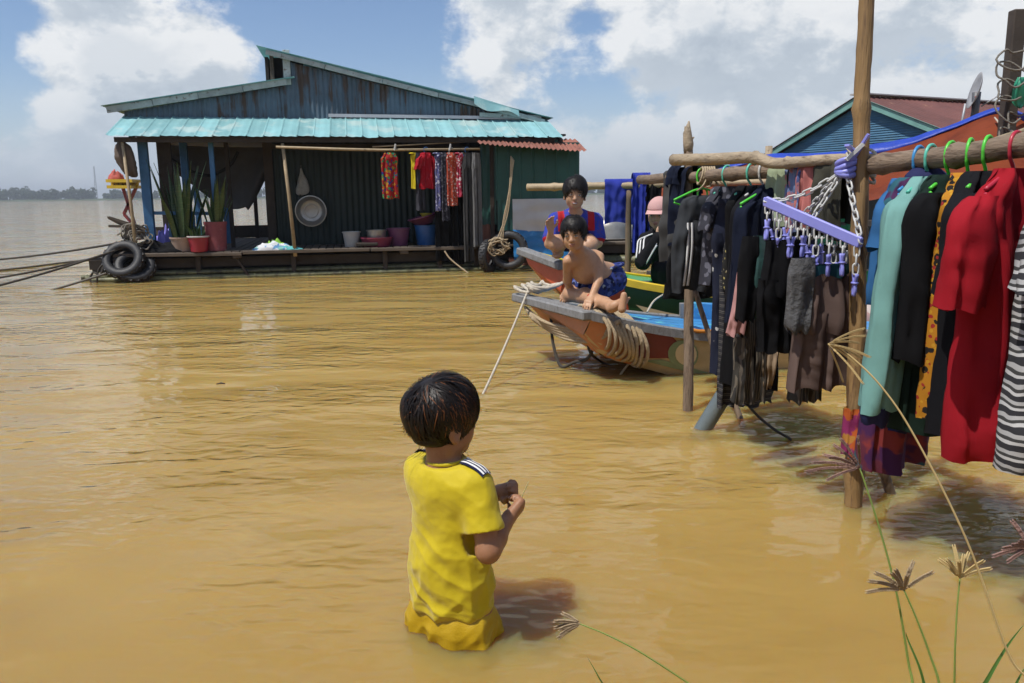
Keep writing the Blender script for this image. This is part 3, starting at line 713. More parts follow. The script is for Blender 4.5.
def resample(rows, n):
    """smooth interpolation of rows of numbers given at their own index"""
    rows = np.array(rows, float); k = len(rows); out_ = []
    for i in range(n+1):
        t = i/n*(k-1); j = min(int(t), k-2); u = t-j
        a, b, c, d = rows[max(j-1, 0)], rows[j], rows[j+1], rows[min(j+2, k-1)]
        out_.append(.5*((2*b)+(c-a)*u+(2*a-5*b+4*c-d)*u*u+(3*b-a-3*c+d)*u**3))
    return out_
def cloth_tube(rows, nr=36, n=40, fold=.02, nf=3.0, wr=.006, seed=0, mb=None, mi=0, flare=1.0):
    """a hanging tube of cloth: rows of (x, y, z, half width, half depth); folds run down it and deepen towards the hem"""
    mb = mb or MB(); rs = resample(rows, nr); rd = random.Random(seed); ph = rd.uniform(0, 6); dr = rd.uniform(-2, 2); sx = rd.uniform(0, 50); zt = rs[0][2]; zb = rs[-1][2]
    def fn(a, b):
        x, y, z, w, d = rs[round(b*nr)]; th = 2*math.pi*a; ca, sa = math.cos(th), math.sin(th)
        q = math.copysign(abs(ca)**.8, ca); s_ = math.copysign(abs(sa)**.7, sa); t = b
        A = fold*(.25+.75*t**flare)
        f = A*(math.sin(nf*2.4*ca+ph+dr*t)+.45*math.sin(nf*5.1*ca-ph*2+dr*2*t))
        wv = wr*(mnoise.noise(Vector((x*14+q*w*16+sx, sa*2, z*7)))*2.2+(1-2*abs(mnoise.noise(Vector((q*w*22+z*9+sx, sa*2, z*13-q*w*9)))))*.9+mnoise.noise(Vector((q*w*40+sx, sa*3, z*30)))*.35)
        g = 1+.06*math.sin(7*t+ph+q)
        return Vector((x+q*w*g+wv*.7, y+s_*d+f+wv, z+.010*t*math.sin(5*ca+ph)))
    mb.grid(fn, n, nr, mi, closeu=True); return mb

def make_hanger(name, loc, rz, m, label, half=.19, group=None, tilt=0.0, r=.0055):
    t = thing(name, loc, label, 'hanger', rz, group)       # origin at the top of the bar it hooks over
    R = .037
    hk = [(R*math.cos(math.radians(a)), 0, -.037+R*1.08*math.sin(math.radians(a))) for a in range(-20, 206, 22)]
    hk += [(-.030, 0, -.068), (-.010, 0, -.088), (0, 0, -.105)]
    MB().tube(smooth_path(hk, 3), r, 7).build('hook', m, t, True, False)
    ct, st = math.cos(tilt), math.sin(tilt)
    arm = [(x*ct, 0, -.105-abs(x)*.42+.012*min(1, abs(x)/.05)+x*st) for x in (-half, -half*.7, -half*.4, -.04, 0, .04, half*.4, half*.7, half)]
    MB().tube(smooth_path(arm, 3), r*1.15, 7).build('arm', m, t, True, False)
    lo = [(-half*ct, 0, -.105-half*.42-half*st), (-half*.6*ct, 0, -.105-half*.55-half*.6*st), (0, 0, -.105-half*.58), (half*.6*ct, 0, -.105-half*.55+half*.6*st), (half*ct, 0, -.105-half*.42+half*st)]
    MB().tube(smooth_path(lo, 4), r*.9, 6).build('lower_bar', m, t, True, False)
    ring = [(.030*math.cos(a)*ct, 0, -.135+.034*math.sin(a)) for a in np.linspace(0, 2*math.pi, 14)[:-1]]
    MB().tube(ring, r*.9, 6, closed=True).build('ring', m, t, True, False)
    return t
NECKZ = -.110
def make_shirt(name, loc, rz, label, m, half=.2, L=.65, waist=None, hemw=None, sleeve='short', sl=.2, sw=.09, depth=.05, m_sleeve=None, m_hem=None, seed=0, sag_l=.0, group=None, cat='shirt', fold=.022, parts=(), neck=.07, m_cuff=None, spread=.25, nf=3.0):
    t = thing(name, loc, label, cat, rz, group); z0 = NECKZ; sh = half*.42
    waist = waist or half*.95; hemw = hemw or half
    rows = [(0, 0, z0+.012, neck, .030), (0, 0, z0-.005, neck+.02, .034), (0, 0, z0-sh*.55, half*.72, .040), (0, 0, z0-sh-.02, half*.98, .046), (0, 0, z0-sh-.12, half*.92, depth), (0, 0, z0-L*.45, waist, depth*1.1), (0, 0, z0-L*.72, (waist+hemw)/2, depth*1.15), (0, 0, z0-L*.9, hemw, depth*1.2), (0, 0, z0-L, hemw*.98, depth*1.15)]
    cloth_tube(rows, 40, 48, fold, nf, .007, seed).build('body', m, t, True, False)
    if m_hem:
        rows = [(0, 0, z0-L*.985, hemw*.96, depth*1.12), (0, 0, z0-L-.03, hemw*.90, depth*.9), (0, 0, z0-L-.055, hemw*.88, depth*.85)]
        cloth_tube(rows, 6, 48, fold*.5, nf, .004, seed+1).build('hem_band', m_hem, t, True, False)
    if sleeve:
        for s in (-1, 1):
            ln = sl*(1+.05*s); x0 = s*(half*.90); x1 = s*(half+ln*spread)
            rows = [(x0-s*.05, 0, z0-sh+.02, sw*.5, .03), (x0, -.004, z0-sh-.03, sw*.85, .040), (x0+(x1-x0)*.35, -.012, z0-sh-.03-ln*.33, sw*.88, .044), (x0+(x1-x0)*.7, -.014, z0-sh-.03-ln*.68, sw*.78, .042), (x1, -.012, z0-sh-.03-ln, sw*.72, .040)]
            cloth_tube(rows, 26, 26, .012, 2.0, .007, seed+5+s).build('sleeve', m_sleeve or m, t, True, False)
            if m_cuff:
                cloth_tube([(x1, -.012, z0-sh-.03-ln*.985, sw*.70, .036), (x1, -.012, z0-sh-.03-ln-.05, sw*.6, .030)], 4, 24, .004, 2, .003, seed).build('cuff', m_cuff, t, True, False)
    for (pn, rows, pm, fo) in parts: cloth_tube(rows, 24, 30, fo, 2.5, .006, seed+9).build(pn, pm, t, True, False)
    return t
def make_trousers(name, loc, rz, label, m, half=.17, L=.8, rise=.22, seed=0, top=-.02, legw=.08, cat='trousers', m_waist=None, m_leg2=None, fold=.012, taper=.8, group=None, gap=.55, depth=.035):
    t = thing(name, loc, label, cat, rz, group)
    rows = [(0, 0, top, half*.86, depth*.8), (0, 0, top-rise*.35, half*.93, depth), (0, 0, top-rise*.8, half, depth*1.15), (0, 0, top-rise*1.1, half*.98, depth)]
    cloth_tube(rows, 16, 44, fold, 3, .006, seed).build('seat', m, t, True, False)
    if m_waist: cloth_tube([(0, 0, top+.012, half*.88, depth*.82), (0, 0, top-.028, half*.89, depth*.86)], 3, 44, fold*.3, 3, .002, seed).build('waistband', m_waist, t, True, False)
    for s in (-1, 1):
        x = s*half*gap
        rows = [(x*.92, 0, top-rise*.75, legw*1.02, depth), (x, 0, top-rise*1.15, legw, depth), (x, -.004, top-rise-(L-rise)*.5, legw*(1+taper)/2, depth*.95), (x+s*.004, -.004, top-L, legw*taper, depth*.9)]
        cloth_tube(rows, 30, 26, fold, 2.2, .007, seed+3+s).build('leg', (m_leg2 or m) if s > 0 else m, t, True, False)
    return t
def drape(name, loc, rz, label, m, width=.3, front=.4, back=.3, r=.036, cat='cloth', seed=0, group=None, fold=.018, taper=.0, shift=0.0):
    """a cloth thrown over a bar that runs along local y; hangs down in front (+x) and behind (-x)"""
    t = thing(name, loc, label, cat, rz, group); mb = MB(); rd = random.Random(seed); ph = rd.uniform(0, 6); tot = front+back+math.pi*r
    def fn(a, b):
        s = b*tot; u = (a-.5)*width
        if s < back: x, z = -r-.01*math.sin(s*9), -(back-s); k = (back-s)/back
        elif s < back+math.pi*r: q = (s-back)/r; x, z = -r*math.cos(q), r*math.sin(q); k = 0
        else: x, z = r+.008*math.sin(s*7), -(s-back-math.pi*r); k = (s-back-math.pi*r)/front
        f = fold*(.3+.7*k)*(math.sin(u/width*11+ph)+.5*math.sin(u/width*23+2*ph+k*2)); w_ = .007*mnoise.noise(Vector((u*20+seed, s*12, 3)))
        return Vector((x+f+w_*2, u*(1-taper*k)+shift*k+w_, z+.015*k*math.sin(u/width*5+ph)))
    mb.grid(fn, 30, 46); mb.build('fabric', m, t, True, False); return t

# ================================================================== THINGS ON AND AROUND THE HOUSE
M_alu = mat('dull_aluminium', (0.34, 0.33, 0.31), 0.42, 0.2, 7, 0.2, 30, metallic=0.75)
M_redplastic = mat('red_plastic', (0.30, 0.02, 0.035), 0.45, 0.12, 5)
M_pinkpot = mat('faded_red_paint', (0.22, 0.05, 0.06), 0.7, 0.25, 6, 0.2, 30, col2=(0.25, 0.16, 0.14), thr=(.58, .7))
M_whitep = mat('white_plastic', (0.46, 0.46, 0.44), 0.5, 0.12, 5)
M_terrac = mat('clay_pot', (0.38, 0.28, 0.22), 0.8, 0.2, 6, .3, 40)
M_soil = mat('potting_soil', (0.05, 0.035, 0.025), 0.95, 0.3, 20, .6, 60)
M_leaf = mat('snake_plant_leaf', (0.035, 0.075, 0.025), 0.45, 0.35, 9, 0.1, 20, col2=(0.085, 0.115, 0.045), thr=(.5, .66), stretch=(1, 1, 5))
M_leaf2 = mat('low_grass_leaf', (0.04, 0.10, 0.025), 0.5, 0.3, 9)
def pot(loc, label, r0, r1, h, m, band=None):
    t = thing('plant_pot', loc, label, 'pot', HYAW)
    MB().lathe([(0, .001), (r0*.9, .001), (r0, .01), (r1, h*.9), (r1*1.05, h*.9), (r1*1.06, h), (r1*.97, h), (r1*.94, h*.9), (r1*.9, h*.86)], 24).build('wall', m, t, True, False, sharp=40)
    MB().lathe([(r1*.92, h*.88), (0, h*.9)], 24).build('soil', M_soil, t, True, False)
    if band: MB().lathe([(r1*1.065, h*.9), (r1*1.075, h*.905), (r1*1.075, h*.995), (r1*1.065, h*1.0)], 24).build('rim', band, t, True, False)
    return t
def blade_leaf(L, w, bend, tw):
    mb = MB()
    def fn(a, b):
        u = (a-.5)*2; t = b; ww = w*(.75+.5*math.sin(math.pi*min(1, t*1.05)))*(1-t**5); an = tw*t
        x = u*ww*math.cos(an); y = u*ww*math.sin(an)+.25*w*(u*u); return Vector((x, y+bend*t*t, L*t))
    return mb.grid(fn, 4, 12)
pot_d = .20
P1 = hp(*(hl(217, 249, .12)[0], .14, DZ)); P2 = hp(hl(199, 249, .0)[0], .02, DZ); P3 = hp(hl(183, 246, .12)[0], .16, DZ)
pot(P1, 'tall faded red planter with a snake plant on the porch deck', .14, .16, .44, M_pinkpot)
pot(P2, 'small bright red plastic pot with a pale rim on the deck edge', .12, .15, .24, M_redplastic, M_whitep)
pot(P3, 'pale clay pot half hidden behind the red pot on the porch', .13, .18, .22, M_terrac)
for (P, lab, n_, h0, Lr, sp) in ((P1, 'slender snake plant growing in the tall red planter', 20, .40, (.35, .80), .17), (P3, 'tall snake plant with dark sword leaves in the clay pot', 30, .2, (.6, 1.30), .22)):
    t = thing('snake_plant', P+Vector((0, 0, h0)), lab, 'plant', HYAW)
    for i in range(n_):
        a = R_.uniform(0, 6.3); rr = R_.uniform(0, sp*.7); L = R_.uniform(*Lr)
        o = blade_leaf(L, R_.uniform(.024, .036), R_.uniform(.02, .26)*L*(rr/sp+.25), R_.uniform(-.8, .8)).build('leaf', M_leaf, t, True, False)
        o.location = (rr*math.cos(a), rr*math.sin(a), -.03); o.rotation_euler = (-R_.uniform(.02, .38)*(.4+rr/sp), 0, a-math.pi/2)
t = thing('potted_grass', P2+Vector((0, 0, .21)), 'short tufted grass in the small red pot', 'plant', HYAW)
mb = MB()
for i in range(40):
    a = R_.uniform(0, 6.3); r = R_.uniform(0, .12); q = MB(); blade_leaf(R_.uniform(.1, .24), .008, R_.uniform(.0, .1), .5); M_ = Matrix.Translation((r*math.cos(a), r*math.sin(a), 0)) @ Matrix.Rotation(a-math.pi/2, 4, 'Z')
    q = blade_leaf(R_.uniform(.1, .24), .008, R_.uniform(.0, .1), .5); mb.add([M_ @ v for v in q.v], q.f)
tag(mb.build('blades', M_leaf2, t, True, False), kind='stuff')

# hanging basin, net bag
x, z = hl(311, 211, yw-.10)
t = thing('wash_basin', hp(x, yw-.03, z), 'large round dented metal basin hung on the dark house wall', 'basin', HYAW)
Mx = Matrix.Rotation(math.radians(90), 4, 'X')
MB().lathe([(0, .005), (.17, .005), (.18, .012), (.235, .115), (.252, .118), (.254, .124), (.238, .126), (.232, .118), (.178, .02), (.165, .014), (0, .014)], 36, Mx).build('bowl', M_alu, t, True, False, sharp=50)
MB().lathe([(.10, .0145), (.105, .018), (.115, .018), (.12, .0145)], 36, Mx).build('base_ring', M_alu, t, True, False)
x, z = hl(301, 168, yw-.08)
t = thing('net_bag', hp(x, yw-.06, z), 'pale mesh bag hanging from a nail above the metal basin', 'bag', HYAW)
M_mesh = mat('pale_plastic_mesh', (0.30, 0.30, 0.28), .7, .2, 30, .6, 120)
cloth_tube([(0, 0, 0, .008, .006), (.005, 0, -.08, .03, .02), (.01, 0, -.22, .085, .035), (.0, 0, -.36, .11, .04), (-.02, 0, -.42, .08, .03), (-.03, 0, -.43, .02, .01)], 26, 22, .008, 2, .006, 4).build('sack', M_mesh, t, True, False)
MB().tube([(0, 0, -.01), (0, .02, .05)], .006, 6).build('loop', M_ropegrey, t, True, False)
# washing-up on the deck
def heap(name, loc, label, m, sx, sy, sz, seed, cat='cloth', rz=0):
    def fn(a, b):
        th = 2*math.pi*a; r = math.sin(b*math.pi/2); q = 1+.35*mnoise.noise(Vector((2*math.cos(th)*r+seed, 2*math.sin(th)*r, 1)))
        zz = math.cos(b*math.pi/2)*sz*(1+.8*mnoise.noise(Vector((3*math.cos(th)*r, 3*math.sin(th)*r, seed))))+.012*mnoise.noise(Vector((9*math.cos(th)*r, 9*math.sin(th)*r, seed)))
        return Vector((math.cos(th)*r*sx*q, math.sin(th)*r*sy*q, max(.002, zz)))
    mb = MB().grid(fn, 30, 12, closeu=True); o = mb.build(name, m, None, True); o.location = loc; o.rotation_euler = (0, 0, HYAW+rz); return tag(o, label, cat)
M_wcloth = print_mat('white_blue_print', (.62, .64, .66), [((.12, .28, .5), .55), ((.2, .45, .42), .6)], 9, kind='noise')
M_lime = plain('lime_green_cloth', (.28, .55, .08)); M_aqua = plain('aqua_cloth', (.12, .42, .42)); M_lilac = plain('lilac_cloth', (.24, .22, .62)); M_pale = plain('pale_grey_cloth', (.42, .42, .43))
def dk(px, py, yl): return hp(hl(px, py, yl)[0], yl, DZ+.002)
heap('folded_cloth', dk(272, 245, .05), 'white and blue printed cloth heaped on the deck beside the bamboo prop', M_wcloth, .30, .12, .10, 3)
heap('green_cloth', dk(275, 243, .22)+Vector((0, 0, .0)), 'lime green plastic cloth on the deck behind the white cloth', M_lime, .16, .10, .13, 5)
heap('aqua_cloth', dk(288, 247, -.0), 'aqua towel spread on the deck edge by the bamboo prop', M_aqua, .22, .06, .05, 8)
heap('grey_rag', dk(262, 246, .1), 'pale grey rag lying left of the green cloth', M_pale, .10, .08, .06, 11)
heap('lilac_bundle', dk(166, 244, .45), 'lilac bundle of cloth inside the blue porch railing', M_lilac, .16, .16, .30, 13, 'bundle')
M_orange = plain('orange_cloth', (.55, .20, .03)); heap('orange_rag', dk(171, 249, .1), 'small orange rag at the foot of the blue railing', M_orange, .10, .07, .05, 14)
M_dkcloth = plain('black_cloth', (.012, .012, .013)); heap('dark_net_pile', dk(157, 250, .12), 'low pile of dark fishing net on the porch deck', M_dkcloth, .40, .14, .14, 15, 'net')
def tub(name, loc, label, prof, m, cat, extra=None):
    t = thing(name, loc, label, cat, HYAW); MB().lathe(prof, 28).build('wall', m, t, True, False, sharp=45)
    if extra: extra(t)
    return t
def tprof(r0, r1, h): return [(0, .004), (r0, .004), (r0+.005, .0), (r0+.008, .004), (r1, h-.02), (r1+.012, h-.018), (r1+.014, h), (r1-.004, h), (r0, .012), (0, .012)]
def bail(m, r, h):
    def f(t): MB().tube([(r*math.cos(a), .0-.4*r*math.sin(a), h-.03+.5*r*math.sin(a)*-.3) for a in np.linspace(0, math.pi, 12)], .005, 6).build('handle', m, t, True, False)
    return f
M_pinkpl = mat('pink_plastic', (0.24, 0.035, 0.075), 0.45, 0.15, 5); M_bluepl = mat('blue_plastic', (0.02, 0.10, 0.30), 0.4, 0.15, 5); M_purp = mat('purple_plastic', (.16, .05, .12), .45, .15, 5)
tub('bucket', dk(352, 246, .35), 'white plastic bucket on the dark deck', tprof(.10, .135, .24), M_whitep, 'bucket', bail(m_steel, .13, .24))
tub('wash_tub', dk(377, 246, .30), 'wide pink plastic tub beside the white bucket', tprof(.20, .25, .15), M_pinkpl, 'tub')
tub('cooking_pot', dk(377, 246, .30)+Vector((0, 0, .09)), 'metal cooking pot standing in the pink tub', tprof(.14, .15, .17), M_alu, 'pot')
tub('purple_pail', dk(399, 246, .4), 'purple plastic pail between the pink tub and the baskets', tprof(.13, .18, .28), M_purp, 'bucket')
tub('blue_basket', dk(427, 246, .42), 'blue plastic basket standing under the house washing line', tprof(.15, .19, .32), M_bluepl, 'basket')
t = tub('colander', dk(427, 246, .42)+Vector((-.02, 0, .33)), 'dark red colander tipped on top of the blue basket', tprof(.12, .24, .14), M_purp, 'bowl'); t.rotation_euler = (0, -.25, HYAW)
M_yel = mat('yellow_plastic', (.5, .42, .04), .45, .15, 5)
t = tub('yellow_scoop', dk(427, 246, .42)+Vector((.0, 0, .42)), 'small yellow scoop lying in the tipped colander', tprof(.05, .085, .09), M_yel, 'scoop')
MB().box((0, .0, .05), (.34, .16, .05), bev=.01).build('washing_board', M_wooddk, None, False).location = dk(367, 248, .12)
tag(bpy.data.objects['washing_board'], 'low dark plank stool in front of the pink tub', 'stool'); bpy.data.objects['washing_board'].rotation_euler = (0, 0, HYAW)
# laundry on the house line
hd = HYAW+math.pi/2
M_multi = print_mat('rainbow_print', (.30, .015, .015), [((.015, .03, .22), .36), ((.42, .20, .015), .34), ((.02, .2, .08), .32), ((.30, .015, .015), .34)], 11)
M_yelp = plain('yellow_cloth', (.48, .38, .02)); M_slate = plain('slate_cloth', (.045, .045, .055)); M_redc = plain('crimson_cloth', (.32, .012, .022))
M_bluew = print_mat("blue_white_print", (.10, .10, .20), [((.5, .5, .6), .36), ((.05, .06, .25), .3)], 22); M_redw = print_mat('orange_red_print', (.40, .07, .035), [((.55, .4, .35), .36), ((.30, .03, .03), .3)], 20)
M_redw2 = print_mat('crimson_white_print', (.34, .03, .06), [((.6, .5, .5), .38)], 24); M_dkp = print_mat('dark_pattern', (.03, .03, .04), [((.12, .12, .15), .36)], 20); M_dgrey = plain('dark_grey_cloth', (.055, .055, .055)); M_ltg = plain('mid_grey_cloth', (.14, .14, .14)); M_blk = plain('black_washed', (.008, .008, .009))
spec = [('child_dress', 389, .13, 200, M_multi, 'narrow rainbow printed dress on the house washing line', 'dress', 0.2, False), ('yellow_shirt', 414, .05, 190, M_yelp, 'narrow yellow top on the house line', 'shirt', 1.3, False), ('dark_shorts', 419, .07, 207, M_slate, 'dark slate trousers between the yellow and red tops', 'trousers', 1.2, False),
        ('red_shirt', 426, .13, 190, M_redc, 'plain red top on the house washing line', 'shirt', .8, 'short'), ('printed_scarf', 438, .06, 212, M_bluew, 'blue and white printed cloth on the house line', 'cloth', 1.1, False), ('dark_printed_dress', 444, .07, 222, M_dkp, 'dark patterned dress behind the orange printed one', 'dress', 1.0, False),
        ('orange_dress', 451, .09, 207, M_redw, 'orange red printed dress on the house line', 'dress', .8, False), ('crimson_dress', 460, .07, 198, M_redw2, 'crimson and white printed top near the end of the house line', 'shirt', 1.1, False),
        ('long_grey_trousers', 467, .09, 258, M_dgrey, 'long dark grey trousers hanging to the deck', 'trousers', 1.0, False), ('grey_slacks', 476, .08, 243, M_ltg, 'mid grey slacks at the end of the house line', 'trousers', 1.2, False), ('black_skirt', 442, .14, 262, M_blk, 'long black skirt hanging low below the printed clothes', 'skirt', .6, False), ('black_trousers', 456, .10, 261, M_blk, 'black trousers hanging down to the deck behind the orange dress', 'trousers', .9, False)]
for i, (nm, px, hw, pyb, m, lab, cat, yo, slv) in enumerate(spec):
    yl = -.16 if i not in (10, 11) else .02; x, zt = hl(px, 152, yl); _, zb = hl(px, pyb, yl); zt = LINE_Z if yl < 0 else 1.96; L = zt-zb-.13
    P = hp(x, yl, zt-.0)
    if cat == 'trousers': make_trousers(nm, P, HYAW+yo*.4, lab, m, hw, zt-zb, .22, i, -.05, hw*.5, depth=.03)
    else: make_shirt(nm, P+Vector((0, 0, .05)), HYAW+yo*.45, lab, m, hw, L+.05, sleeve=slv, sl=.16, sw=.06, depth=.03, seed=i, cat=cat, fold=.02)
    if i in (3, 6, 8): make_hanger('clothes_hanger', hp(x, yl, zt+.03), HYAW+yo*.45, M_bluepl if i != 6 else M_whitep, ('blue hanger holding the red top on the house line', 'white hanger holding the orange red dress on the house line', 'blue hanger over the long grey trousers on the house line')[(3, 6, 8).index(i)], hw*.8)
for k, px in enumerate((395, 450)):
    x, z = hl(px, 145, -.16); MB().box((0, 0, 0), (.025, .06, .10), Matrix.Rotation(.2, 3, 'Y'), bev=.005).build('clothes_peg', M_whitep, None, False).location = hp(x, -.16, LINE_Z+.03)
for o, s in zip([o for o in bpy.data.objects if o.name.startswith('clothes_peg') and 'label' not in o], ('white peg on the house pole above the rainbow dress', 'white peg on the house pole above the orange red dress')): tag(o, s, 'peg')
# sack hung at the left eave
t = thing('hanging_sack', hp(.60, .1, 2.02), 'brown sack hanging under the left end of the porch roof', 'sack', HYAW)
M_sack = mat('brown_sack', (.12, .09, .07), .9, .25, 8, .5, 60)
cloth_tube([(0, 0, .0, .03, .03), (.03, 0, -.08, .10, .08), (.05, 0, -.25, .13, .10), (.09, 0, -.42, .11, .08), (.12, 0, -.50, .06, .05), (.12, 0, -.51, .01, .01)], 24, 22, .015, 2, .012, 2).build('sack_body', M_sack, t, True, False)
# tyres
def tyre(name, loc, label, R, r, axis, rz, m=M_rubber):
    t = thing(name, loc, label, 'tyre', rz); Mx = Matrix.Rotation(axis, 4, 'X')
    prof = [(R-.02*0-r*1.5, -.3*r), (R-r*1.6, -.75*r), (R-r*.9, -1.02*r), (R-r*.25, -.95*r), (R-.02*r, -.6*r), (R, 0), (R-.02*r, .6*r), (R-r*.25, .95*r), (R-r*.9, 1.02*r), (R-r*1.6, .75*r), (R-r*1.5, .3*r), (R-r*.9, .8*r), (R-.25*r, .5*r), (R-.2*r, -.5*r), (R-r*.9, -.8*r), (R-r*1.5, -.3*r)]
    MB().lathe(prof, 40, Mx).build('carcass', m, t, True, False)
    tb = MB()
    for i in range(36):
        a = 2*math.pi*i/36
        tb.box(Mx @ Vector((math.cos(a)*R, math.sin(a)*R, 0)), (.02, .028, r*1.3), (Mx @ Matrix.Rotation(a, 4, 'Z') @ Matrix.Rotation(.35*(-1)**i, 4, 'X')).to_3x3())
    tb.build('tread', m, t, False, False); return t
x, z = hl(124, 261, -.12); tyre('fender_tyre', hp(x, -.14, z+.02), 'black tyre lashed to the left raft corner, upper of two', .285, .075, math.radians(60), HYAW-.1)
tyre('fender_tyre', hp(x+.14, -.10, z-.09), 'black tyre under the other one at the left raft corner', .275, .075, math.radians(48), HYAW+.2)
x, z = hl(503, 250, -.35); tyre('fender_tyre', hp(x+.10, -.30, z-.01), 'black tyre leaning by the blue tarp at the house corner', .30, .07, math.radians(86), HYAW-.35)
x, z = hl(490, 254, -.25); tyre('fender_tyre', hp(x-.02, -.24, z-.03), 'smaller black tyre roped at the rusty house corner', .25, .06, math.radians(90), HYAW+.9)
# ropes from the raft to the shore side on the left
def rope(name, pts, r, m, label, n=10, cat='rope', sm=8, twist=True):
    P = smooth_path(pts, sm); mb = MB(); k = len(P)
    mb.tube(P, [r*(1+.10*(-1)**i) for i in range(k)] if not twist else r, n); o = mb.build(name, m, None, True); return tag(o, label, cat)
c0 = hp(.75, .02, .52); c1 = hp(.70, .0, .60); c2 = hp(.45, .0, .18)
for (p0, px, py, Y, s_, lab, m) in ((c1, -40, 257, 13.0, .10, 'uppermost dark mooring line running left from the floating house', M_ropedark), (c0, -40, 276, 11.4, .12, 'second mooring line from the floating house, crossing the third', M_ropedark), (hp(.72, .01, .56), -40, 288, 10.6, .10, 'third mooring line, lower and steeper beside the second', M_ropedark), (c2, -40, 308, 9.6, .07, 'lowest mooring line leaving the left raft corner', M_ropegrey)):
    e_ = at(px, py, Y); d_ = e_-p0; e_ = p0+d_*1.5; pts = sag(p0, e_, s_, 10); rope('mooring_rope', pts, .017, m, lab, 6, sm=3)
# a floating line half awash
pts = [water_at(px, py, .012) for px, py in ((-30, 273), (20, 268), (60, 263), (100, 258), (135, 251))]; rope('slack_line', pts, .02, M_ropegrey, 'slack line lying on the water behind the mooring ropes', 6)
# rope tangle at the left corner
mb = MB()
for i in range(7):
    a0 = R_.uniform(0, 6); cx, cz = hl(137+R_.uniform(-9, 9), 236+R_.uniform(-6, 8), .0); pts = []
    for j in range(12):
        a = a0+j*.65; rr = R_.uniform(.08, .17); pts.append(hp(cx+rr*math.cos(a), R_.uniform(-.05, .12), max(DZ+.01, cz+rr*math.sin(a)*.9)))
    mb.tube(smooth_path(pts, 4), .012, 5)
tag(mb.build('rope_tangle', M_ropegrey, None, True), 'grey tangle of rope on the left deck corner', 'rope')
mb = MB(); mb.tube(smooth_path([hp(.28, -.10, .3), hp(.22, -.12, .12), hp(.1, -.06, .14), hp(.05, -.05, .02), hp(.18, -.1, -.02)], 6), .016, 6); mb.tube(smooth_path([hp(.35, -.1, .32), hp(.2, -.1, .2), hp(.14, -.1, -.03)], 6), .014, 6)
tag(mb.build('corner_lashing', M_ropedark, None, True), 'dark rope lashing the tyres to the left end of the raft', 'rope')
# tan rope from the rusty eave to the tyre
x0, z0 = hl(511, 156, -.30); x1, z1 = hl(497, 240, -.32); mb = MB()
for k in range(4):
    mb.tube(smooth_path([hp(x0+.015*k, -.30, z0-.02*k), hp(x0-.03+.02*math.sin(k), -.32, z0-.45), hp(x0-.10+.03*math.sin(k*2), -.32, z0-.9), hp(x1+.03*k, -.33, z1)], 6), .011, 6)
for i in range(8):
    a0 = R_.uniform(0, 6); pts = []
    for j in range(8):
        a = a0+j*.8; rr = R_.uniform(.05, .16); pts.append(hp(x1+.02+rr*math.cos(a)*1.2, -.36+R_.uniform(-.05, .05), z1-.10+rr*math.sin(a)))
    mb.tube(smooth_path(pts, 4), .010, 5)
tag(mb.build('hanging_rope', M_ropetan, None, True), 'tan rope hanging from the rusty eave and knotted round the tyres', 'rope')
# thin dark mooring cord at the right end
rope('trailing_cord', [hp(5.25, -.1, .33), hp(5.32, -.14, .22), hp(5.45, -.2, .1), hp(5.6, -.3, -.02)], .012, M_ropetan, 'short tan cord trailing from the deck into the water')
# yellow railed stand beyond the house, and the bow of a small boat
M_yell = mat('yellow_paint', (.62, .42, .03), .5, .15, 6); M_redst = mat('dark_red_steel', (.22, .03, .03), .5, .2, 6); M_redcl = plain('faded_red_cloth', (.45, .12, .10))
b0 = at(122, 190, 16.0); t = thing('loading_stand', (b0.x, 16.0, 0), 'yellow railed stand on crossed dark red legs beyond the house', 'stand')
s_ = 16/796.
def st(px, py): return at(px, py, 16.0)
for (pa, pb) in (((113, 187), (137, 187)), ((112, 181), (138, 181))): MB().beam(st(*pa), st(*pb), .5, .06).build('rail', M_yell, t, False)
for k in range(7): MB().beam(st(113+k*4, 181), st(113+k*4, 188), .06, .05, up=Vector((0, 1, 0))).build('rail_bar', M_yell, t, False)
for pa, pb in (((123, 188), (140, 240)), ((136, 188), (124, 214)), ((124, 214), (131, 222))): MB().beam(st(*pa), st(*pb), .05, .05, up=Vector((0, 1, 0))).build('leg', M_redst, t, False)
heap('red_bundle', st(116, 181), 'faded red bundle on top of the yellow stand', M_redcl, .13, .13, .16, 21, 'bundle'); bpy.data.objects['red_bundle'].location = st(116, 180)
w0 = at(140, 232, 13.3); t = thing('dugout_canoe', (w0.x, w0.y, 0), 'small dark wooden canoe with a raised bow behind the porch', 'boat')
def cn(a, b):
    s = b; x0_ = at(108, 216, 13.3); x1_ = Vector((w0.x+2.2, 13.6, .30)); p = x0_.lerp(x1_, s); w_ = .03+.30*min(1, s*1.6)**.8; th = math.pi*(a-.5); zz = x0_.z*(1-s)**2+.34*(1-(1-s)**2)
    return Vector((p.x, p.y+w_*math.sin(th), zz-(.05+.26*min(1, s*1.7))*math.cos(th)))
MB().grid(cn, 12, 20).build('hull', M_wood, t); MB().beam(at(109, 226, 13.2), at(140, 227, 13.2), .04, .04).build('thwart', M_wood, t, False)

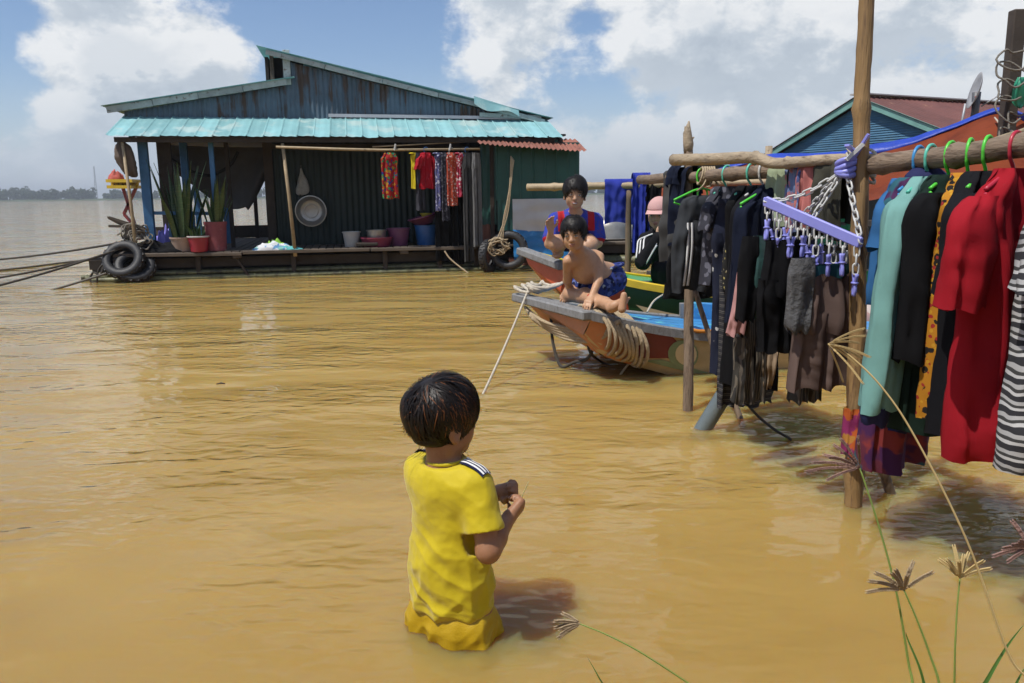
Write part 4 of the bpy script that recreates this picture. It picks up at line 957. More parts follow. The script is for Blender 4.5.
# ================================================================== BOATS
M_cream = mat('cream_hull_paint', (0.50, 0.38, 0.20), 0.5, 0.2, 6, 0.15, 40, col2=(0.24, 0.15, 0.07), thr=(.60, .76), stretch=(1, 1, 2))
M_tar = mat('tarred_bottom', (0.018, 0.016, 0.015), 0.5, 0.3, 8)
M_orangep = mat('orange_red_paint', (0.47, 0.085, 0.030), 0.5, 0.2, 7, 0.15, 40, col2=(0.30, 0.06, 0.03), thr=(.58, .72))
M_orangep2 = mat('faded_orange_paint', (0.50, 0.20, 0.09), 0.55, 0.2, 7, 0.2, 40, col2=(0.40, 0.27, 0.16), thr=(.56, .7))
M_maroon = mat('maroon_paint', (0.17, 0.022, 0.022), 0.5, 0.2, 7, .15, 40)
M_gunw = mat('grey_weathered_gunwale', (0.20, 0.20, 0.20), 0.75, 0.25, 12, 0.5, 60, col2=(0.10, 0.085, 0.07), thr=(.55, .7), stretch=(4, 1, 1))
M_bluedeck = mat('blue_deck_paint', (0.05, 0.24, 0.52), 0.45, 0.2, 5, 0.15, 40, col2=(0.12, 0.50, 0.55), thr=(.54, .62))
M_gdeck = mat('green_deck_paint', (0.03, 0.33, 0.075), 0.4, 0.15, 5, .1, 40)
M_ghull = mat('dark_green_hull', (0.018, 0.075, 0.025), 0.45, 0.2, 5, .1, 40)
M_yelg = mat('yellow_gunwale_paint', (0.66, 0.46, 0.03), 0.45, 0.15, 8, .1, 40)
M_petal = mat('cream_petal_paint', (0.62, 0.50, 0.30), 0.55, 0.1, 8)
M_sage = mat('sage_green_paint', (0.20, 0.26, 0.14), .5, .15, 8)
M_water_in = M_tar
class Boat:
    """scow-bowed river boat: s runs from the square bow (0) aft; stations give half width, gunwale height, bottom height"""
    def __init__(b, name, label, near, far, axis_px, L, zb0, zg_aft, half_aft, mats, zrise):
        near, far = Vector(near), Vector(far); b.mid = (near+far)/2; b.wid = (near-far).length/2
        ax = Vector(axis_px)-b.mid; ax.z = 0; b.ax = ax.normalized(); b.side = Vector((b.ax.y, -b.ax.x, 0))       # towards the camera
        b.drop = .15; b.L = L; b.zg0 = b.mid.z; b.tilt = (near.z-far.z)/2; b.zga = zg_aft; b.zb0 = zb0; b.ha = half_aft; b.zr = zrise
        b.edge = (near-far)/2; b.t = thing(name, (b.mid.x, b.mid.y, 0), label, 'boat'); b.m = mats
    def st(b, s):
        k = min(1, s/1.5); e_ = k*k*(3-2*k); half = b.wid+(b.ha-b.wid)*e_; zg = b.zga+(b.zg0-b.zga)*(1-min(1, s/1.35))**1.6
        q = min(1, max(0, s-.13)/(b.zr-.13)); zt_ = b.zb0-b.drop; zb = b.zb0-b.drop*s/.13 if s < .13 else zt_*(1-q)**1.3-.16*q
        return half, zg, zb, k
    def zlow(b, s, u): return b.st(s)[2]-.075*u*max(0, 1-s/.7)
    def P(b, s, u, z):
        half, zg, zb, k = b.st(s); sd = (b.edge.normalized()*(1-k)+b.side*k).normalized(); sd.z = 0
        c = b.mid+b.ax*s; p = Vector((c.x, c.y, 0))+sd*(u*half); p.z = z+(b.tilt*u*(1-k)); return p
    def build(b):
        m = b.m; N = 44; L = b.L
        def side(sg, z0, z1):
            def fn(a, v):
                s = L*a**1.25; half, zg, zb, k = b.st(s); zt, zl = zg-.02, b.zlow(s, sg*.8); lo = zl+(zt-zl)*z0; hi = zl+(zt-zl)*z1; t = lo+(hi-lo)*v
                w = (t-zl)/max(.05, zt-zl); return b.P(s, sg*(.80+.20*w**.7), t)
            return fn
        for sg in (1, -1): MB().grid(side(sg, 0, 1), N, 8, flip=sg < 0).build('hull_side', m['hull'], b.t)
        def bottom(a, v):
            s = L*a**1.25; half, zg, zb, k = b.st(s); return b.P(s, (v*2-1)*.80, zb)
        def clampd(i0, i1):
            def fn(a, v):
                s = max(.001, i0+(i1-i0)*a); half, zg, zb, k = b.st(s); return b.P(s, (v*2-1)*.80, b.zlow(s, (v*2-1)*.8))
            return fn
        MB().grid(clampd(0, .13), 3, 8, flip=True).build('bow_face', m['bow'], b.t); MB().grid(clampd(.13, .8), 12, 8, flip=True).build('bow_panel', m['bow'], b.t)
        MB().grid(clampd(.8, L), 20, 8, flip=True).build('bottom', M_tar, b.t)
        MB().grid(lambda a_, v: b.P(.001, (a_*2-1)*(.80+.2*v), b.zlow(0, (a_*2-1)*.8)+(b.zg0-.02-b.zlow(0, (a_*2-1)*.8))*v), 12, 3).build('bow_board', m['bow'], b.t)
        # square bow plank and gunwales: thick grey timbers
        a, c = b.P(0, -1.04, b.zg0), b.P(0, 1.04, b.zg0); MB().beam(a-b.ax*.02, c-b.ax*.02, .10, .062, bev=.01).build('bow_timber', m['gun'], b.t, False)
        for sg in (1, -1):
            pts = [b.P(L*i/30, sg*1.0, b.st(L*i/30)[1]) for i in range(31)]; mb = MB()
            vs = []; fs = []
            for i, p in enumerate(pts):
                d_ = (pts[min(i+1, 30)]-pts[max(i-1, 0)]).normalized(); o_ = d_.cross(Vector((0, 0, 1))).normalized()*(.026*1)
                for (x, z) in ((-1, -.032), (1, -.032), (1, .022), (.6, .030), (-.6, .030), (-1, .022)): vs.append(p+o_*x+Vector((0, 0, z)))
            for i in range(30):
                for j in range(6): fs.append((i*6+j, i*6+(j+1) % 6, (i+1)*6+(j+1) % 6, (i+1)*6+j))
            fs += [tuple(range(6)), tuple(180+j for j in range(6))[::-1]]; mb.add(vs, fs); mb.build('gunwale', m['gun2'] if m.get('gun2') else m['gun'], b.t, False)
        # fore deck planks
        nb = 5
        for j in range(nb):
            u0, u1 = -1+2*j/nb, -1+2*(j+1)/nb
            def fn(a_, v, u0=u0, u1=u1):
                s = .03+(b.dk-.03)*a_; return b.P(s, (u0+.012+(u1-u0-.024)*v)*.95, b.st(s)[1]+.012-.004*abs(v-.5))
            MB().grid(fn, 14, 2).build('deck_plank', m['deck'], b.t, False)
        def under(a_, v):
            s = .03+(L-.03)*a_; return b.P(s, (v*2-1)*.9, b.st(s)[1]-.05 if s < b.dk else .06)
        MB().grid(under, 24, 6).build('floor', m.get('floor', M_wood), b.t)
near = at(591, 320, 5.0); far_ = at(521, 293, 5.95)
near.z = far_.z = (near.z+far_.z)/2
ax = at(860, 329, 5.55)
b1 = Boat('wooden_boat', 'blue decked cream boat with square orange bow in front, a boy kneeling on it', near, far_, Vector((3.6, 6.0, 0)), 5.2, near.z-.085, .225, .42, dict(hull=M_cream, bow=M_orangep2, gun=M_gunw, deck=M_bluedeck), 1.15)
b1.dk = 2.6; b1.build()
# painted eye panel and petals on the bow of the near boat (thin raised paint shapes on the hull side)
def side_patch(b, pts, m, name, off=.004):
    """flat painted shape laid on the near hull side; pts are (s, w) with w from keel 0 to gunwale 1"""
    mb = MB(); P = []
    def pos(s, w):
        half, zg, zb, k = b.st(s); zt = zg-.02; zb = b.zlow(s, .8); z = zb+(zt-zb)*w; p = b.P(s, .80+.20*w**.7, z); sd = (b.edge.normalized()*(1-k)+b.side*k); sd.z = 0; return p+sd.normalized()*off
    cs_ = sum(p[0] for p in pts)/len(pts), sum(p[1] for p in pts)/len(pts)
    n_ = len(pts); vs = []; fs = []
    for r in (0.0, .33, .66, 1.0):
        for (s, w) in pts: vs.append(pos(cs_[0]+(s-cs_[0])*r, cs_[1]+(w-cs_[1])*r))
    for i in range(3):
        for j in range(n_): fs.append((i*n_+j, i*n_+(j+1) % n_, (i+1)*n_+(j+1) % n_, (i+1)*n_+j))
    mb.add(vs, fs); return mb.build(name, m, b.t, True)
def dense(pts, k=4):
    return [(pts[i][0]+(pts[(i+1) % len(pts)][0]-pts[i][0])*j/k, pts[i][1]+(pts[(i+1) % len(pts)][1]-pts[i][1])*j/k) for i in range(len(pts)) for j in range(k)]
def circ(s, w, rs, rw, n=18): return [(s+rs*math.cos(2*math.pi*i/n), w+rw*math.sin(2*math.pi*i/n)) for i in range(n)]
side_patch(b1, dense([(.0, .0), (.0, 1), (.36, 1), (.36, .0)]), M_orangep2, 'painted_bow', .003)
side_patch(b1, dense([(.33, .12), (.30, .95), (.62, .95), (.76, .62), (.62, .42), (.40, .25)]), M_maroon, 'painted_panel', .004)
side_patch(b1, circ(.72, .58, .12, .34), M_sage, 'painted_leaf', .007)
side_patch(b1, circ(.74, .60, .085, .26), M_petal, 'painted_petal', .010)
side_patch(b1, circ(.30, .66, .085, .17), M_petal, 'painted_eye', .008); side_patch(b1, circ(.30, .66, .045, .09), M_maroon, 'painted_pupil', .011)
side_patch(b1, dense([(.42, .20), (.56, .34), (1.2, .28), (1.1, .20)]), M_sage, 'painted_band', .006)
def bow_patch(b, s, u, rs, ru, m, name):
    vs, fs = [], []; n_ = 16
    for r in (0.02, 1.0):
        for i in range(n_):
            a = 2*math.pi*i/n_; q = 1+.25*math.sin(5*a); ss = s+rs*r*q*math.cos(a); uu = u+ru*r*q*math.sin(a); p = b.P(ss, uu*.8, b.zlow(ss, uu*.8)-.004); vs.append(p-b.ax*.004)
    for i in range(n_): fs.append((i, (i+1) % n_, n_+(i+1) % n_, n_+i))
    MB().add(vs, fs).build(name, m, b.t, True)
bow_patch(b1, .07, .05, .045, .16, M_petal, 'painted_flower')
# raised blue hatch board and cord pieces on the near deck
p = at(700, 318, 5.95); MB().beam(at(686, 312, 6.05), at(722, 314, 6.05), .05, .16, bev=.008).build('hatch_board', M_bluedeck, b1.t, False)
MB().beam(at(683, 303, 6.05)+Vector((0, -.01, 0)), at(683, 322, 6.05)+Vector((0, -.01, 0)), .06, .05).build('hatch_post', M_gunw, b1.t, False)

near2 = at(565, 266, 6.35); far2 = at(524, 251, 7.0); zz = (near2.z+far2.z)/2
b2 = Boat('wooden_boat', 'green boat with yellow gunwale and red bow behind the blue decked one', near2, far2, Vector((3.4, 7.0, 0)), 5.0, near2.z-.12, .40, .46, dict(hull=M_ghull, bow=M_orangep, gun=M_gunw, gun2=M_yelg, deck=M_gdeck), 1.3)
b2.dk = 2.2; b2.build(); bow_patch(b2, .07, .30, .045, .15, M_petal, 'painted_flower')
side_patch(b2, dense([(.0, .0), (.0, 1), (.50, 1), (.62, .0)]), M_orangep, 'painted_bow', .003)
side_patch(b2, dense([(.75, .42), (.62, .60), (1.6, .66), (1.7, .42)]), M_petal, 'painted_band', .006)
# raised green side board with a small registration plate
def board(a, v): s = 1.05+2.2*a; p = b2.P(s, 1.0, b2.st(s)[1]+.03+.12*v*min(1, a*7)*(1 if a < .98 else .9)); return p
MB().grid(board, 20, 2).build('wash_board', M_gdeck, b2.t, True)
M_plate = print_mat('printed_plate', (.7, .72, .72), [((.12, .18, .4), .56)], 40, kind='noise')
p0_, p1_ = b2.P(2.05, 1.02, .455), b2.P(2.30, 1.02, .455); MB().beam(p0_, p1_, .006, .06).build('number_plate', M_plate, b2.t, False)
# old tan rope wound round the near bow, loose loops under it
mb = MB(); 
for k in range(9):
    s0 = .10+.035*k; pts = []
    for j in range(28):
        a = 2*math.pi*j/28; half, zg, zb, kk = b1.st(s0); zm = (zg+zb)/2+.01; hz_ = (zg-zb)/2+.055+.006*math.sin(k*2.1)
        if k < 6:
            u = .70+.42*math.cos(a)
        else: u = .74+.36*math.cos(a)
        sl_ = s0-.05*math.sin(a)+.010*math.sin(3*a+k); pts.append(b1.P(max(.02, sl_), u, zm+hz_*math.sin(a)))
    mb.tube(pts, .0125, 7, closed=True)
tag(mb.build('rope_coil', M_ropetan, None, True), 'tan rope wound many times round the near corner of the orange bow', 'rope')
mb = MB()
for k in range(5):
    pts = [b1.P(-.03-.012*k, -.72+.1*k, b1.zg0-.06-.012*k), b1.P(-.03+.01*k, -.2, b1.zb0-.035-.016*k), b1.P(.03, .35, b1.zb0-.05-.02*k), b1.P(.10, .85, b1.zb0-.01-.02*k), b1.P(.18, 1.1, b1.zb0+.05)]
    mb.tube(smooth_path(pts, 8), .013, 7)
tag(mb.build('slung_rope', M_ropetan, None, True), 'loops of tan rope slung beneath the orange bow panel', 'rope')
tp = b1.P(.02, -.75, b1.zg0+.05)
mb = MB()
for k in range(4):
    c = tp+Vector((.03*k, 0, .012*k)); pts = [c+Vector((.10*math.cos(a)+.05*math.sin(2*a+k), .12*math.sin(a), .016*math.sin(3*a+k)+.02)) for a in np.linspace(0, 2*math.pi, 14)[:-1]]; mb.tube(pts, .012, 7, closed=True)
tag(mb.build('rope_loops', M_ropepale, None, True), 'loose pale rope loops lying on the tip of the near bow', 'rope')
e0 = water_at(484, 392, .005)
rope('mooring_rope', sag(tp+Vector((-.02, -.02, .03)), e0+(e0-tp)*.06, .02, 8), .008, M_ropepale, 'pale rope running from the near bow down into the brown water', 7, sm=3)
a_, b_ = at(552, 322, 5.5), at(592, 350, 5.2)
rope('hanging_loop', [at(551, 318, 5.6), at(553, 343, 5.55), water_at(561, 366, .01), at(575, 362, 5.35), at(588, 358, 5.3), at(596, 340, 5.2), at(599, 326, 5.1)], .011, M_ropedark, 'dark rope loop hanging from the near bow to the water')
rope('dark_tail', [at(587, 338, 5.25), at(590, 352, 5.25), water_at(600, 361, .02), water_at(612, 367, -.01)], .009, M_ropedark, 'thin dark rope tail trailing from the bow into the water')
rope('pale_ends', [at(640, 350, 5.2), at(632, 360, 5.2), water_at(621, 374, 0), water_at(619, 384, -.02)], .008, M_ropetan, 'short tan line dipping into the water beside the cream hull')
rope('deck_line', [at(647, 312, 5.7), at(655, 300, 5.9), at(670, 291, 6.2)], .007, M_ropepale, 'thin pale line from the near deck up to the green boat')
M_bagp = mat('clear_plastic_bag', (.55, .50, .42), .35, .2, 10, .4, 40, trans=.3)
t = thing('plastic_bag', at(637, 330, 5.30), 'small pale plastic bag tied to the side of the cream boat', 'bag'); c = at(638, 328, 5.15)
MBb = cloth_tube([(0, 0, .06, .01, .01), (0, 0, .03, .03, .02), (.01, 0, -.04, .055, .03), (.0, 0, -.10, .05, .03), (-.02, 0, -.13, .02, .012)], 18, 20, .01, 2, .01, 5); o = MBb.build('bag_body', M_bagp, t, True, False); o.location = (0, -.1, 0)
rope('frayed_strap', [b1.P(.72, .96, b1.st(.72)[1]+.04), b1.P(.80, 1.06, b1.st(.8)[1]+.03), b1.P(.95, 1.06, b1.st(.95)[1]+.035), b1.P(1.05, 1.08, b1.st(1.05)[1]-.03), b1.P(1.04, 1.08, b1.st(1.0)[1]-.09)], .012, plain('orange_strap', (.5, .2, .04)), 'frayed orange strap over the gunwale of the near boat')

# ================================================================== DRYING RACK
M_pole = mat('yellow_brown_pole', (0.27, 0.165, 0.066), 0.65, 0.35, 3, 0.7, 9, col2=(0.12, 0.066, 0.03), thr=(.50, .66), stretch=(9, 9, .7))
M_post = mat('grey_brown_post', (0.19, 0.135, 0.09), 0.75, 0.35, 3, 0.7, 9, col2=(0.09, 0.06, 0.04), thr=(.50, .66), stretch=(9, 9, .8))
M_bar = mat('grey_brown_bar', (0.20, 0.145, 0.10), 0.75, 0.35, 3, 0.7, 9, col2=(0.09, 0.06, 0.04), thr=(.50, .66), stretch=(8, 1.0, 8))
M_bar2 = mat('pale_grey_bar', (0.33, 0.26, 0.175), 0.7, 0.3, 3, 0.7, 9, col2=(0.16, 0.115, 0.075), thr=(.52, .68), stretch=(7, 1.2, 8))
def bark_pole(name, pts, rad, m, label, n=10, knots=(), cat='pole', jit=.05, sm=10):
    P = smooth_path(pts, sm); k = len(P); R = [rad[0]+(rad[1]-rad[0])*i/(k-1) for i in range(k)]
    for kn in knots:
        i = int(kn*(k-1)); R[i] *= 1.22
    P = [p+Vector((mnoise.noise(p*3), mnoise.noise(p*3+Vector((9, 0, 0))), mnoise.noise(p*3+Vector((0, 9, 0)))))*rad[0]*.25 for p in P]
    return tag(MB().tube(P, R, n, jit=jit).build(name, m, None, True), label, cat)
INVY = lambda px: 1/4.37+(px-703)*(1/3.03-1/4.37)/157.0
BARPY = [(600, 182.5), (640, 180), (703, 176), (780, 170.6), (860, 165.7), (940, 157), (1024, 146), (1100, 135), (1180, 124)]
def bar_pt(px):
    for (a, ya), (b, yb) in zip(BARPY, BARPY[1:]):
        if px <= b: break
    py = ya+(yb-ya)*(px-a)/(b-a); return at(px, py, 1/INVY(px))
BAR_R = .033
bark_pole('laundry_bar', [bar_pt(p) for p in (640, 703, 780, 860, 940, 1024, 1100)], (.030, .037), M_bar, 'long grey brown bar carrying most of the washing', 12, (.1, .24, .4, .55, .7, .85), 'bar', .03, 10)
bd = bar_pt(860)-bar_pt(703); BAR_RZ = math.atan2(-bd.x, bd.y)+math.pi   # local y along the bar
BAR_RZ = math.atan2(bd.x*0-bd.y*-1, 1)*0+math.atan2(.21, .978)
bark_pole('main_post', [water_at(853, 505)+Vector((0, 0, -.5)), water_at(853, 505), at(857, 330, 2.95), at(861, 165, 2.97), at(864, 60, 2.98), at(866, -60, 3.0)], (.034, .026), M_pole, 'tall yellow brown pole standing through the washing, rising out of frame', 12, (.25, .5, .7), jit=.06)
w_ = water_at(688, 410); bark_pole('forked_post', [w_+Vector((0, 0, -.5)), w_, at(689, 300, 4.42), at(688, 200, 4.52), at(688, 150, 4.57)], (.030, .024), M_post, 'rough post with a split forked top under the left end of the bar', 10, (.6,))
t_ = MB()
t_.tube([at(688, 154, 4.57), at(688.5, 144, 4.57), at(687.5, 133, 4.57), at(689, 121, 4.57)], [.026, .030, .022, .004], 8, jit=.15); t_.tube([at(687, 144, 4.57), at(685.5, 134, 4.57), at(685, 126, 4.57)], [.014, .010, .003], 6); t_.tube([at(690, 141, 4.57), at(694, 137, 4.57)], [.010, .004], 6)
o = t_.build('split_top', M_bar2, None, True); fp = bpy.data.objects['forked_post']; o.parent = fp
bark_pole('upper_bar', [at(673, 160, 4.05), at(720, 158.5, 3.75), at(752, 158, 3.58), at(772, 163, 3.46), at(800, 161.5, 3.32), at(845, 159.5, 3.10), at(874, 158.5, 3.0)], (.030, .019), M_bar2, 'pale bent branch lashed above the main bar', 10, (.35, .6), 'bar', .03)
bark_pole('blue_cloth_pole', [at(527, 187.5, 7.6), at(575, 186.5, 7.45), at(640, 185, 7.3), at(720, 183, 7.1), at(800, 182, 6.9)], (.034, .030), M_bamboo, 'long bamboo pole reaching left behind the boys with blue clothes on it', 9, (.15, .3, .5), jit=.02)
w_ = water_at(630, 279, 0); q_ = at(629, 190, 7.33); bark_pole('thin_post', [Vector((q_.x, q_.y, -.4)), Vector((q_.x, q_.y, .4)), q_], (.032, .026), M_post, 'thin brown post holding the pole with the blue clothes', 8)
bark_pole('slanting_bamboo', [bar_pt(1060)+Vector((0, 0, .05)), at(1010, 136, 2.5), at(975, 147, 2.62), at(962, 151, 2.66)], (.012, .010), M_bamboo, 'thin bamboo stick slanting across the near end of the bar', 8)
# grey plastic pipe, bracing sticks
a_ = water_at(698, 437, -.05); b_ = at(738, 372, 3.95); d_ = (b_-a_); MBp = MB(); MBp.tube([a_-d_*.4, a_, b_, b_+d_*1.2], .043, 14)
M_pvc = mat('grey_pvc_pipe', (.12, .145, .15), .38, .2, 8, .15, 60, col2=(.20, .17, .12), thr=(.6, .75)); tag(MBp.build('plastic_pipe', M_pvc, None, True, sharp=60), 'thick grey plastic pipe leaning out of the water under the clothes', 'pipe')
a_ = water_at(893, 499, -.03); b_ = at(862, 400, 2.97); bark_pole('bracing_stick', [a_-(b_-a_)*.4, a_, a_.lerp(b_, .5), b_], (.022, .018), M_post, 'short dark bamboo brace leaning against the tall pole', 9, (.55,))
a_ = at(715, 352, 4.25); b_ = at(695, 290, 4.36); bark_pole('bracing_stick', [at(745, 432, 4.1), at(728, 385, 4.2), a_, b_], (.016, .014), M_post, 'thin stick bracing the forked post from the right', 8)
rope('curved_cable', [at(738, 392, 3.9), at(748, 405, 3.85), at(760, 418, 3.8), at(775, 430, 3.75), water_at(790, 439, .01), water_at(786, 441, -.02)], .007, M_ropedark, 'thin dark cable curving from the clothes into the water')
rope('thin_line', [at(826, 374, 3.4), at(845, 380, 3.3), at(856, 384, 3.0)], .006, M_ropetan, 'thin tan line tied to the tall pole below the shorts')
# lashings
mb = MB()
for px, n_ in ((861, 4),):
    c = bar_pt(px)
    for k in range(5):
        pts = [c+Vector((.05*math.cos(a)*(1 if k % 2 else -1)-.0, -.0+.055*math.sin(a), .045*math.sin(a+.7)+.012*k-.02)) for a in np.linspace(0, 2*math.pi, 14)[:-1]]; mb.tube(pts, .006, 6, closed=True)
tag(mb.build('cord_lashing', M_ropepale, None, True), 'pale cord lashing the bars to the tall pole', 'cord')
mb = MB(); c = bar_pt(706)
for k in range(6):
    pts = [c+Vector((.012*k-.03, .0, 0))+Vector((0.01*math.sin(a), .045*math.cos(a), .045*math.sin(a))) for a in np.linspace(0, 2*math.pi, 12)[:-1]]; mb.tube(pts, .006, 6, closed=True)
for k in range(4): mb.tube(smooth_path([c+Vector((.01*k, -.04, 0)), c+Vector((-.03+.04*k, -.07, -.05)), c+Vector((-.06+.05*k, -.06, -.02+.02*k-.06))], 4), .005, 5)
tag(mb.build('cord_knot', M_ropetan, None, True), 'tan cord knotted round the bar by the striped trousers', 'cord')

# ================================================================== BLUE HOUSE, TARPAULIN, FAR RAFT
M_siding = mat('blue_board_paint', (0.055, 0.15, 0.25), 0.65, 0.22, 4, 0.25, 40, col2=(0.09, 0.17, 0.24), thr=(.5, .7), stretch=(1, 1, 3), rnd=.10)
M_edge = mat('green_barge_paint', (0.16, 0.33, 0.30), 0.6, 0.2, 6, .2, 40)
M_redroof = sheet_mat('brown_red_roof', (0.13, 0.048, 0.040), (0.26, 0.14, 0.08), 1.16, 0.6, 0.0, .35)
ap = at(862, 99, 13.0); rdir = Vector((3.8, 1.8, 0)).normalized(); gd = Vector((rdir.y, -rdir.x, 0)); gw, gdrop = 2.15, .86
bh = thing('blue_house', (ap.x, ap.y, 0), 'blue boarded house with a red brown tin roof behind the washing', 'house')
nb = 24
for k in range(nb):
    zb_ = ap.z-.08-gdrop+(gdrop)*k/nb*1.0; w0 = gw*(ap.z-.08-zb_)/gdrop; w1 = max(.0, gw*(ap.z-.08-zb_-gdrop/nb)/gdrop)
    a = ap.copy(); a.z = zb_; h_ = gdrop/nb
    vs = [a-gd*w0, a+gd*w0, a+gd*w1+Vector((0, 0, h_)), a-gd*w1+Vector((0, 0, h_))]; o_ = -rdir*.018
    MB().add([vs[0]+o_, vs[1]+o_, vs[2]+o_*.2, vs[3]+o_*.2, vs[0], vs[1]], [(0, 1, 2, 3), (4, 5, 1, 0)]).build('board', M_siding, bh, False)
for k in range(26):
    z = ap.z-.08-gdrop-.045*(k+1)
    if z < .35: break
    a = ap.copy(); a.z = z; vs = [a-gd*gw*.96-rdir*.018, a+gd*gw*.96-rdir*.018, a+gd*gw*.96-rdir*.004+Vector((0, 0, .045)), a-gd*gw*.96-rdir*.004+Vector((0, 0, .045))]
    MB().add(vs, [(0, 1, 2, 3)]).build('board', M_siding, bh, False)
for s in (-1, 1):
    e_ = ap+gd*(s*gw*1.1)+Vector((0, 0, -gdrop*1.1)); MB().beam(ap-rdir*.10+Vector((0, 0, -.02)), e_-rdir*.10+Vector((0, 0, -.02)), .03, .10).build('barge_board', M_edge, bh, False)
RL = 8.0
for k in range(10):
    for s in (-1, 1):
        v = (gd*(s*gw*1.1)+Vector((0, 0, -gdrop*1.1))); L_ = v.length; mb = MB(); corr(mb, ap+rdir*(-.14+k*.8)+Vector((0, 0, .04+.004*(k % 2))), rdir, v, .84, L_, .075*1.6, .014*(1 if s < 0 else 1), sv=2); mb.build('roof_sheet', M_redroof, bh, True)
mb = MB()
MB().beam(ap-rdir*.15+Vector((0, 0, .07)), ap+rdir*RL+Vector((0, 0, .07)), .22, .02).build('ridge_cap', mat('pale_ridge', (.42, .40, .38), .6, .15, 5), bh, False)
c = ap+rdir*4+gd*0; M_inner = mat('shade_dark_wall', (.005, .009, .010), .8, .25, 4)  # M_inner: base lowered to near black, shade under the tarpaulin put into it
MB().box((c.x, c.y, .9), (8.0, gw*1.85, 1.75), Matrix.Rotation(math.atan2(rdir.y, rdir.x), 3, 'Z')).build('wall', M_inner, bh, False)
MB().box((c.x, c.y, .05), (9.0, gw*2.5, .34), Matrix.Rotation(math.atan2(rdir.y, rdir.x), 3, 'Z')).build('raft', M_wooddk, bh, False)
# satellite dish on the roof
dc = at(976, 92, 11.5); t = thing('satellite_dish', (dc.x, dc.y, dc.z-.35), 'grey satellite dish on a bent arm above the red brown roof', 'dish')
M_dish = mat('grey_dish_paint', (.33, .33, .34), .5, .15, 6, .1, 40); M_dishd = mat('dark_dish_back', (.09, .09, .10), .5, .2, 6)
dn = Vector((-.93, .26, .24)).normalized(); Mq = Matrix.Translation(dc+Vector((-.02, 0, .02))) @ dn.to_track_quat('Z', 'Y').to_matrix().to_4x4()
MB().lathe([(0, -.055), (.10, -.048), (.18, -.028), (.245, .0), (.25, .004), (.245, .008), (.18, -.018), (.10, -.038), (0, -.045)], 30, Mq).build('reflector', M_dish, t, True)
MB().tube([dc+Vector((.02, .02, -.0)), dc+Vector((.03, .03, -.25)), dc+Vector((-.03, .02, -.62))], [.06, .05, .035], 8).build('bracket', M_dishd, t, True)
MB().tube([dc+Vector((-.16, -.05, -.16)), dc+Vector((-.20, -.03, -.62))], .016, 6).build('strut', m_steel, t, True)
MB().tube([dc+Vector((.06, -.05, -.20)), dc+Vector((.30, -.15, -.02))], .012, 6).build('feed_arm', m_steel, t, True)
MB().beam(dc+Vector((.29, -.15, -.03)), dc+Vector((.37, -.17, .0)), .05, .05, bev=.008).build('feed_horn', M_dishd, t, False)
tx = bpy.data.curves.new('dish_mark', 'FONT'); 
logo = MB(); 
for k in range(3): q = Mq @ Vector((-.03+.02*k, -.02-.03*k, -.028)); logo.box(q, (.05, .02, .004), Mq.to_3x3())
logo.build('mark', mat('red_print', (.4, .03, .03), .5), t, False)
bpy.data.curves.remove(tx)
# orange tarpaulin with a blue rolled edge, sloping towards the river
M_otarp = mat('orange_tarpaulin', (0.205, 0.042, 0.013), 0.65, 0.30, 2.5, 0.4, 14, trans=0.2, spec=.2, col2=(.14, .026, .010), thr=(.5, .7)); M_btarp = mat('blue_tarp_edge', (0.015, 0.055, 0.42), 0.45, 0.2, 6, .4, 30, trans=.15)
top = [(618, 187, 8.3), (660, 182.5, 8.2), (700, 177, 8.05), (735, 166, 7.9), (770, 157, 7.8), (830, 156, 7.6), (868, 148, 7.5), (905, 142, 7.3), (950, 128, 7.1), (997, 111, 6.9), (1030, 122, 6.7), (1070, 132, 6.6)]
low = [(618, 191, 7.6), (660, 194, 7.2), (700, 196, 6.9), (735, 195, 6.7), (770, 196, 6.5), (830, 196, 6.35), (868, 194, 6.2), (905, 190, 6.0), (950, 188, 5.8), (997, 186, 5.6), (1030, 184, 5.5), (1070, 182, 5.4)]
TP = smooth_path([at(*p) for p in top], 6); LP = smooth_path([at(*p) for p in low], 6); k_ = len(TP)-1
tt = thing('tarpaulin', (at(*top[6]).x, at(*top[6]).y, 0), 'orange tarpaulin awning with a blue edge stretched behind the washing', 'tarpaulin')
def tf(a, b):
    i = round(a*k_); p = TP[i].lerp(LP[i], b); ev = 2.2 if i else 1
    return p+Vector((0, 0, -.10*math.sin(math.pi*b)*(.5+.5*math.sin(a*14))+.05*mnoise.noise(Vector((a*9, b*3, 2)))*math.sin(math.pi*min(1, b*1.0)*.9)-.05*b*abs(math.sin(a*20))))
MB().grid(tf, k_, 14).build('sheet', M_otarp, tt, True)
def bf(a, b):
    i = round(a*k_); p = TP[i].copy(); wdt = .035+.07*max(0, math.sin((a-.28)*7.5))*(1 if .25 < a < .72 else .0); an = math.pi*1.2*b
    return p+Vector((0, -.03-(.02+wdt)*math.sin(an*.8)-.012*b, .03-wdt*1.15*b*1.3+.012*mnoise.noise(Vector((a*30, b*3, 5)))))
MB().grid(bf, k_, 8).build('edge', M_btarp, tt, True)
for (px, y0_, y1_, Y, lab) in ((769, 146, 250, 7.85, 'thin pole propping the tarpaulin below the blue gable'), (1018, 10, 300, 6.4, 'dark timber post at the right edge with wire and plastic round it')):
    a, b = at(px, y0_, Y), at(px+1, y1_, Y); b = Vector((a.x+.01, a.y, -.3)); big = px > 900
    (MB().box if False else None); mbp = MB()
    if big: mbp.beam(a, b, .10, .09, up=Vector((0, 1, 0)), bev=.008)
    else: mbp.tube([a, (a+b)/2+Vector((.01, 0, 0)), b], .035, 8)
    tag(mbp.build('support_post', M_wooddk if big else M_bar2, None, not big), lab, 'post')
mb = MB(); cpt = at(1016, 165, 6.3)
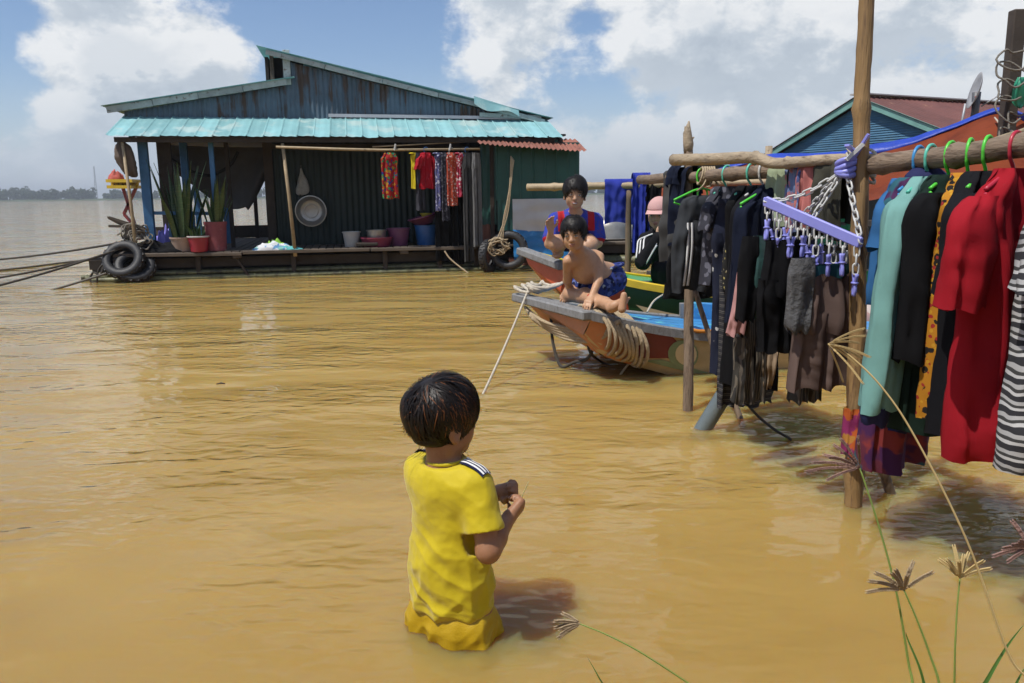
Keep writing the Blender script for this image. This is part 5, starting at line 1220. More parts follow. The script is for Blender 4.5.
for k in range(7):
    c_ = at(1014+R_.uniform(-12, 8), 60+k*16, 6.28); pts = [c_+Vector((.13*math.cos(a)*R_.uniform(.6, 1.2), -.05+.05*math.sin(a), .10*math.sin(a)*R_.uniform(.5, 1.3))) for a in np.linspace(0, 5.5, 8)]; mb.tube(smooth_path(pts, 3), .008, 5)
tag(mb.build('wire_scraps', M_ropegrey, None, True), 'loose wire curls round the dark post at the right edge', 'wire')
M_gplas = mat('green_plastic_scrap', (.06, .42, .25), .3, .2, 10, trans=.3); c_ = at(1015, 92, 6.28)
t = thing('plastic_scrap', c_, 'green plastic scrap snagged on the dark right post', 'scrap'); cloth_tube([(0, -.05, .10, .02, .02), (.01, -.06, .02, .06, .03), (0, -.05, -.07, .05, .02), (.01, -.05, -.12, .01, .01)], 12, 14, .012, 2, .012, 3).build('sheet', M_gplas, t, True, False)
mb = MB()
for k in range(5):
    p0_ = at(991, 118, 6.75); mb.tube(smooth_path([p0_+Vector((0, -.05, 0)), p0_+Vector((-.05+.05*k, -.25, -.10-.05*k)), p0_+Vector((.04-.05*k, -.3, -.28)), p0_+Vector((.05*math.sin(k*2), -.32, -.42-.06*(k % 3)))], 5), .006, 5)
tag(mb.build('string_ends', M_ropepale, None, True), 'pale string ends dangling in front of the orange tarpaulin', 'string')
# shaded shop clutter under the tarpaulin: a raft floor, green crate, blue jug, bags
fl = thing('shop_raft', (3.1, 7.0, 0), 'dark low raft floor under the orange tarpaulin', 'raft')
MB().box((4.4, 8.2, .14), (5.6, 2.4, .30)).build('platform', M_wooddk, fl, False); MB().box((4.6, 9.3, .85), (5.2, .06, 1.3)).build('shade_backing', M_inner, fl, False)  # near-black sheet added behind as the dark space under the tarpaulin
for k in range(4): MB().box((2.3+k*1.4, 7.1, .65), (.08, .08, .90)).build('post', M_wooddk, fl, False)
M_gcr = mat('green_crate_plastic', (.02, .30, .16), .45, .1, 6)
def crate(loc, label, w, d, h, m):
    t = thing('crate', loc, label, 'crate', .2)
    MB().box((0, 0, .012), (w, d, .02)).build('bottom', m, t, False, False)
    for s in (-1, 1):
        for k in range(3):
            MB().box((0, s*d/2, h*(.2+.32*k)), (w, .014, h*.2)).build('slat', m, t, False, False); MB().box((s*w/2, 0, h*(.2+.32*k)), (.014, d, h*.2)).build('slat', m, t, False, False)
    for sx in (-1, 1):
        for sy in (-1, 1): MB().box((sx*w/2, sy*d/2, h/2), (.03, .03, h)).build('corner', m, t, False, False)
MB().box((at(822, 205, 6.9).x, 6.95, .72), (1.5, .5, .04)).build('shelf', M_wooddk, fl, False)
crate((at(822, 205, 6.9).x, 6.9, .745), 'green plastic crate on the shaded shelf behind the hanging chains', .34, .28, .26, M_gcr)
crate((at(955, 205, 6.0).x, 6.0, .98), 'green crate in the shade under the tarpaulin at the right', .5, .3, .16, M_gcr)
MB().box((at(955, 205, 6.0).x, 6.1, .95), (1.2, .5, .04)).build('shelf', M_wooddk, fl, False)
MB().box((at(955, 205, 6.0).x+.3, 6.2, .5), (.06, .06, .9)).build('shelf_leg', M_wooddk, fl, False)
M_mix = print_mat('mixed_packets', (.5, .08, .06), [((.6, .5, .1), .52), ((.55, .55, .55), .56)], 9, kind='noise')
heap('packet_pile', (at(985, 190, 6.0).x, 6.0, .98), 'bright packets piled on the shaded shelf at the right', M_mix, .30, .15, .12, 31, 'packets'); bpy.data.objects['packet_pile'].location.x -= .1
M_pinkb = print_mat('pink_sacks', (.40, .25, .22), [((.5, .42, .38), .5)], 7, kind='noise')
heap('pale_sacks', (at(850, 305, 6.15).x, 6.05, .22), 'pale pink sacks lying in the boat behind the tall pole', M_pinkb, .34, .2, .18, 33, 'sacks')
# raft with a metal basin behind the boys, and a far houseboat edge
w0 = water_at(612, 263); t = thing('plank_raft', (w0.x, w0.y, 0), 'low grey plank raft floating behind the two boys', 'raft')
for k in range(4):
    MB().box((w0.x-.1+.4*0+1.0, w0.y+.2+k*.45, .34+.02*(k % 2)), (3.6, .40, .05), bev=.008).build('plank', M_wood, t, False)
for k in range(3): MB().tube([Vector((w0.x-1.0, w0.y+.05+k*.3, .04)), Vector((w0.x+2.9, w0.y+.05+k*.3, .05))], .09, 8).build('log', M_bamboow, t, True)
MB().box((w0.x+1.0, w0.y+.5, .24), (3.2, .9, .14)).build('bearer', M_wooddk, t, False)
for k in range(5): MB().tube([Vector((w0.x-.4+k*.7, w0.y-.02, -.1)), Vector((w0.x-.4+k*.7, w0.y-.02, .55+.1*(k % 2)))], .025, 6).build('stake', M_bar, t, True)
bc = at(604, 222, w0.y+.7); t = thing('metal_basin', (bc.x+.1, bc.y, .385), 'large shiny upturned metal basin on the raft behind the boys', 'basin')
MB().lathe([(.44, .0), (.45, .012), (.43, .02), (.40, .22), (.36, .33), (.26, .38), (0, .40)], 36).build('bowl', M_alu, t, True, False, sharp=50)

# ================================================================== PEOPLE
def skin_mat(name, col, rough=.48):
    return mat(name, col, rough, .10, 18, .12, 140, spec=.45, subsurf=.12, col2=(col[0]*.82, col[1]*.76, col[2]*.72), thr=(.5, .75))
M_skinA = skin_mat('warm_brown_skin', (.30, .145, .075)); M_skinB = skin_mat('tan_skin', (.46, .26, .15)); M_skinC = skin_mat('light_tan_skin', (.48, .28, .17)); M_skinD = skin_mat('pale_tan_skin', (.46, .29, .19))
def hair_mat(name, base, streak, amt):
    m = bpy.data.materials.new(name); m.use_nodes = True; n, l = nt(m); b = n['Principled BSDF']; a = n.new('ShaderNodeAttribute'); a.attribute_name = 'rnd'
    r = n.new('ShaderNodeMapRange'); l.new(a.outputs['Fac'], r.inputs[0]); r.inputs[1].default_value = 1-amt; r.inputs[2].default_value = 1.0
    mx = n.new('ShaderNodeMixRGB'); l.new(r.outputs[0], mx.inputs[0]); mx.inputs[1].default_value = (*base, 1); mx.inputs[2].default_value = (*streak, 1); l.new(mx.outputs[0], b.inputs['Base Color'])
    b.inputs['Roughness'].default_value = .46; b.inputs['Specular IOR Level'].default_value = .28; return m
M_hairA = hair_mat('dark_brown_hair', (.010, .007, .006), (.17, .06, .02), .12); M_hairB = hair_mat('black_hair', (.008, .007, .007), (.035, .026, .020), .35)
M_eyew = mat('eye_white', (.62, .58, .54), .25, .03, 5); M_iris = mat('dark_iris', (.012, .008, .006), .1, .1, 5, coat=.5); M_lip = mat('lip_skin', (.30, .10, .08), .45, .1, 20); M_nail = mat('nail', (.5, .32, .25), .35, .05, 5)
def head_matrix(center, yaw, pitch=0.0, roll=0.0):
    """head frame: local +y looks out of the face; yaw is measured from world +y towards +x"""
    return Matrix.Translation(Vector(center)) @ Matrix.Rotation(-yaw, 4, 'Z') @ Matrix.Rotation(pitch, 4, 'X') @ Matrix.Rotation(roll, 4, 'Y')
CR_C, CR_R = (0, -.012, .030), (.072, .090, .082)
def head_prims(f, M, s, smile=0.0, slim=0.93):
    R = np.array(M.to_3x3()); T = lambda x, y, z: np.array(M @ (Vector((x, y, z))*s))
    def E(c, r, k=.0, op='add'): f.ell(T(*c), np.array(r)*s*np.array((slim, 1, 1)), k*s, op, R)
    E(CR_C, CR_R); E((0, .018, -.030), (.062, .068, .074), .03); E((0, .058, -.086), (.026, .024, .020), .035)
    for g in (-1, 1):
        E((g*.034, .040, -.038), (.027, .032, .032), .03); E((g*.038, .010, -.070), (.020, .028, .022), .03)
    E((0, .070, .018), (.048, .018, .016), .02)
    for g in (-1, 1): E((g*.031, .096, -.004), (.017, .016, .011), .012, 'cut')
    f.cap(T(0, .082, .002), T(0, .096, -.030), .0075*s, .0125*s, .012*s)
    for g in (-1, 1): E((g*.0115, .088, -.034), (.0085, .010, .0075), .006)
    E((0, .083, -.058), (.024, .012, .0075), .008); E((0, .081, -.068), (.020, .012, .0085), .008); f.cap(T(-.022-.006*smile, .086, -.0625+.004*smile), T(.022+.006*smile, .086, -.0625+.004*smile), .0025*s, .0025*s, .004*s, 'cut')
    for g in (-1, 1):
        E((g*.031, .081, -.0045), (.0150, .010, .0105), .006)
        E((g*.076, -.008, -.022), (.011, .021, .032), .010); E((g*.086, -.003, -.020), (.008, .012, .021), .006, 'cut'); E((g*.076, -.004, -.050), (.009, .010, .010), .008)
def face_parts(M, s, parent, inv, smile=0.0):
    def P(x, y, z): return inv @ (M @ (Vector((x, y, z))*s))
    R3 = (inv.to_3x3() @ M.to_3x3())
    def ellm(c, r, n=12):
        mb = MB(); 
        def fn(a, b):
            th, ph = 2*math.pi*a, math.pi*b; return inv @ (M @ (Vector((c[0]+r[0]*math.sin(ph)*math.cos(th), c[1]+r[1]*math.sin(ph)*math.sin(th), c[2]+r[2]*math.cos(ph)))*s))
        return mb.grid(fn, n, n//2, closeu=True)
    for g in (-1, 1):
        e_ = ellm((g*.031, .0855, -.004), (.0115, .0065, .0048)).build('eye', M_eyew, parent, True, False); ellm((g*.031, .0895, -.004), (.0050, .0033, .0047)).build('iris', M_iris, e_, True, False)
        MB().tube([P(g*.047, .078, .013), P(g*.038, .087, .0175), P(g*.026, .0905, .0165), P(g*.017, .091, .014)], [.0012*s, .0028*s, .003*s, .002*s], 6).build('eyebrow', M_iris, parent, True, False)
        MB().tube([P(g*.045, .083, -.003), P(g*.037, .0915, .0015), P(g*.028, .0925, .0020), P(g*.018, .0895, -.002)], [.0008*s, .0016*s, .0016*s, .0008*s], 5).build('upper_lash', M_iris, parent, True, False)
    mb = ellm((0, .0885, -.0580), (.020+.006*smile, .0065, .0042)); mb2 = ellm((0, .0870, -.0670), (.017+.005*smile, .007, .0052)); mb.add(mb2.v, mb2.f); mb.build('lips', M_lip, parent, True, False)
    if smile > .4: ellm((0, .0925, -.0625), (.017, .004, .0034)).build('teeth', M_eyew, parent, True, False)
def make_hair(M, s, parent, inv, m, n=3000, length=.08, crown=(.10, -.45, .90), width=.0016, lift=.07, fringe=.30, nape=-.72, side=-.25, seed=1, messy=.18, streaks=None, thick=.010):
    rg = np.random.RandomState(seed); T4 = np.array(inv @ M)
    C_ = np.array(crown); C_ /= np.linalg.norm(C_)
    d = rg.normal(size=(n*4, 3)); d /= np.linalg.norm(d, axis=1)[:, None]
    front = np.clip((d[:, 1]-.05)/.75, 0, 1); lim = np.where(d[:, 1] > 0, side+(.52-side)*front**.8, side+(nape-side)*np.clip(-d[:, 1]/.7, 0, 1)); d = d[d[:, 2] > lim][:n]; n = len(d)
    t = d-C_; steps = 9; p = d.copy(); rad = np.ones(n)*1.0+rg.rand(n)*.03; L = length*(.65+.5*rg.rand(n))/(.082)
    # shorter at the crown's own back, trimmed fringe
    fr = d[:, 1] > .35; L[fr] *= .55+fringe
    rnd_dir = rg.normal(size=(n, 3))*messy; pts = []; W = []
    cl = rg.normal(size=(40, 3)); cl /= np.linalg.norm(cl, axis=1)[:, None]; near = np.argmax(d@cl.T, 1); clump = rg.normal(size=(40, 3))*messy*1.3
    r0 = np.array(CR_R); c0 = np.array(CR_C); q = None
    free = np.zeros(n, bool)
    for k in range(steps):
        u = k/(steps-1); rr = rad+lift*np.sin(np.pi*min(1, u*.9))*(.6+.8*rg.rand(n)*0+.4)+thick/.08*u*.6
        world = c0+p*r0*rr[:, None]
        pts.append(world)
        tt = (p-C_)-(np.sum((p-C_)*p, 1))[:, None]*p; tt /= np.maximum(np.linalg.norm(tt, axis=1), 1e-3)[:, None]
        v = tt+rnd_dir*.6+clump[near]*.6+np.array((0, 0, -.55*u)); v -= np.sum(v*p, 1)[:, None]*p*.93; v /= np.maximum(np.linalg.norm(v, axis=1), 1e-3)[:, None]
        p = p+v*(L/steps)[:, None]; ln = np.linalg.norm(p, axis=1); low = p[:, 2] < -.55
        p = np.where(low[:, None], p, p/np.maximum(ln, 1)[:, None])
    pts = np.stack(pts, 1)                                    # n, steps, 3 (head local)
    tan = np.gradient(pts, axis=1); nor = pts-c0; wd = np.cross(tan, nor); wd /= np.maximum(np.linalg.norm(wd, axis=2), 1e-6)[..., None]
    prof = np.array([1-.9*(i/(steps-1))**2.2 for i in range(steps)]); ww = width*(.7+.6*rg.rand(n))[:, None]*prof[None]
    A = pts-wd*ww[..., None]; B = pts+wd*ww[..., None]; Vh = np.stack([A, B], 2).reshape(-1, 3)*s
    Vw = Vh@T4[:3, :3].T+T4[:3, 3]
    base = (np.arange(n)*steps*2)[:, None]+np.arange(steps-1)[None]*2; Q = np.stack([base, base+1, base+3, base+2], -1).reshape(-1, 4)
    rv = rg.rand(n)
    if streaks is not None:
        for (sx, sy, sz, wdt, gain) in streaks:
            c = np.array((sx, sy, sz)); c /= np.linalg.norm(c); rv = np.clip(rv+gain*np.exp(-((1-d@c)/wdt)), 0, 1.0)
        rv = np.where(rg.rand(n) < .25, rv*.6, rv)
    rv = np.repeat(rv, steps*2)
    return npmesh('hair', Vw, Q, m, parent, True, attr={'rnd': rv})
def hair_cap(M, s, parent, inv, m, h=.004, thick=.006, back=-.095, cutf=0.0):
    c = np.array(M.translation); f = SDF(c-.16*s, c+.16*s, h); R = np.array(M.to_3x3()); T = lambda x, y, z: np.array(M @ (Vector((x, y, z))*s))
    f.ell(T(*CR_C), (np.array(CR_R)+thick)*s, 0, 'add', R); f.ell(T(0, -.030, -.035), np.array((.060, .062, .065))*s, .02*s, 'add', R)
    f.ell(T(0, .090, -.040+cutf), np.array((.078, .075, .085))*s, .012*s, 'cut', R); f.ell(T(.09, .012, -.05), np.array((.04, .035, .05))*s, .01*s, 'cut', R); f.ell(T(-.09, .012, -.05), np.array((.04, .035, .05))*s, .01*s, 'cut', R)
    up = R@np.array((0, 0, -1.0)); f.plane(T(0, 0, back), up, .01)
    V, Q = f.mesh(); V = relax(V, Q, 2); I = np.array(inv); V = V@I[:3, :3].T+I[:3, 3]
    return npmesh('hair_base', V, Q, m, parent, True, attr={'rnd': np.zeros(len(V))})
def finger(f, base, dirs, lens, r):
    p = np.array(base, float)
    for i, (d_, l_) in enumerate(zip(dirs, lens)):
        d_ = np.array(d_, float); d_ /= np.linalg.norm(d_); q = p+d_*l_; f.cap(p, q, r*(1-.10*i), r*(1-.10*(i+1)), .003); p = q
    return p
def hand(f, wrist, fwd, palm, s=1.0, curl=.5, thumb=1, spread=.12, fat=1.0, short=1.0):
    """palm + five fingers. fwd points from wrist to knuckles, palm is the direction the palm faces, thumb=+1/-1 chooses its side"""
    w = np.array(wrist, float); F = np.array(fwd, float); F /= np.linalg.norm(F); P = np.array(palm, float); P -= F*(P@F); P /= np.linalg.norm(P); S_ = np.cross(F, P)*thumb
    kn = w+F*.062*s
    for t in np.linspace(-1, 1, 4): f.cap(w+S_*t*.012*s+F*.008*s, kn+S_*t*.0215*s, .0135*s*fat, .0120*s*fat, .010)
    ln = ((.030, .020, .015), (.034, .023, .016), (.032, .021, .015), (.025, .016, .013))
    for i, t in enumerate((1, .33, -.33, -1)):
        a = curl*(.9+.12*i); b = kn+S_*t*.0215*s; ds = []
        for k in range(3): an = a*(.6+.75*k); ds.append(F*math.cos(an)+P*math.sin(an)+S_*t*spread*(1-.5*k))
        finger(f, b, ds, [x*s*short for x in ln[i]], .0080*s*fat*(.9 if i == 3 else 1))
    b = w+F*.018*s+S_*.020*s+P*.004*s; finger(f, b, (S_*.75+F*.6+P*.25, F*.85+S_*.25+P*.45*(.5+curl), F*.75+P*.6*curl-S_*.15), (.032*s*short, .026*s*short, .020*s*short), .0094*s*fat)
def sdf_obj(f, name, m, parent, it=2, fold=None, mi=None, mats=None):
    V, Q = f.mesh(); V = relax(V, Q, it)
    if fold is not None: V = V+normals(V, Q)*fold(V)[:, None]
    inv = np.array(MW[parent.name].inverted()); V2 = V@inv[:3, :3].T+inv[:3, 3]
    idx = mi(V[Q].mean(1)) if mi is not None else None
    return npmesh(name, V2, Q, mats or m, parent, True, mi=idx)
def fbm(V, sc, seed=0.0, st=(1, 1, 1)):
    return np.array([mnoise.noise(Vector((v[0]*sc*st[0]+seed, v[1]*sc*st[1], v[2]*sc*st[2]))) for v in V])
def dirn(V, ax, sc_long, sc_cross, seed):
    """noise stretched along an axis: reads as folds"""
    ax = np.array(ax, float); ax /= np.linalg.norm(ax); t = (V@ax)[:, None]*ax; W_ = V-t
    U = W_*sc_cross+t*sc_long+seed; return np.array([1-2*abs(mnoise.noise(Vector(u))) for u in U])

# ---------- the child in yellow standing in the water
PA = Vector((-.165, 2.13, 0)); pa = thing('person', PA, 'child in a yellow shirt and shorts standing thigh deep in the river, back turned', 'person')
IA = MW[pa.name].inverted()
fw = np.array((math.sin(math.radians(40)), math.cos(math.radians(40)), 0)); rt = np.array((fw[1], -fw[0], 0)); c0 = np.array((-.172, 2.115, 0))
def A(r, f_, z): return c0+rt*r+fw*f_+np.array((0, 0, z))
HA_M = head_matrix(Vector(A(.0, .012, .597))+Vector((-.020, 0, 0)), math.radians(54), math.radians(-6))
elR = np.array((-.066, 1.995, .272)); wrR = np.array((-.012, 2.100, .318)); shR = A(.108, -.005, .428); shL = A(-.108, .0, .430); elL = np.array((-.20, 2.30, .285)); wrL = np.array((-.045, 2.235, .338))
f = SDF((-.40, 1.86, -.50), (.10, 2.40, .74), .0042)
head_prims(f, HA_M, .97); hc = np.array(HA_M.translation)
f.cap(hc+np.array((0, 0, -.05))-fw*.02, A(0, -.012, .45), .040, .046, .02)
f.cap(A(-.06, -.01, .42), A(.06, -.01, .42), .052, .052, .03); f.cap(A(0, -.01, .40), A(0, 0, .12), .085, .080, .03, flat=(fw, .75))
for sh, el, wr in ((shR, elR, wrR), (shL, elL, wrL)):
    f.cap(sh, el, .036, .029, .02); f.cap(el, wr, .030, .020, .012); m_ = el*.65+wr*.35; f.cap(el, m_, .026, .028, .02)
hand(f, wrR, (np.array((.05, .055, .035))), (-.5, .35, .35), .84, 1.35, -1, .0, 1.25, .85); hand(f, wrL, (.055, -.02, .016), (.0, -.6, .6), .84, 1.4, 1, .0, 1.25, .85)
for g in (-1, 1): f.cap(A(g*.06, 0, .08), A(g*.065, .01, -.20), .068, .05, .02); f.cap(A(g*.065, .01, -.20), A(g*.07, -.01, -.44), .05, .034, .02); f.cap(A(g*.07, -.03, -.46), A(g*.075, .09, -.475), .03, .022, .02)
sdf_obj(f, 'body', M_skinA, pa, 2)
face_parts(HA_M, .97, pa, IA)
hair_cap(HA_M, .97, pa, IA, M_hairA, .004, .007, -.072)
make_hair(HA_M, .97, pa, IA, M_hairA, 9000, .112, (.05, -.55, .82), .0014, .09, .35, -.78, -.40, 5, .34, streaks=((.80, -.15, .60, .03, .9), (.65, .60, .45, .025, .7)), thick=.014)
make_hair(HA_M, .97, pa, IA, M_hairA, 3000, .150, (.05, -.55, .82), .0013, .20, .30, -.80, -.50, 8, .42, streaks=((.80, -.15, .60, .03, .8),), thick=.018)
# shirt
M_yshirt = mat('yellow_jersey', (.52, .405, .005), .62, .06, 30, .18, 420, spec=.3, sheen=.2); M_yshort = mat('wet_mustard_cloth', (.42, .27, .006), .45, .12, 10, .2, 200, spec=.4); M_navy = plain('navy_tape', (.015, .018, .06)); M_whit = plain('white_tape', (.72, .72, .72))
f = SDF((-.42, 1.88, -.03), (.06, 2.38, .54), .004)
f.cap(A(-.072, -.012, .415), A(.072, -.012, .415), .062, .062, .03, flat=(fw, .92)); f.cap(A(0, -.012, .40), A(0, -.006, .16), .112, .116, .04, flat=(fw, .72)); f.cap(A(0, -.004, .20), A(0, .004, .05), .112, .118, .04, flat=(fw, .78))
f.cap(A(0, -.012, .455), A(0, -.012, .482), .060, .051, .02)
for sh, el, k in ((shR, elR, .66), (shL, elL, .70)):
    e_ = sh+(el-sh)*k; f.cap(sh+(el-sh)*-.05, e_, .046, .054, .022); d_ = (el-sh)/np.linalg.norm(el-sh); g = f.sub(e_-.075, e_+.085)
    # cut the sleeve square at its hem
    sl_, p_ = g; dd = (p_-e_)@d_; near_ = np.linalg.norm(p_-e_-dd[..., None]*d_, axis=-1) < .062
    torso = ((p_-c0)@rt > -.5); f.F[sl_] = np.where(near_ & (dd > .004), np.maximum(f.F[sl_], np.minimum(dd-.004, .03)), f.F[sl_])
f.plane(A(0, 0, .072), (0.10, .12, -1)); f.plane(A(0, -.012, .487), (-.15, -.1, 1.0))
g = f.pts(); inner = f.F+.008; neckcut = np.linalg.norm((g-A(0, -.010, .49))*np.array((1, 1, .8)), axis=-1)-.047; f.F = np.maximum(f.F, -np.maximum(neckcut, -.02)); hol = np.maximum(inner, g[..., 2]-.12); f.F = np.maximum(f.F, -hol)
FS = f
def shirt_fold(V):
    z = V[:, 2]; r = (V-c0)@rt; b = (V-c0)@fw; low = np.clip((.36-z)/.3, 0, 1)
    d1 = dirn(V, (-.55*rt+np.array((0, 0, -.8))), 4.0, 15, 3.1); d2 = dirn(V, (.9*rt+np.array((0, 0, -.5))), 4.5, 20, 9.4); d3 = dirn(V, (0, 0, 1), 3.0, 16, 17.0)
    hem = np.exp(-((z-.088+.1*((V-c0)@np.array((.1, .12, 0))))/.006)**2)
    return .0100*d1*(.30+.70*low)+.0065*d2*(.25+.75*low)+.0075*d3*low**1.5+.0010*fbm(V, 60)-.004+.0015*hem
sdf_obj(f, 'shirt', M_yshirt, pa, 3, shirt_fold)
def drop_on(F_, x, y, z0=.52, z1=.30):
    ix = (np.array((x, y, 0))-F_.lo)/F_.h; i, j = int(round(ix[0])), int(round(ix[1])); col = F_.F[i, j]; k1 = int((z0-F_.lo[2])/F_.h); k0 = int((z1-F_.lo[2])/F_.h)
    for k in range(min(k1, len(col)-2), k0, -1):
        if col[k] < 0: t_ = col[k]/(col[k]-col[k+1]); return F_.lo[2]+F_.h*(k+t_)
    return None
def tape(p0, p1, half, m, name, off, nseg=14, na=3):
    p0, p1 = np.array(p0), np.array(p1); d_ = (p1-p0)[:2]; d_ = d_/np.linalg.norm(d_); nn = np.array((-d_[1], d_[0])); vs = []; last = .45
    for i in range(nseg+1):
        q = p0[:2]+(p1-p0)[:2]*i/nseg
        for j in range(na):
            w_ = q+nn*half*(2*j/(na-1)-1); z = drop_on(FS, w_[0], w_[1]); z = last if z is None else z; last = z; vs.append((w_[0], w_[1], z))
    V = np.array(vs); 
    Z = V[:, 2].reshape(nseg+1, na)
    for _ in range(3): Z[1:-1] = (Z[:-2]+Z[1:-1]*2+Z[2:])/4
    V[:, 2] = Z.ravel()+off; Q = [(i*na+j, i*na+j+1, (i+1)*na+j+1, (i+1)*na+j) for i in range(nseg) for j in range(na-1)]
    V = V-np.array(PA); return npmesh(name, V, np.array(Q), m, pa, True)
for g in (1, -1):
    kf = .0 if g > 0 else .022; a0_, a1_ = A(g*.062, -.006+kf, 0), A(g*.138, .0+kf, 0); tape(a0_, a1_, .020, M_navy, 'shoulder_tape', .0045)
    for k in (-1, 0, 1): o_ = fw*.0115*k; tape(a0_+o_, a1_+o_, .0032, M_whit, 'shoulder_stripe', .0062, na=2)
MB().tube([Vector(A(.050*math.cos(a), -.012+.046*math.sin(a), .4835+.004*math.cos(a))) for a in np.linspace(0, 2*math.pi, 30)[:-1]], .0052, 6, closed=True).build('collar', M_yshirt, pa, True)
# shorts
f = SDF((-.40, 1.90, -.36), (.06, 2.36, .20), .0045)
f.cap(A(0, -.004, .12), A(0, 0, .0), .092, .098, .03, flat=(fw, .82))
for g in (-1, 1): f.cap(A(g*.055, 0, .03), A(g*.067, .012, -.20), .076, .090, .02)
f.plane(A(0, 0, -.20), (0, 0, -1))
def short_fold(V): return np.clip((.085-V[:, 2])/.07, -.3, 1)*(.002+.015*dirn(V, (0, .1, 1), 2, 19, 5.0)+.006*dirn(V, (.6, .2, .6), 5, 24, 2.0))
sdf_obj(f, 'shorts', M_yshort, pa, 2, short_fold)
# grass stem in the child's hands
t_ = tag(MB().tube(smooth_path([Vector((.012, 2.125, .335)), Vector((.028, 2.15, .365)), Vector((.045, 2.17, .395))], 5), [.0016]*11, 5).build('plucked_grass', mat('dry_stem', (.30, .24, .10), .7), None, True), 'short grass stem pinched between the fingers of the child in yellow', 'stem')

pa.location = (PA.x-.003, PA.y-.05, .012); t_.location = (-.003, -.05, .012)
# ---------- helpers for the smaller figures
def limb(f, pts, rs, k=.02):
    for a, b, ra, rb in zip(pts, pts[1:], rs, rs[1:]): f.cap(np.array(a), np.array(b), ra, rb, k)
def foot(f, ank, toe, s=1.0, up=(0, 0, 1)):
    a, t = np.array(ank), np.array(toe); d_ = (t-a); f.cap(a-d_*.22, t-d_*.25, .028*s, .026*s, .02); sd = np.cross(d_/np.linalg.norm(d_), np.array(up)); sd /= np.linalg.norm(sd)
    for i in range(5): q = t-d_*.22+sd*(i-2)*.0125*s; f.cap(q, q+d_*(.26-.03*abs(i-1)), .0100*s, .0085*s, .004)
def bounds(pts, pad): P = np.array([np.array(p) for p in pts]); return P.min(0)-pad, P.max(0)+pad
# ---------- boy kneeling on the near bow, bare chested
ZD = b1.zg0+.03
def onz(px, py, z): return np.array(water_at(px, py, z))
def a3(px, py, Y): return np.array(at(px, py, Y))
hb = a3(574, 234, 5.17); handR = onz(570, 297, ZD+.03); handL = onz(592, 304, ZD+.03)
shRb = a3(568, 261, 5.22); shLb = a3(599, 257, 5.33); nk = a3(580, 253, 5.27); chest = (shRb+shLb)/2+np.array((.02, .05, -.07)); pel = a3(606, 284, 5.52); pel[2] = max(pel[2], ZD+.17)
knR = onz(572, 297, ZD+.055); knR[1] += .16; hipR = pel+np.array((-.03, .10, -.02)); knL = onz(586, 299, ZD+.055)+np.array((.0, .16, 0)); hipL = pel+np.array((.05, -.02, -.03))
ankL = onz(614, 307, ZD+.035); toeL = onz(622, 309, ZD+.03); ankL = ankL+np.array((0, .02, 0)); ankR = ankL+np.array((-.02, .22, 0))
pb = thing('person', Vector((pel[0], pel[1], ZD)), 'bare chested boy in blue patterned shorts kneeling on the near bow', 'person'); IB = MW[pb.name].inverted()
HB_M = head_matrix(hb, math.radians(180+16), math.radians(-6), math.radians(4))
lo, hi = bounds([hb, handR, handL, pel, ankL, toeL, ankR, knR, shLb], .16); f = SDF(lo, hi, .0052)
head_prims(f, HB_M, .95); limb(f, [hb+np.array((.01, .03, -.06)), nk], [.040, .044]); limb(f, [shRb+np.array((.03, .02, 0)), shLb+np.array((-.03, .02, 0))], [.050, .050], .04); limb(f, [nk+np.array((.01, .03, -.03)), chest, (chest+pel)/2, pel], [.070, .094, .082, .095], .04)
for sh, ha, b_ in ((shRb, handR, np.array((-.012, -.01, 0))), (shLb, handL, np.array((.018, -.01, 0)))):
    el = sh*.48+ha*.52+b_; wr = ha+np.array((.0, .02, .045)); limb(f, [sh, el, wr], [.036, .029, .021], .016); hand(f, wr, np.array((-.03, -.05, -.035)), (0, .3, -1), .92, .35, 1 if ha is handL else -1, .18, 1.1)
limb(f, [hipL, knL, ankL], [.070, .050, .034]); limb(f, [hipR, knR, ankR], [.070, .050, .034]); foot(f, ankL, toeL+np.array((.04, .03, .06)), 1.0); f.cap(toeL, toeL+np.array((.012, .01, .085)), .026, .020, .02)
sdf_obj(f, 'body', M_skinB, pb, 2); face_parts(HB_M, .95, pb, IB)
hair_cap(HB_M, .95, pb, IB, M_hairB, .005, .004, -.05, .034); make_hair(HB_M, .95, pb, IB, M_hairB, 5000, .085, (.0, -.35, .94), .0018, .12, .10, -.60, -.20, 11, .36, thick=.014); make_hair(HB_M, .95, pb, IB, M_hairB, 1400, .105, (.25, -.35, .9), .0020, .18, .22, -.60, -.20, 12, .75, thick=.022)
M_bpat = print_mat('blue_patterned_cloth', (.022, .035, .16), [((.10, .13, .30), .36), ((.30, .36, .40), .22), ((.012, .015, .05), .34)], 16); M_redband = plain('red_cloth', (.40, .018, .02))
lo, hi = bounds([pel, knL, knR], .17); f = SDF(lo, hi, .005); f.ell(pel, (.118, .112, .10), .02); limb(f, [hipL, hipL*.3+knL*.7], [.088, .080], .02); limb(f, [hipR, hipR*.3+knR*.7], [.088, .080], .02); f.plane(pel+np.array((0, 0, .055)), (-.25, 0, 1)); 
sdf_obj(f, 'shorts', M_bpat, pb, 2, lambda V: .007*dirn(V, (1, .2, .2), 6, 24, 4.0))
MB().tube([Vector(pel)+Vector((.116*math.cos(a), .108*math.sin(a), .05+.03*math.cos(a))) for a in np.linspace(0, 2*math.pi, 24)[:-1]], .012, 6, closed=True).build('waistband', M_bpat, pb, True)
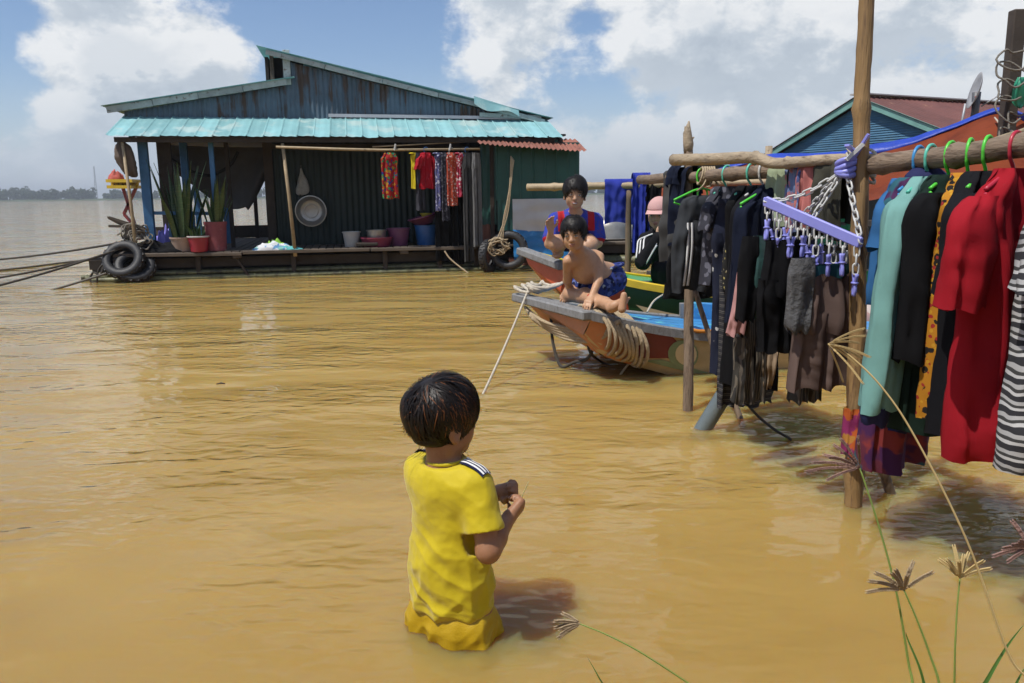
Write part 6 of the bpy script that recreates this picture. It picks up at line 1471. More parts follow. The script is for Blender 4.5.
for ha, nm in ((handL, 'bracelet'), (handR, 'bracelet')):
    c_ = Vector(ha)+Vector((0, .022, .052)); MB().tube([c_+Vector((.024*math.cos(a), .020*math.sin(a), .006*math.sin(a))) for a in np.linspace(0, 2*math.pi, 16)[:-1]], .0045, 6, closed=True).build(nm, M_redband, pb, True)
rc = onz(577, 293, ZD+.05); t_ = thing('red_cloth', Vector((rc[0], rc[1]+.06, ZD)), 'small red cloth beside the kneeling boy on the bow', 'cloth'); cloth_tube([(0, 0, .16, .02, .02), (.01, 0, .10, .05, .04), (0, 0, .04, .07, .05), (-.01, 0, .0, .08, .05)], 14, 18, .012, 2, .012, 2).build('fabric', M_redband, t_, True, False)
# ---------- boy squatting on the green bow in a blue and red shirt
hc_ = a3(575, 193.0, 6.28); sc = 1.04; nkC = a3(576, 214, 6.36); shRc = a3(555, 221, 6.36); shLc = a3(596, 221, 6.42); pelC = a3(578, 256, 6.62); ZG = b2.zg0+.02
knRc = a3(556, 243, 6.22); knLc = a3(590, 245, 6.20); ankRc = np.array((knRc[0]+.03, knRc[1]+.16, ZG+.04)); ankLc = np.array((knLc[0]-.03, knLc[1]+.16, ZG+.04)); pelC[2] = ZG+.14
pc = thing('person', Vector((pelC[0], pelC[1], ZG)), 'smiling boy in a blue and red football shirt squatting behind the bare chested boy', 'person'); IC = MW[pc.name].inverted()
HC_M = head_matrix(hc_, math.radians(180+3), math.radians(-8), math.radians(-3))
elRc = a3(549, 244, 6.25); haRc = a3(551, 229, 6.12); elLc = a3(598, 243, 6.35); haLc = a3(580, 248, 6.12)
lo, hi = bounds([hc_, pelC, knRc, knLc, ankRc, elRc, elLc, haRc], .2); f = SDF(lo, hi, .0062)
head_prims(f, HC_M, sc, .8); limb(f, [hc_+np.array((0, .03, -.08)), nkC], [.046, .052]); limb(f, [shRc+np.array((.04, .03, 0)), shLc+np.array((-.04, .03, 0))], [.055, .055], .04); limb(f, [nkC+np.array((0, .05, -.05)), (nkC+pelC)/2, pelC], [.09, .11, .12], .04)
limb(f, [shRc, elRc, haRc+np.array((0, .03, -.02))], [.042, .034, .024]); limb(f, [shLc, elLc, haLc], [.042, .034, .024]); hand(f, haRc+np.array((0, .02, -.01)), np.array((-.01, -.03, .06)), (.3, -1, 0), 1.05, .45, 1, .2, 1.15); hand(f, haLc, np.array((-.06, -.02, -.03)), (0, .3, -1), 1.05, .6, 1, .1, 1.15)
limb(f, [pelC+np.array((-.08, 0, 0)), knRc, ankRc], [.085, .062, .040]); limb(f, [pelC+np.array((.08, 0, 0)), knLc, ankLc], [.085, .062, .040])
for an in (ankRc, ankLc): foot(f, an, an+np.array((-.03, -.15, -.01)), 1.1)
sdf_obj(f, 'body', M_skinC, pc, 2); face_parts(HC_M, sc, pc, IC, .8); hair_cap(HC_M, sc, pc, IC, M_hairB, .006, .004, -.04, .034); make_hair(HC_M, sc, pc, IC, M_hairB, 5000, .092, (.15, -.3, .95), .0019, .14, .08, -.60, -.35, 21, .42, thick=.018); make_hair(HC_M, sc, pc, IC, M_hairB, 1400, .115, (.3, -.3, .9), .0021, .20, .20, -.60, -.35, 22, .8, thick=.026)
M_fb = print_mat('royal_blue_jersey', (.028, .045, .33), [((.06, .05, .24), .52)], 30, kind='noise'); M_fr = plain('jersey_red', (.42, .025, .03))
lo, hi = bounds([shRc, shLc, pelC, elRc, elLc], .17); f = SDF(lo, hi, .006); limb(f, [shRc+np.array((.03, .03, 0)), shLc+np.array((-.03, .03, 0))], [.068, .068], .05); limb(f, [nkC+np.array((0, .05, -.05)), (nkC+pelC)/2, pelC+np.array((0, 0, .02))], [.105, .125, .135], .04); f.cap(nkC+np.array((0, .03, -.03)), nkC+np.array((0, .01, .012)), .06, .056, .02)
for sh, el in ((shRc, elRc), (shLc, elLc)): f.cap(sh, sh+(el-sh)*.72, .056, .060, .03)
f.plane(nkC+np.array((0, 0, .018)), (0, -.3, 1)); f.ell(nkC+np.array((0, -.02, .03)), (.05, .05, .05), .005, 'cut')
def mijersey(Cn):
    d1 = np.abs(((Cn-shRc)@np.array((1., 0, 0)))-.045) < .026; d2 = np.abs(((Cn-shLc)@np.array((1., 0, 0)))+.045) < .026; up_ = Cn[:, 2] > nkC[2]-.13
    cuff = np.zeros(len(Cn), bool)
    for sh, el in ((shRc, elRc), (shLc, elLc)):
        dd = (el-sh)/np.linalg.norm(el-sh); t = (Cn-sh)@dd; L_ = np.linalg.norm(el-sh)*.72; rr = np.linalg.norm(Cn-sh-t[:, None]*dd, axis=1); cuff |= (t > L_+.028) & (rr < .075)
    return np.where(((d1 | d2) & up_) | cuff, 1, 0)
sdf_obj(f, 'shirt', M_fb, pc, 2, lambda V: .007*dirn(V, (.3, .2, 1), 5, 17, 4.0), mijersey, [M_fb, M_fr])
lo, hi = bounds([pelC, knRc, knLc], .16); f = SDF(lo, hi, .0065); f.ell(pelC, (.15, .13, .12), .02); limb(f, [pelC+np.array((-.08, 0, 0)), pelC*.45+knRc*.55], [.10, .085]); limb(f, [pelC+np.array((.08, 0, 0)), pelC*.45+knLc*.55], [.10, .085]); f.plane(pelC+np.array((0, 0, .09)), (0, 0, 1)); sdf_obj(f, 'shorts', plain('dark_blue_shorts', (.02, .025, .07)), pc, 2)
# ---------- woman in a black track jacket and pink cap, half behind the clothes
hd_ = a3(659, 214, 6.72); sd_ = 1.12; nkD = a3(661, 231, 6.82); shRd = a3(646, 240, 6.76); shLd = a3(684, 240, 6.9); pelD = a3(672, 276, 6.98); pelD[2] = .50
pd = thing('person', Vector((pelD[0], pelD[1], .42)), 'person in a black striped track jacket and pink cap sitting behind the hanging clothes', 'person'); ID_ = MW[pd.name].inverted()
HD_M = head_matrix(hd_, math.radians(180+28), math.radians(-4)); elRd = a3(643, 262, 6.62); haRd = a3(661, 233, 6.50)
lo, hi = bounds([hd_, pelD, shRd, shLd, elRd, haRd, pelD+np.array((-.1, -.5, 0)), pelD+np.array((.05, 0, -.2))], .2); f = SDF(lo, hi, .0065)
head_prims(f, HD_M, sd_); limb(f, [hd_+np.array((0, .03, -.07)), nkD], [.044, .05]); limb(f, [nkD+np.array((0, .05, -.06)), pelD], [.09, .12], .04); limb(f, [elRd, haRd+np.array((0, .01, -.03))], [.032, .022]); hand(f, haRd+np.array((0, .01, -.03)), np.array((.0, -.01, .06)), (.6, .8, 0), .95, .9, 1, .1, 1.1)
limb(f, [shRd, elRd], [.04, .034]); sdf_obj(f, 'body', M_skinD, pd, 2); face_parts(HD_M, sd_, pd, ID_)
hair_cap(HD_M, sd_, pd, ID_, M_hairB, .006, .008, -.085); make_hair(HD_M, sd_, pd, ID_, M_hairB, 1500, .12, (.0, -.3, .95), .0024, .03, .3, -.75, -.40, 31, .12, thick=.010)
M_jack = plain('black_track_jacket', (.012, .012, .014)); lo, hi = bounds([nkD, pelD, shRd, shLd, elRd, haRd, pelD+np.array((-.1, -.45, -.1))], .2); f = SDF(lo, hi, .0065)
limb(f, [shRd+np.array((.04, .03, 0)), shLd+np.array((-.04, .03, 0))], [.065, .065], .05); limb(f, [nkD+np.array((0, .06, -.07)), (nkD+pelD)/2+np.array((0, .05, 0)), pelD], [.11, .135, .15], .04); f.cap(nkD+np.array((0, .03, -.03)), nkD+np.array((0, .02, .02)), .066, .060, .02)
wr_ = haRd*.85+elRd*.15; limb(f, [shRd, elRd, wr_], [.060, .055, .042], .03); limb(f, [shLd, shLd+np.array((.06, -.05, -.25))], [.06, .055], .03)
limb(f, [pelD+np.array((-.08, 0, -.02)), pelD+np.array((-.16, -.34, .06)), pelD+np.array((-.14, -.30, -.20))], [.10, .08, .06]); limb(f, [pelD+np.array((.08, 0, -.02)), pelD+np.array((.06, -.36, .06)), pelD+np.array((.08, -.30, -.20))], [.10, .08, .06])
sdf_obj(f, 'track_suit', M_jack, pd, 2, lambda V: .008*dirn(V, (.3, .2, 1), 5, 15, 4.0))
dsh = (elRd-shRd); dfa = (wr_-elRd)
for k in (-1, 0, 1):
    off = np.array((-.045+.0*k, -.048, .012)); off2 = np.array((.026*k, -.010*abs(k), .010*k)); P_ = [shRd+off2+np.array((.02, -.045, .045)), shRd+off2+off*1.0, shRd+dsh*.4+off2+off*1.05, shRd+dsh*.8+off2+off*1.0]
    MB().tube(smooth_path([Vector(p) for p in P_], 5), .0065, 6).build('sleeve_stripe', M_whit, pd, True)
    up2 = np.array((0, -.047, -.012+.018*k)); P_ = [elRd+dfa*.08+up2+np.array((0, 0, -.01)), elRd+dfa*.45+up2*1.04, elRd+dfa*.85+up2*.95]; MB().tube(smooth_path([Vector(p) for p in P_], 5), .0065, 6).build('sleeve_stripe', M_whit, pd, True)
M_pinkc = plain('pink_cap_cloth', (.55, .33, .31)); R = np.array(HD_M.to_3x3()); c = np.array(HD_M.translation); f = SDF(c-.22, c+.22, .005); T = lambda x, y, z: np.array(HD_M @ (Vector((x, y, z))*sd_))
f.ell(T(0, -.008, .038), np.array((.086, .103, .092))*sd_, 0, 'add', R); f.plane(T(0, 0, .030), R@np.array((0, .05, -1.0))); 
sdf_obj(f, 'cap', M_pinkc, pd, 2)
def peak(a, b): an = (a-.5)*2.2; r = .096+.062*b*math.cos(an*.75); p = Vector((math.sin(an)*.088*(1+.1*b), math.cos(an)*r*1.02-.004, .034-.020*b-.02*b*(1-math.cos(an)))); return HD_M @ (p*sd_)
MB().grid(peak, 16, 6).build('cap_peak', M_pinkc, pd, True)

# ================================================================== WASHING ON THE RACK
def plast(name, col): return mat(name, col, .35, .08, 10, spec=.5, trans=.15)
M_lgr = plast('lime_green_plastic', (.10, .62, .06)); M_mint = plast('mint_plastic', (.12, .55, .42)); M_whp = plast('white_hanger_plastic', (.62, .62, .60)); M_rdp = plast('red_hanger_plastic', (.50, .03, .06)); M_blp = plast('sky_blue_plastic', (.05, .28, .60)); M_lil = plast('lilac_plastic', (.28, .29, .74))
M_tealc = mat('worn_teal_fleece', (.155, .315, .29), .9, .12, 7, .10, 300, spec=.1, col2=(.12, .20, .175), thr=(.58, .74)); M_navyc = plain('navy_rib', (.022, .025, .075)); M_dgrn = plain('dark_green_jersey', (.010, .022, .017)); M_blkc = plain('faded_black_cotton', (.006, .006, .007)); M_blk2 = plain('soft_black_cotton', (.008, .008, .010))
M_redt = plain('red_cotton', (.29, .010, .018)); M_yprint = print_mat('yellow_black_print', (.40, .17, .012), [((.012, .010, .01), .40), ((.28, .02, .02), .26), ((.48, .25, .02), .30)], 34); M_tie = print_mat('maroon_tie_dye', (.10, .018, .035), [((.02, .09, .12), .55), ((.20, .03, .03), .58), ((.05, .012, .06), .5)], 6, kind='noise')
M_zeb = stripe_mat('black_white_stripes', [(0, (.03, .03, .035)), (.35, (.5, .5, .5)), (.55, (.05, .05, .05)), (.75, (.4, .4, .4))], 'Z', .045, .05); M_star = print_mat('navy_white_star_print', (.010, .013, .030), [((.50, .50, .50), .18)], 19)
M_floral = print_mat('black_gold_floral', (.016, .016, .016), [((.38, .32, .12), .24), ((.30, .25, .16), .2)], 34); M_pinkl = plain('dusty_pink_lace', (.40, .21, .20)); M_dteal = mat('dark_teal_velvet', (.008, .06, .055), .6, .3, 18, .4, 60, sheen=.3); M_brown = plain('taupe_canvas', (.12, .082, .070)); M_knit = mat('grey_cable_knit', (.075, .075, .078), .95, .3, 30, .9, 60)
M_rustc = plain('rust_brown_cloth', (.13, .05, .03)); M_str = stripe_mat('dark_striped_cloth', [(0, (.03, .028, .026)), (.30, (.13, .11, .085)), (.40, (.04, .036, .03)), (.75, (.10, .085, .07))], 'X', .028); M_lace = plain('tan_lace', (.30, .22, .15)); M_plaid = stripe_mat('dark_plaid', [(0, (.025, .025, .03)), (.6, (.09, .085, .08)), (.72, (.03, .03, .035)), (.9, (.14, .13, .12))], 'Z', .03)
M_grtr = plain('charcoal_track_cloth', (.036, .039, .044)); M_ltgreen = plain('pale_sage_cloth', (.30, .36, .24)); M_bluepk = print_mat('blue_pink_print', (.16, .21, .36), [((.42, .18, .20), .52), ((.07, .09, .22), .55)], 26, kind='noise'); M_salmon = plain('salmon_cloth', (.46, .16, .14)); M_olive = plain('dark_olive_cloth', (.05, .048, .036)); M_royal = plain('royal_blue_cloth', (.030, .045, .30)); M_dnavy = plain('dark_navy_cloth', (.008, .011, .024)); M_purple = plain('magenta_cloth', (.16, .02, .09)); M_ublue = plain('mid_blue_cloth', (.03, .11, .26))
def hookpos(px): p = bar_pt(px); return Vector((p.x, p.y, p.z+BAR_R+.006))
def lenpx(px, py): """metres from the neck down to a pixel row, at the bar's depth"""; h = hookpos(px); q = at(px, py, h.y); return h.z+NECKZ-q.z
def hang(px, yaw, m, label, half=.19, tilt=0.0): return make_hanger('clothes_hanger', hookpos(px), BAR_RZ+math.radians(yaw), m, label, half, 'hangers on the rack', tilt)
# --- right of the tall pole, near to far
def sh(name, px, yaw, pyb, m, label, hm=None, hlabel=None, half=.2, cat='shirt', hh=None, **k):
    t = make_shirt(name, hookpos(px), BAR_RZ+math.radians(yaw), label, m, half, lenpx(px, pyb), cat=cat, **k)
    if hm: hang(px, yaw, hm, hlabel, hh or half*.75)
    return t
sh('striped_shirt', 1078, 30, 455, M_zeb, 'black and white striped shirt cut by the right edge of the picture', M_lgr, 'lime green hanger of the striped shirt at the right edge', .21, sleeve='short', sl=.2, seed=41)
sh('red_shirt', 1016, 22, 452, M_redt, 'large plain red shirt on the red hanger', M_rdp, 'red plastic hanger holding the red shirt', .20, waist=.15, hemw=.15, sleeve='short', sl=.27, sw=.125, spread=.16, seed=42, depth=.06)
sh('black_shirt', 988, 28, 432, M_blk2, 'plain black shirt just left of the red shirt', M_lgr, 'lime green hanger of the black shirt', .17, waist=.13, hemw=.13, sleeve='short', sl=.26, sw=.085, spread=.10, seed=43)
cloth_tube([(-.045, -.02, NECKZ-.02, .020, .012), (-.075, -.055, NECKZ-.06, .03, .012), (-.09, -.062, NECKZ-.13, .035, .01)], 10, 14, .006, 2, .005, 3).build('green_vest', plain('bright_green_rib', (.06, .36, .10)), bpy.data.objects['black_shirt'], True, False)
sh('print_dress', 970, 36, 410, M_yprint, 'yellow dress with black print between dark shirts', M_lgr, 'lime green hanger of the yellow print dress', .15, sleeve=None, seed=44, cat='dress', fold=.03, hemw=.13)
sh('dark_green_hoodie', 951, 24, 425, M_dgrn, 'dark green and black hooded top right of the teal sweatshirt', M_lgr, 'lime green hanger of the dark green top', .15, waist=.14, hemw=.13, sleeve='long', sl=.50, sw=.075, spread=.03, m_sleeve=M_blkc, seed=45, cat='hoodie', fold=.028)
sh('teal_sweatshirt', 931, 24, 408, M_tealc, 'worn teal sweatshirt with navy cuffs beside the tall pole', M_mint, 'mint green hanger inside the teal sweatshirt', .175, waist=.14, hemw=.13, sleeve='long', sl=.66, sw=.095, spread=.11, m_hem=M_navyc, m_cuff=M_navyc, seed=46, cat='sweatshirt', fold=.018, nf=2.0, parts=[('hood', [(.02, .02, NECKZ+.045, .03, .03), (.03, .02, NECKZ+.01, .075, .05), (.05, .0, NECKZ-.05, .10, .05), (.06, -.01, NECKZ-.12, .08, .04)], M_navyc, .012)])
sh('tie_dye_dress', 919, 24, 462, M_tie, 'maroon tie dyed dress showing below the teal sweatshirt', M_blp, 'sky blue hanger of the tie dyed dress', .15, waist=.13, hemw=.15, sleeve=None, seed=47, cat='dress', fold=.03)
sh('cotton_shirt', 908, 30, 300, M_ublue, 'mid blue shirt half hidden behind the teal sleeve', None, None, .12, sleeve='short', sl=.15, sw=.07, seed=48)
# --- left of the tall pole: things thrown over the bar
def over(name, px, wd, pyb, m, label, back=.2, seed=0, cat='cloth', shift=0.0, fold=.018, r=None):
    p = bar_pt(px); L = p.z-at(px, pyb, p.y).z; rz_ = BAR_RZ+math.radians(0)
    return drape(name, (p.x, p.y, p.z+.006), rz_, label, m, wd, back, L, (r or BAR_R+.008), cat, seed, fold=fold, shift=shift)
over('olive_shirt', 838, .20, 240, M_olive, 'dark olive shirt folded over the bar beside the tall pole', .22, 51, 'shirt')
over('salmon_shirt', 817, .10, 226, M_salmon, 'salmon pink shirt folded over the bar', .25, 52, 'shirt')
over('printed_shirt', 804, .13, 232, M_bluepk, 'blue and pink printed shirt folded over the bar', .25, 53, 'shirt')
over('sage_shirt', 789, .16, 224, M_ltgreen, 'pale sage shirt folded over the bar behind the clip hanger', .22, 54, 'shirt')
sh('navy_shirt', 776, 18, 330, M_dnavy, 'dark navy shirt behind the clip hanger chains', M_lgr, 'lime green hanger slanting behind the clip hanger', .19, sleeve='long', sl=.5, sw=.07, seed=55, hh=.21, spread=.06)
sh('black_dress', 764, 24, 392, M_blk2, 'long black dress with a plaid hem beside the pink lace', M_whp, 'white hanger of the long black dress', .17, waist=.12, hemw=.12, sleeve='long', sl=.42, sw=.06, spread=.03, m_hem=M_plaid, seed=56, cat='dress')
sh('sleeveless_shirt', 752, 22, 384, M_blkc, 'soft black top hanging right of the starred trousers', M_mint, 'mint green hanger of the soft black top', .15, waist=.11, hemw=.11, sleeve=None, seed=57)
def tr(name, px, yaw, dz, pyb, m, label, half, **k):
    p = bar_pt(px); q = at(px, pyb, p.y); return make_trousers(name, (p.x, p.y, p.z-dz), BAR_RZ+math.radians(yaw), label, m, half, p.z-dz-q.z, .22, **k)
tr('star_trousers', 738, 14, .10, 366, M_star, 'navy trousers with white star print hanging left of the black dresses', .125, legw=.075, seed=58, taper=.85, gap=.5, depth=.04)
cloth_t = thing('floral_blouse', bar_pt(738)+Vector((-.02, -.12, 0)), 'black and gold floral blouse in front of the starred trousers', 'blouse', BAR_RZ)
cloth_tube([(0, 0, -.16, .03, .02), (0, 0, -.22, .06, .03), (-.005, 0, -.34, .062, .035), (-.012, 0, -.46, .060, .035), (-.02, 0, -.55, .045, .03)], 28, 30, .012, 2.5, .007, 9).build('body', M_floral, cloth_t, True, False)
tr('long_dark_trousers', 745, 4, .3, 400, M_plaid, 'dark plaid trousers under the black dresses', .10, legw=.06, seed=59)
# striped track trousers folded on a hanger, dark jackets thrown over the far end of the bar
hang(703, 5, M_lgr, 'lime green hanger with a ring above the striped track trousers', .17)
t = thing('track_trousers', hookpos(701)+Vector((-.02, -.10, 0)), 'charcoal track trousers with white side stripes folded over a hanger', 'trousers', BAR_RZ+math.radians(14))
rows = [(.02, -.0, -.14, .06, .04), (.01, -.01, -.17, .14, .05), (0, -.012, -.26, .165, .055), (-.02, -.012, -.38, .165, .055), (-.03, -.012, -.50, .15, .05), (-.06, -.012, -.64, .12, .04)]
cloth_tube(rows, 34, 44, .012, 2.2, .010, 61).build('leg', M_grtr, t, True, False)
cloth_tube([(.09, -.03, -.17, .05, .04), (.11, -.03, -.25, .075, .045), (.12, -.03, -.36, .085, .05), (.125, -.03, -.46, .08, .045)], 24, 34, .010, 2.2, .008, 62).build('leg', M_grtr, t, True, False)
def strip(pts, w, nm='side_stripe'):
    P = smooth_path(pts, 6); mb = MB(); vs = []
    for p in P: vs += [p+Vector((-w, 0, 0)), p+Vector((w, 0, 0)), p+Vector((w, .006, 0)), p+Vector((-w, .006, 0))]
    fs = [(i*4+j, i*4+(j+1) % 4, i*4+4+(j+1) % 4, i*4+4+j) for i in range(len(P)-1) for j in range(4)]; mb.add(vs, fs).build(nm, M_whit, t, True, False)
for k in range(3): strip([Vector((.02+.024*k, -.070, -.19)), Vector((.035+.024*k, -.082, -.30)), Vector((.055+.024*k, -.080, -.40)), Vector((.065+.022*k, -.078, -.49))], .0095)
for k in range(2): strip([Vector((-.125+.026*k, -.060, -.28)), Vector((-.128+.026*k, -.068, -.40)), Vector((-.135+.026*k, -.064, -.52)), Vector((-.14+.026*k, -.055, -.61))], .007)
for k in range(2): strip([Vector((.085+.035*k, -.082, -.19)), Vector((.125+.035*k, -.088, -.27)), Vector((.155+.02*k, -.082, -.36))], .007)
over('dark_jacket', 677, .24, 262, M_dgrey, 'dark grey jacket thrown over the far end of the bar', .45, 63, 'jacket', fold=.03)
over('black_jacket', 686, .22, 246, M_dnavy, 'black navy jacket over the bar between the grey one and the track trousers', .4, 64, 'jacket', fold=.025, r=.052)
over('navy_scarf', 684, .16, 186, M_dnavy, 'small folded navy cloth on top of the jackets', .10, 65, 'cloth', r=.075)
tr('black_track_trousers', 693, 2, .40, 292, M_blkc, 'black trousers hanging low behind the striped track trousers', .15, legw=.08, seed=66)
sh('dark_blouse', 727, 26, 285, M_dkp, 'dark patterned blouse squeezed right of the track trousers', M_mint, 'mint hanger between the track trousers and the starred trousers', .13, sleeve='short', sl=.12, sw=.06, seed=67)
# blue clothes on the far pole
q1 = at(619, 185.5, 7.36); drape('blue_shirt', (q1.x, q1.y, q1.z+.02), -math.pi/2-.05, 'bright blue shirt folded over the far bamboo pole, the shorter of two', M_royal, .26, .36, .22, .04, 'shirt', 71, fold=.012)
q1 = at(641, 184.5, 7.30); drape('blue_towel', (q1.x, q1.y, q1.z+.05), -math.pi/2-.05, 'long bright blue cloth bunched over the far bamboo pole', M_royal, .16, .64, .3, .055, 'cloth', 72, fold=.03)
q1 = at(653, 184, 7.28); drape('black_cloth', (q1.x, q1.y, q1.z+.02), -math.pi/2-.05, 'black cloth hanging right of the long blue cloth', M_blkc, .14, .52, .3, .045, 'cloth', 73, fold=.03)
# --- clip hanger with pegs and chains
K = at(846, 167, 2.98); cl = thing('clip_hanger', K, 'lilac plastic clip hanger tilted on white chains with many pegs', 'hanger'); ICL = MW[cl.name].inverted()
nl, nr_ = at(765, 201, 3.14), at(861, 243, 2.84); offv = Vector((.07, .19, -.01)); fl_, fr_ = nl+offv, nr_+offv
for a, b in ((nl, nr_), (fl_, fr_)): MB().beam(a, b, .016, .040, bev=.004).build('frame_bar', M_lil, cl, False)
for a, b in ((nl, fl_), (nr_, fr_), ((nl+nr_)/2, (fl_+fr_)/2)): MB().beam(a, b, .014, .030, bev=.004).build('cross_bar', M_lil, cl, False)
mb = MB()
for k in range(4): mb.tube([K+Vector((.03*math.cos(a), .03*math.sin(a), .012*k-.02+.012*math.sin(a+k))) for a in np.linspace(0, 2*math.pi, 14)[:-1]], .011, 7, closed=True)
mb.build('knot', M_lil, cl, True)
MB().beam(K+Vector((.0, -.02, .0)), at(869, 134, 2.92), .022, .010, bev=.002).build('strap', M_lil, cl, False); MB().beam(K+Vector((.02, -.03, .05)), at(841, 151, 2.90)+Vector((.02, 0, .02)), .018, .008).build('strap_end', M_lil, cl, False)
MB().beam(at(846, 160, 2.93), at(863, 144, 2.92), .024, .012).build('strap_end', M_whp, cl, False)
lk = MB(); ring = []
for i in range(16):
    a = 2*math.pi*i/16; ring.append((.0095*math.cos(a), 0, .0085*math.sin(a)+(.0095 if math.sin(a) > 0 else -.0095)))
LINK = lk.tube(ring, .0036, 6, closed=True).mesh('chain_link', M_whp)
def chain(a, b, sagv=.0):
    a, b = Vector(a), Vector(b); L = (b-a).length; n_ = max(2, int(L/.029)); P = sag(a, b, sagv, n_)
    for i in range(n_):
        m_ = (P[i]+P[i+1])/2; d_ = (P[i+1]-P[i]); q = d_.to_track_quat('Z', 'Y') @ Matrix.Rotation(math.pi/2*(i % 2)+.4, 3, 'Z').to_quaternion()
        o = place(LINK, 'chain_link', cl, ICL @ m_, q.to_euler()); o.scale = (1, 1, max(.85, min(1.25, d_.length/.029)))
chain(nl, K, .035); chain(nr_, K, .0); chain((nl*.5+nr_*.5), K, .0); chain(fr_*.4+fl_*.6, K, .0)
pg = MB()
for s_ in (-1, 1):
    pts = [(s_*.012, .0, .030), (s_*.006, 0, .012), (s_*.0035, 0, .0), (s_*.006, 0, -.018), (s_*.002, 0, -.034)]
    pg.tube([Vector(p) for p in smooth_path(pts, 3)], .0055, 6)
pg.tube([Vector((.010*math.cos(a), .008*math.sin(a), .004)) for a in np.linspace(0, 2*math.pi, 10)[:-1]], .003, 5, closed=True)
PEG = pg.mesh('peg', M_lil)
pegs = []
for i in range(15):
    u = (i+.5)/15; side_ = i % 2; p = (nl.lerp(nr_, u) if side_ == 0 else fl_.lerp(fr_, u)); dl = .055+.025*(i % 3)
    chain(p-Vector((0, 0, .018)), p-Vector((0, 0, dl+.01))); place(PEG, 'peg', cl, ICL @ (p-Vector((0, 0, dl+.048))), (R_.uniform(-.15, .15), R_.uniform(-.2, .2), R_.uniform(0, 3)), (1.25, 1.25, 1.25)); pegs.append(p-Vector((0, 0, dl+.085)))
def pegged(name, pxc, Y, pyt, label, cat): p = at(pxc, pyt, Y); return thing(name, p, label, cat, BAR_RZ+math.radians(4))
def pxm(d_, Y): return d_*Y/796.
p = at(826, 268, 2.98); make_trousers('taupe_shorts', p, BAR_RZ+.05, 'taupe canvas shorts with dark teal waistband pegged under the clip hanger', M_brown, .115, pxm(122, 2.98), .22, 81, 0, .072, 'shorts', plain('teal_waistband', (.015, .06, .075)), None, .014, 1.0, None, .5, .045)
t = pegged('knit_sleeve', 803, 2.92, 258, 'grey cable knit sock hanging from the clip hanger', 'sock'); cloth_tube([(0, 0, 0, .045, .02), (0, 0, -.06, .050, .03), (-.005, 0, -.16, .048, .03), (-.012, 0, -.25, .046, .03), (-.010, 0, -.275, .03, .02)], 26, 28, .006, 2, .008, 82).build('tube', M_knit, t, True, False)
t = pegged('teal_leggings', 756, 3.2, 236, 'dark teal velvet leggings pegged at the left of the clip hanger', 'leggings')
for s_ in (-1, 1): cloth_tube([(s_*.024, 0, 0, .032, .02), (s_*.028, 0, -.12, .040, .03), (s_*.030, 0, -.24, .040, .03), (s_*.03-.01, 0, -.34, .032, .025)], 26, 24, .008, 2, .006, 83+s_).build('leg', M_dteal if s_ > 0 else M_blkc, t, True, False)
p = at(783, 240, 3.1); make_trousers('black_shorts', p, BAR_RZ, 'black trousers pegged between the teal leggings and the grey sock', M_blkc, .085, pxm(112, 3.1), .2, 84, 0, .05, 'trousers', None, None, .012, .9)
t = pegged('pink_lace', 747, 3.35, 243, 'dusty pink lace strip hanging left of the teal leggings', 'lace'); cloth_tube([(0.02, 0, 0, .030, .012), (.0, 0, -.12, .034, .02), (-.02, 0, -.28, .036, .022), (-.035, 0, -.385, .04, .02)], 30, 24, .008, 3, .010, 85).build('strip', M_pinkl, t, True, False)
t = pegged('rust_skirt', 842, 3.25, 300, 'rust brown skirt behind the taupe shorts', 'skirt'); cloth_tube([(0, 0, 0, .05, .03), (0, 0, -.12, .065, .04), (0, 0, -.29, .075, .045)], 24, 30, .015, 3, .006, 86).build('body', M_rustc, t, True, False)
p = at(809, 300, 3.2); make_trousers('striped_trousers', p, BAR_RZ+.2, 'dark striped trousers showing below the taupe shorts', M_str, .06, pxm(104, 3.2), .2, 87, 0, .036, 'trousers', None, None, .008, 1.0)
p = at(752, 310, 3.4); make_trousers('striped_leggings', p, BAR_RZ+.1, 'dark striped trouser legs below the pink lace', M_str, .065, pxm(95, 3.4), .15, 88, 0, .04, 'trousers', None, None, .010, 1.0)
t = pegged('tan_lace_cloth', 772, 3.4, 322, 'ragged tan lace cloth hanging between the black trousers and striped legs', 'cloth'); cloth_tube([(0, 0, 0, .03, .015), (0, 0, -.1, .035, .02), (-.005, 0, -.2, .032, .02), (-.012, 0, -.29, .018, .012)], 24, 20, .014, 3, .014, 89).build('body', M_lace, t, True, False)
# cloth wound on the tall pole near the water
t = thing('orange_rag', at(854, 418, 2.90), 'orange and magenta rag tied round the foot of the tall pole', 'rag', .2); cloth_tube([(0, 0, .04, .033, .034), (0, -.003, .0, .035, .036), (-.006, -.005, -.08, .034, .035), (-.012, -.008, -.14, .026, .028)], 20, 22, .008, 3, .008, 90).build('fabric', print_mat('orange_magenta', (.36, .075, .014), [((.20, .02, .09), .5), ((.36, .16, .03), .55)], 14, kind='noise'), t, True, False)

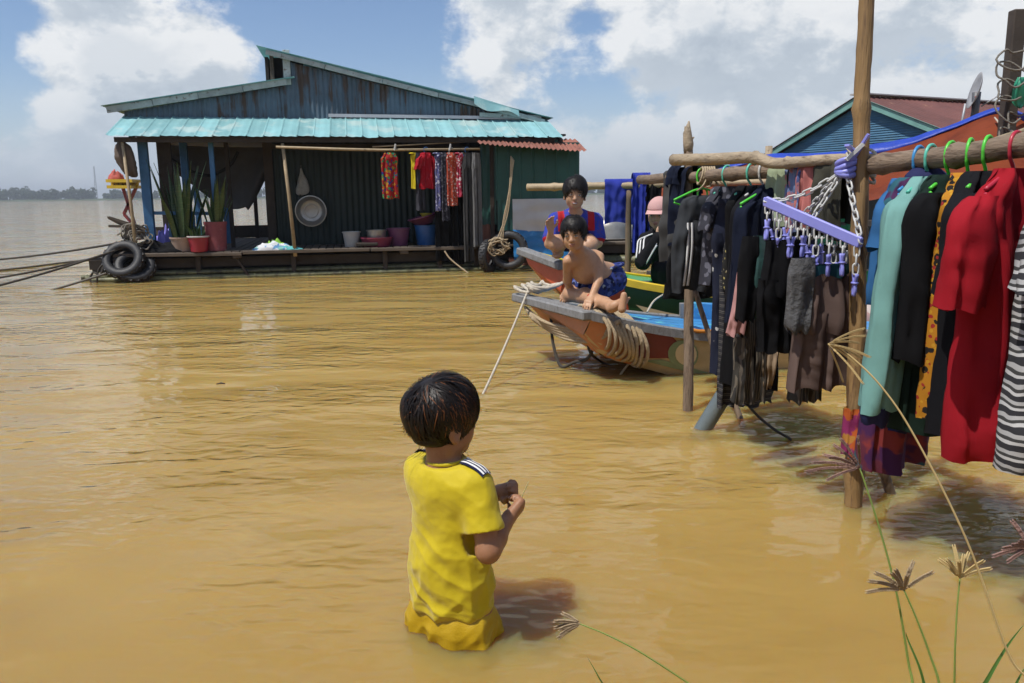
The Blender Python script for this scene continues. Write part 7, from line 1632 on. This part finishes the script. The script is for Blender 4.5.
# ================================================================== WATERSIDE GRASS
M_stalk = mat('green_stalk', (.17, .24, .045), .6, .2, 8); M_stalkd = mat('dry_straw', (.50, .37, .16), .7, .2, 8); M_spike = mat('tan_spikelets', (.34, .25, .15), .85, .3, 40, .5, 200); M_spikep = mat('purple_tan_spikelets', (.27, .16, .13), .85, .3, 40, .5, 200); M_blade = mat('fresh_blade', (.07, .17, .03), .5, .2, 8, trans=.25)
def groundz(y): return (0.55-0.55*(y+1.0) if y < .75 else -.4125-.05*(y-.75))
def stalk(name, pts, r, m, label, head=None, root=None, hm=None, fine=1.0):
    P = [at(*p) for p in pts]; top_ = P[-1]; d_ = (P[0]-P[min(1, len(P)-1)]).normalized(); ry = P[0].y+.02; rt_ = Vector((P[0].x+d_.x*.25, ry, groundz(ry)-.02)); P = [rt_, rt_.lerp(P[0], .6), rt_.lerp(P[0], .92)]+P
    t = thing(name, rt_, label, 'grass'); Q_ = smooth_path(P, 8); k = len(Q_); MB().tube(Q_, [r*(1.25-.6*i/(k-1)) for i in range(k)], 6).build('stalk', m, t, True)
    if head:
        n_, L, dirx, sp = head; ax_ = (P[-1]-P[-2]).normalized(); view = Vector((0, 1, 0))
        for i in range(n_):
            a = -sp+2*sp*(i+R_.uniform(-.3, .3))/(n_-1) if n_ > 1 else 0; up_ = Vector(dirx).normalized(); sd = up_.cross(Vector((0, 1, 0))).normalized()
            dd = (up_*math.cos(a)+sd*math.sin(a)+Vector((0, R_.uniform(-.5, .5), 0))).normalized(); l_ = L*R_.uniform(.7, 1.1); pts_ = [top_, top_+dd*l_*.35, top_+dd*l_*.7+Vector((0, 0, -.04*l_)), top_+dd*l_+Vector((0, 0, -.12*l_))]
            S_ = smooth_path(pts_, 5); sp_ = MB().tube(S_, [.0009*fine]*len(S_), 5)
            for j, p in enumerate(S_[3:]):
                for g in (-1, 1):
                    o_ = dd.cross(Vector((0, 1, 0))).normalized()*g*.0016*fine; q_ = p+o_; sp_.tube([q_-dd*.0028, q_+dd*.001, q_+dd*.0042], [.0006*fine, .0013*fine, .0003], 5)
            sp_.build('spike', hm or M_spike, t, True)
    return t
stalk('grass_stalk', [(913, 690, .98), (908, 660, .99), (897, 595, 1.0), (880, 530, 1.02), (860, 468, 1.04)], .0018, M_stalk, 'tall green grass stalk with a purplish fan head in front of the tall pole', (9, .062, (-.8, 0, .55), .85), hm=M_spikep, fine=.7)
stalk('grass_stalk', [(940, 690, .95), (930, 655, .96), (917, 620, .97), (904, 590, .98)], .0018, M_stalk, 'grass stalk with a wide tan head lower in the middle', (9, .045, (-.35, 0, .9), 1.25))
stalk('grass_stalk', [(954, 690, 1.0), (955, 650, 1.0), (957, 610, 1.01), (960, 578, 1.02)], .0015, M_stalk, 'upright grass stalk with a pale dry fan head', (8, .045, (.05, 0, 1), .8), hm=M_stalkd)
stalk('dry_straw', [(1030, 685, .92), (1008, 653, .93), (967, 541, .95), (915, 437, .98), (880, 385, 1.0), (845, 352, 1.02), (828, 344, 1.02)], .0015, M_stalkd, 'long bent dry straw arching across the washing', (8, .055, (.8, 0, -.2), .75), hm=M_stalkd, fine=.45)
stalk('grass_stalk', [(700, 692, .95), (688, 683, .95), (640, 652, .96), (605, 634, .97), (580, 624, .98)], .0013, M_stalk, 'thin leaning grass stalk with a small tan head by the child', (7, .034, (-1, 0, .05), .5))
stalk('grass_stalk', [(1050, 600, .9), (1036, 565, .9), (1030, 548, .9)], .0015, M_stalk, 'grass head entering the picture at the right edge', (6, .04, (-.9, 0, .3), .7), hm=M_spikep)
def blade(pts, w, label):
    P = [at(*p) for p in pts]; ry = P[0].y; g0 = Vector((P[0].x-.02, ry, groundz(ry)-.02)); P = [g0, g0.lerp(P[0], .6), g0.lerp(P[0], .93)]+P; Q_ = smooth_path(P, 8); k = len(Q_); mb = MB(); vs = []
    for i, p in enumerate(Q_):
        d_ = (Q_[min(i+1, k-1)]-Q_[max(i-1, 0)]).normalized(); sd = d_.cross(Vector((.3, 1, 0))).normalized(); ww = w*(1-(i/(k-1))**3)
        vs += [p-sd*ww, p+Vector((0, ww*.4, 0)), p+sd*ww]
    fs = [(i*3+j, i*3+j+1, i*3+4+j, i*3+3+j) for i in range(k-1) for j in range(2)]; mb.add(vs, fs); tag(mb.build('wild_grass', M_blade, None, True), label, 'grass')
blade([(978, 700, .95), (990, 675, .95), (1008, 645, .96), (1026, 622, .97)], .0036, 'broad green grass blade at the bottom right corner')
blade([(606, 695, .95), (598, 676, .95), (586, 655, .96)], .0018, 'short thin green blade at the bottom edge right of the child')
blade([(1012, 700, .93), (1018, 680, .93), (1030, 660, .94)], .003, 'narrow green blade in the bottom right corner')
blade([(925, 700, .92), (921, 672, .92), (908, 640, .93), (906, 632, .93)], .0022, 'curled green blade low between the grass stalks')

w_ = water_at(221, 384, .004); tw = MB().tube([w_+Vector((-.03, 0, 0)), w_+Vector((0, .004, .006)), w_+Vector((.028, -.004, .002))], [.003, .006, .003], 6); tag(tw.build('floating_twig', M_wooddk, None, True), 'tiny dark twig floating on open water left of the child', 'twig')
for o in bpy.data.objects:
    if o.parent is None and 'category' in o and 'group' not in o:
        b_ = o.name.split('.')[0]
        g_ = {'fender_tyre': 'tyres hung on the raft as fenders', 'mooring_rope': 'mooring ropes', 'grass_stalk': 'grass stalks in the foreground', 'wild_grass': 'grass blades in the foreground', 'plant_pot': 'plant pots on the porch', 'snake_plant': 'snake plants on the porch', 'clothes_peg': 'pegs on the house line', 'clothes_hanger': 'hangers on the house line', 'wooden_boat': 'wooden boats moored side by side', 'bracing_stick': 'sticks bracing the rack', 'support_post': 'posts under the tarpaulin', 'crate': 'crates under the tarpaulin'}.get(b_)
        if g_: o['group'] = g_
